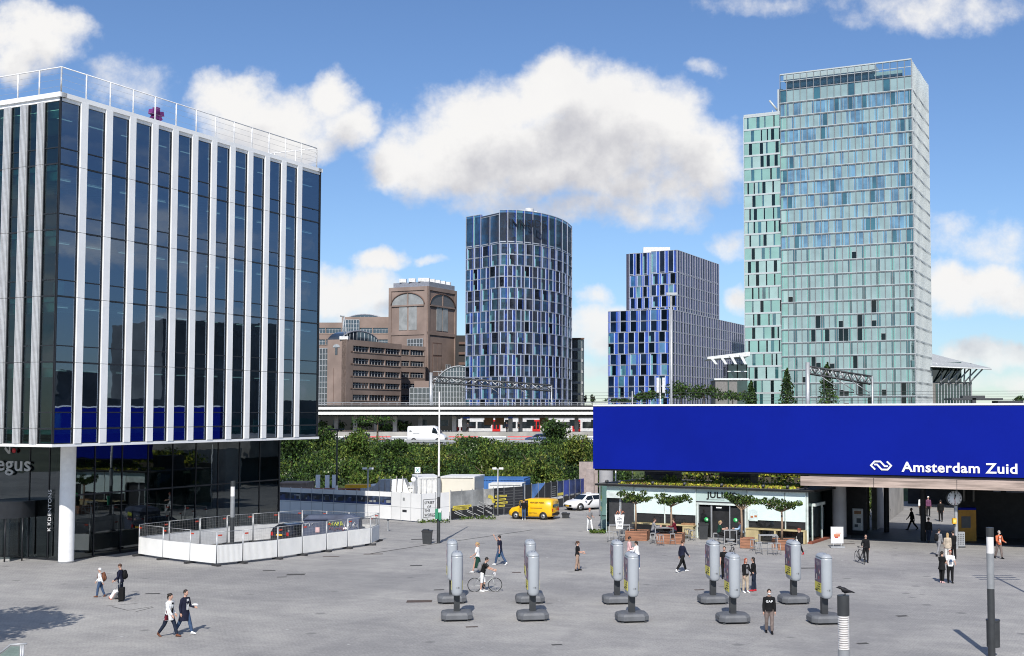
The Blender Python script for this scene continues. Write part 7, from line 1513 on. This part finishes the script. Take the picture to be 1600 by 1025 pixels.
    if skirt is not None:
        m_ = MB(); m_.loft([rg(1.04, .115, .16), rg(.95, .135, .19), rg(.75, .165, .215), rg(skirt, .19, .235)], bm_)
    else:
        for s in (1, -1):
            h, kn_, an, b = A_[s]; end = kn_.lerp(an, .08) if shorts else kn_.lerp(an, .93)
            m_.tube([up(h)+Vector((0, 0, .02)), up(h.lerp(kn_, .4)), up(kn_)]+([up(end)] if shorts else [up(kn_.lerp(an, .35)), up(end)]), [.104, .096, .074]+([.08] if shorts else [.072, .06]), bm_, 12)
    fuse(m_, 'trousers' if skirt is None else 'skirt', root, .015)
    tm_ = C[top]; m_ = MB(); z_b = coat if coat else .90; ex = .03 if coat else .022
    P = [(1.0, .112+ex, .155+ex, 0)]+[(z, rx+ex, ry*(sc_ if z > 1.1 else 1)+ex, x) for z, rx, ry, x in prof_[2:6]]+[(1.465, .088, .135, -.01), (1.49, .07, .08, -.008)]
    lo = [(z_b, .125+ex+(.04 if coat and coat < .8 else 0), .165+ex+(.04 if coat and coat < .8 else 0), 0)]+([(.9, .12+ex, .168+ex, 0)] if z_b < .85 else [])
    m_.loft([rg(*q) for q in lo+P], tm_)
    for s in (1, -1):
        sh, el_, wr, d2 = arm[s]; m_.ell(sh, (.068, .066, .066), tm_, 10, 8)
        if sleeve == 'long': m_.tube([sh, sh.lerp(el_, .5), el_, el_.lerp(wr, .5), el_.lerp(wr, .97)], [.066, .06, .054, .05, .04], tm_, 10)
        elif sleeve == 'short': m_.tube([sh, sh.lerp(el_, .45), sh.lerp(el_, .72)], [.066, .062, .062], tm_, 10)
    fuse(m_, 'coat' if coat else 'shirt', root, .015)
    if open_front:
        m_ = MB(); m_.loft([[T(.104+ex*1.0+.006, y*w2, z) for y in (-1, 1)]+[T(.09, y*w2*.9, z) for y in (1, -1)] for z, w2 in ((1.0, .05), (1.15, .06), (1.3, .07), (1.42, .045))], C[open_front], smooth=False); m_.build('inner_shirt', root)
    if logo:
        F_ = Frame((.152, .0, 0), (0, 1, 0), (1, 0, 0)); tt = text(logo, F_, -.14, 1.26+dz, .085, WHS, 'chest_lettering', root, .0, .01, .012, width=.27); 
    for s in (1, -1):
        h, kn_, an, b = A_[s]; q = up(an); fa = max(-.9, min(.9, -b*.55)) if seat is None else -.1; fx = Vector((math.cos(fa), 0, -math.sin(fa)*.9 if fa < 0 else -math.sin(fa)*.8)); m_ = MB(); sm_ = C[shoes]
        if b > .05 and seat is None: fx = Vector((math.cos(.15), 0, math.sin(.15)*.5))
        if b < -.3 and seat is None: fx = Vector((math.cos(.5), 0, -math.sin(.5)))
        o_ = q+Vector((-.055, 0, -.045)); rr_ = []
        for d_, w_, hh in ((0, .032, .035), (.04, .042, .05), (.12, .043, .045), (.2, .046, .03), (.25, .03, .018)):
            c = o_+fx*d_; rr_.append([c+Vector((0, w_*math.cos(2*math.pi*i/10), -.035+hh+hh*math.sin(2*math.pi*i/10))) for i in range(10)])
        m_.loft(rr_, sm_); m_.tube([q+Vector((0, 0, .04)), q+Vector((0, 0, -.03))], [.045, .046], sm_, 10); m_.build('shoe', root)
    # hair and face
    hm = HAIRS[hair]; m_ = MB(); vs = MB()
    m_.ell(hp(-.018, 0, .028), (.098, .086, .100), hm, 14, 10)
    if hairlen == 'long': m_.loft([[hp(-.05+.055*math.cos(q), .085*math.sin(q), z) for q in [2*math.pi*i/12 for i in range(12)]] for z in (.04, -.05)]+[[hp(-.075+.035*math.cos(q), .08*math.sin(q), z) for q in [2*math.pi*i/12 for i in range(12)]] for z in (-.15, -.27)], hm)
    if hairlen == 'bun': m_.ell(hp(-.12, 0, .05), (.045, .045, .045), hm, 10, 8); m_.tube([hp(-.11, 0, .03), hp(-.14, 0, -.05), hp(-.11, 0, -.16)], [.03, .03, .012], hm, 8)
    m_.build('cap' if hair == 'cap' else 'hair', root)
    m_ = MB(); m_.ell(hp(.088, .028, .008), (.008, .012, .006), BLK, 6, 4); m_.build('eye', root); m_ = MB(); m_.ell(hp(.088, -.028, .008), (.008, .012, .006), BLK, 6, 4); m_.build('eye', root)
    if mask: m_ = MB(); m_.ell(hp(.05, 0, -.045), (.062, .058, .05), C['white'], 12, 8); m_.build('face_mask', root)
    else: m_ = MB(); m_.ell(hp(.089, 0, -.058), (.006, .02, .006), pm('lips', (.35, .12, .10), .5), 8, 4); m_.build('mouth', root)
    root.location = (g.x, g.y+yoff, z0); root.rotation_euler.z = R(face); root.scale = (k, k, k)
    Mw = Matrix.Translation((g.x, g.y+yoff, z0)) @ Matrix.Rotation(R(face), 4, 'Z') @ Matrix.Diagonal((k, k, k, 1))
    info = dict(root=root, M=Mw, arm={s: [Mw @ v for v in arm[s][:3]]+[arm[s][3]] for s in arm}, T=lambda x, y, z: Mw @ T(x, y, z), k=k)
    return info
def backpack(P, label, col, w_=.15):
    c = P['T'](-.22, 0, 1.22); root = thing('backpack', label, 'backpack', c); m_ = MB(); M = P['root'].rotation_euler.to_matrix()
    m_.ell(c, (.10, w_, .24), C[col], 14, 10, M); m_.build('bag', root); m_ = MB(); m_.ell(c+M @ Vector((-.08, 0, -.06)), (.05, w_*.7, .13), C[col], 12, 8, M); m_.build('pocket', root)
    for s in (1, -1): m_ = MB(); m_.tube([P['T'](-.16, s*.09, 1.42), P['T'](0, s*.11, 1.475), P['T'](.135, s*.11, 1.36), P['T'](.12, s*.14, 1.15)], .018, C[col], 6); m_.build('strap', root)
def suitcase(c, face, w_, h, d, label, mat, tilt=0, handle_to=None, trim=None):
    root = thing('suitcase', label, 'suitcase', (0, 0, 0)); m_ = MB(); rg_ = []
    for z, q in ((.05, .85), (.08, 1), (h-.03, 1), (h, .88)): hx, hy, c_ = d/2*q, w_/2*q, .04; rg_.append([Vector((x, y, z)) for x, y in ((-hx+c_, -hy), (hx-c_, -hy), (hx, -hy+c_), (hx, hy-c_), (hx-c_, hy), (-hx+c_, hy), (-hx, hy-c_), (-hx, -hy+c_))])
    m_.loft(rg_, mat, smooth=False); m_.build('shell', root); m_ = MB(); [m_.tube([(d/2-.03, y, h), (d/2-.03, y, h+.42)], .01, STEEL, 5) for y in (-.09, .09)]; m_.tube([(d/2-.03, -.1, h+.42), (d/2-.03, .1, h+.42)], .016, BMP, 6); m_.build('handle', root)
    for y in (-1, 1): m_ = MB(); m_.tube([(d/2-.03, y*(w_/2-.04)-.02, .035), (d/2-.03, y*(w_/2-.04)+.02, .035)], .035, BMP, 10); m_.build('wheel', root)
    if trim: m_ = MB(); m_.box(-d/2-.004, d/2+.004, -w_/2-.006, w_/2+.006, h*.12, h*.18, trim); [m_.box(-d/2-.006, -d/2, y*w_/2-.01, y*w_/2+.01, .1, h-.05, trim) for y in (-.95, .95)]; m_.build('trim', root)
    root.location = c; root.rotation_euler = Euler((0, R(tilt), R(face)), 'XYZ'); return root
def bag(c, label, mat, size=(.16, .3, .26), name='shoulder_bag', cat='bag', strap=None):
    root = thing(name, label, cat, c); m_ = MB(); x, y, z = (q/2 for q in size); m_.hexa([c+Vector(q) for q in ((-x, -y, -z), (x, -y, -z), (x, y, -z), (-x, y, -z), (-x*.6, -y*.85, z), (x*.6, -y*.85, z), (x*.6, y*.85, z), (-x*.6, y*.85, z))], mat); m_.build('body', root)
    if name in ('folder', 'scarf', 'camera_pouch'): return
    m_ = MB(); s_ = strap or c+Vector((0, 0, z+.2)); m_.tube([c+Vector((0, -y*.7, z)), s_, c+Vector((0, y*.7, z))], .01, mat, 5); m_.build('strap', root)
W_ = ((22, 10), (-20, 12)); S_ = ((3, 2), (-3, 3)); AH = ((3, 7, 10), (-2, 7, 12)); AF = ((20, 8, 70), (20, 8, 65))
# left: travellers
P = person(156, 933, 886, 190, 'child in white cap and white shirt pulling the white suitcase', 'white', 'jeans', 'long', 'cap', legs=((14, 8), (-12, 10)), arms=((-28, 8, 6), (22, 8, 10)), shoes='brown', H=1.42); backpack(P, 'brown backpack worn by the child in the white cap', 'brown', .12)
w = P['arm'][1][2]; suitcase(G(175, 936), 155, .34, .55, .2, 'white hard suitcase with orange edging, pulled by the child', C['white'], -38, trim=C['orange'])
P = person(188, 936, 880, 185, 'man in dark jacket looking down beside the black suitcase', 'navy', 'djeans', 'long', 'brown', legs=S_, arms=((12, 5, 35), (12, 5, 35)), coat=.85, head_down=25, H=1.68); backpack(P, 'large black backpack on the man with the black suitcase', 'black', .18)
suitcase(G(190, 939.5), 195, .42, .66, .26, 'upright black suitcase in front of the man in dark jacket', C['black'])
P = person(264, 995, 922, -18, 'woman in white coat and dark trousers with brown boots walking right', 'white', 'djeans', 'long', 'dark', 'bun', legs=((24, 6), (-22, 16)), arms=((-14, 10, 55), (24, 7, 12)), coat=.72, shoes='brown', open_front='black', head_down=5, H=1.78)
bag(P['T'](.1, -.3, .86), 'dark red handbag carried by the woman in the white coat', C['maroon'], (.1, .22, .18))
P = person(288, 991, 916, -22, 'man in long open navy coat and jeans walking beside the white coat', 'navy', 'jeans', 'long', 'dark', legs=((22, 5), (-20, 12)), arms=((10, 8, 70), (-12, 8, 20)), coat=.58, shoes='white', open_front='white', H=1.84)
bag(P['T'](.32, .2, 1.2), 'white paper folder held out by the man in the navy coat', C['white'], (.25, .1, .06), 'folder', 'folder')
# centre
P = person(746, 895, 843, 176, 'blond woman in white top and long green skirt behind the cyclist', 'white', 'green', 'short', 'blond', 'bun', legs=W_, arms=((14, 6, 40), (8, 6, 20)), skirt=.32, shoes='white', H=1.74)
P = person(781, 883, 834, 168, 'man in dark shirt and jeans waving one arm, carrying a blue bag', 'navy', 'jeans', 'short', 'dark', legs=W_, arms=((-10, 6, 8), (100, 10, 50)), shoes='white', H=1.78)
bag(P['T'](.12, -.26, .68), 'bright blue bag in the hand of the waving man', C['teal'], (.12, .3, .38), 'carrier_bag', strap=P['arm'][-1][0]*0+P['T'](.1, -.22, .95))
P = person(752, 925, 866, 0, 'cyclist in black shirt and shorts astride the pale road bicycle', 'black', 'white', 'short', 'dark', legs=((12, 14), (-4, 2)), arms=((38, 6, 25), (38, 6, 25)), shorts=True, shoes='white', lean=16, pos=Vector((BK1.x-.12, BK1.y, 0)), H=1.74, head_down=12)
backpack(P, 'small grey hip pack on the cyclist', 'grey', .08)
P = person(902, 892, 843, 10, 'person in black shirt and tan trousers looking at a phone', 'black', 'tan', 'short', 'brown', 'bun', legs=((10, 4), (-6, 4)), arms=((15, 4, 70), (15, 4, 60)), shoes='black', H=1.68, head_down=15)
P = person(983, 888, 834, 0, 'man in pink shirt behind the middle totem', 'pink', 'djeans', 'long', 'dark', legs=S_, arms=((15, 6, 60), (10, 6, 60)), skin=SKIND, H=1.82)
P = person(996, 890, 846, 150, 'woman in white shirt facing the man in pink', 'white', 'jeans', 'long', 'dark', 'bun', legs=S_, arms=((20, 6, 70), (10, 6, 60)), shoes='white', H=1.62, lean=8)
P = person(1066, 894, 840, 30, 'man in dark blue shirt and black trousers walking away right', 'navy', 'black', 'long', 'brown', legs=((24, 6), (-24, 14)), arms=((-16, 6, 14), (20, 6, 20)), shoes='white', H=1.84); C_n = C['navy']
P = person(1165, 926, 875, -60, 'red-haired woman in black jacket and pale trousers right of the front totem', 'black', 'beige', 'long', 'red', 'long', legs=S_, arms=((10, 14, 60), (5, 6, 12)), shoes='white', open_front='grey', H=1.7)
P = person(1178, 924, 872, 170, 'dark-haired woman in black jacket and red shoes', 'black', 'djeans', 'long', 'dark', 'long', legs=((6, 3), (-4, 3)), arms=((20, 6, 80), (5, 6, 14)), shoes='red', H=1.7)
P = person(1132, 905, 855, -100, 'person in dark clothes half hidden behind the fourth pair of totems', 'black', 'black', 'short', 'dark', legs=((8, 4), (-6, 4)), arms=((5, 12, 20), (5, 6, 20)), H=1.76)
P = person(1202, 990, 920, -92, 'young man in black lettered hoodie and white face mask walking forward', 'black', 'taupe', 'long', 'dark', legs=((10, 4), (-8, 10)), arms=((2, 9, 12), (-2, 9, 12)), mask=True, logo='GAP', H=1.80)
P = person(1353, 879, 838, -95, 'woman in black pushing the black bicycle', 'black', 'black', 'long', 'dark', 'bun', legs=((6, 4), (-5, 4)), arms=((5, 6, 20), (30, 22, 35)), H=1.68)
P = person(1472, 911, 867, 40, 'person in black dress with yellow sleeve beside the white shirt', 'black', 'black', 'short', 'dark', 'bun', legs=S_, arms=((15, 6, 70), (12, 6, 70)), shoes='pink', H=1.66, coat=.75)
bag(P['T'](.22, 0, 1.12), 'yellow scarf over the arm of the person in black', C['orange'] if False else YEL, (.3, .12, .07), 'scarf', 'scarf')
P = person(1485, 911, 863, -95, 'man in white printed t-shirt and black trousers facing the camera', 'white', 'black', 'short', 'red', legs=S_, arms=((12, 10, 60), (12, 10, 60)), shoes='black', H=1.74, lean=3)
bag(P['T'](.2, 0, 1.22), 'blue print held by the man in the white t-shirt', C['jeans'], (.14, .2, .12), 'camera_pouch', 'pouch')
P = person(1467, 869, 824, 35, 'man in grey with rucksack walking towards the station', 'grey', 'grey', 'long', 'dark', legs=((20, 5), (-18, 10)), arms=((20, 6, 40), (5, 6, 20)), H=1.74); backpack(P, 'black rucksack on the man in grey', 'black', .15)
P = person(1481, 877, 834, 80, 'long-haired blond woman in beige jacket seen from behind', 'beige', 'cream', 'long', 'blond', 'long', legs=S_, arms=AH, coat=.8, shoes='white', H=1.7)
P = person(1490, 874, 831, 110, 'person in black beside the woman in beige', 'black', 'black', 'long', 'dark', legs=S_, arms=((10, 6, 40), (5, 6, 20)), H=1.74)
P = person(1561, 873, 832, -70, 'man in orange jacket and white mask walking out of the station', 'orange', 'taupe', 'long', 'grey', legs=((14, 5), (-12, 12)), arms=((15, 10, 60), (15, 10, 60)), mask=True, open_front='cream', H=1.74); backpack(P, 'dark backpack on the man in the orange jacket', 'black', .12)
# station hall
P = person(1425, 828, 795, 185, 'dark figure striding left inside the station hall', 'black', 'black', 'long', 'dark', legs=((28, 6), (-28, 12)), arms=((-20, 6, 10), (20, 6, 20)), H=1.75)
P = person(1451, 848, 811, 60, 'person in dark jacket and jeans entering the station hall', 'black', 'djeans', 'long', 'dark', legs=W_, arms=AH, H=1.76)
P = person(1470, 815, 780, 80, 'dark figure deep in the hall left of the clock post', 'black', 'black', 'long', 'dark', legs=S_, arms=AH, H=1.78)
P = person(1450.5, 807, 780, -90, 'person in purple top and white cap in the sunlit gap', 'purple', 'black', 'long', 'cap', legs=S_, arms=AH, H=1.74)
P = person(1439.5, 806, 783, -90, 'person in pale top in the sunlit gap behind the hall post', 'white', 'black', 'long', 'dark', legs=S_, arms=AH, H=1.7)
# cafe guests and others
def seated(px, table, side, label, **k):
    p = Vector((table.x+side*.78, table.y-.02, 0)); return person(px, 0, 0, 180 if side > 0 else 0, label, legs=((72, 70), (66, 64)), arms=((35, 6, 60), (30, 6, 60)), seat=.76, pos=p, H=1.74, lean=10, **k)
seated(1021, TL[0], -1, 'man in grey jacket seated at the left high table', top='grey', bottom='djeans', hair='brown')
seated(1050, TL[0], 1, 'man in maroon shirt seated opposite the man in grey', top='maroon', bottom='djeans', hair='brown')
seated(1119, TL[2], -1, 'blond woman in dark green top seated outside the cafe door', top='green', bottom='black', hair='blond', hairlen='bun', sleeve='short')
seated(1152, TL[2], 1, 'woman in pale blue shirt seated outside the cafe door', top='blue', bottom='black', hair='red', hairlen='bun')
P = person(1249, 866, 829, 150, 'woman in black tunic with cream bag walking past the right planter', 'black', 'black', 'long', 'red', 'bun', legs=((-20, 4), (18, 10)), arms=AH, coat=.7, shoes='red', H=1.66, head_down=8); bag(P['T'](.1, .24, .9), 'cream shoulder bag of the woman in the black tunic', C['cream'])
P = person(921, 829.5, 795, -60, 'man in white trousers leaning at the left end of the cafe', 'grey', 'white', 'short', 'red', legs=((22, 2), (-10, 4)), arms=((10, 6, 70), (12, 6, 60)), shoes='white', H=1.74, yoff=0)
P = person(818.5, 812.5, 781, 95, 'man in black shirt and jeans at the open van door', 'black', 'jeans', 'short', 'dark', legs=S_, arms=((10, 8, 40), (60, 12, 50)), shoes='white', H=1.74)
# waiting passengers on the platform
for i, (px, c1) in enumerate(((811, 'black'), (731, 'dgrey'), (792, 'navy'), (905, 'black'))):
    person(px, 0, 0, [200, 90, 250, 20][i], ['dark figure on the platform below the brown board', 'figure in grey on the platform near the red seats', 'figure in navy by the platform sign', 'dark figure at the right end of the platform'][i], c1, 'black', legs=S_, arms=AH, pos=Vector((XAT(px, 209.6+.3, 6), 209.9, 0)), z0=ZAT(675, 210), H=1.75, vox=.03)
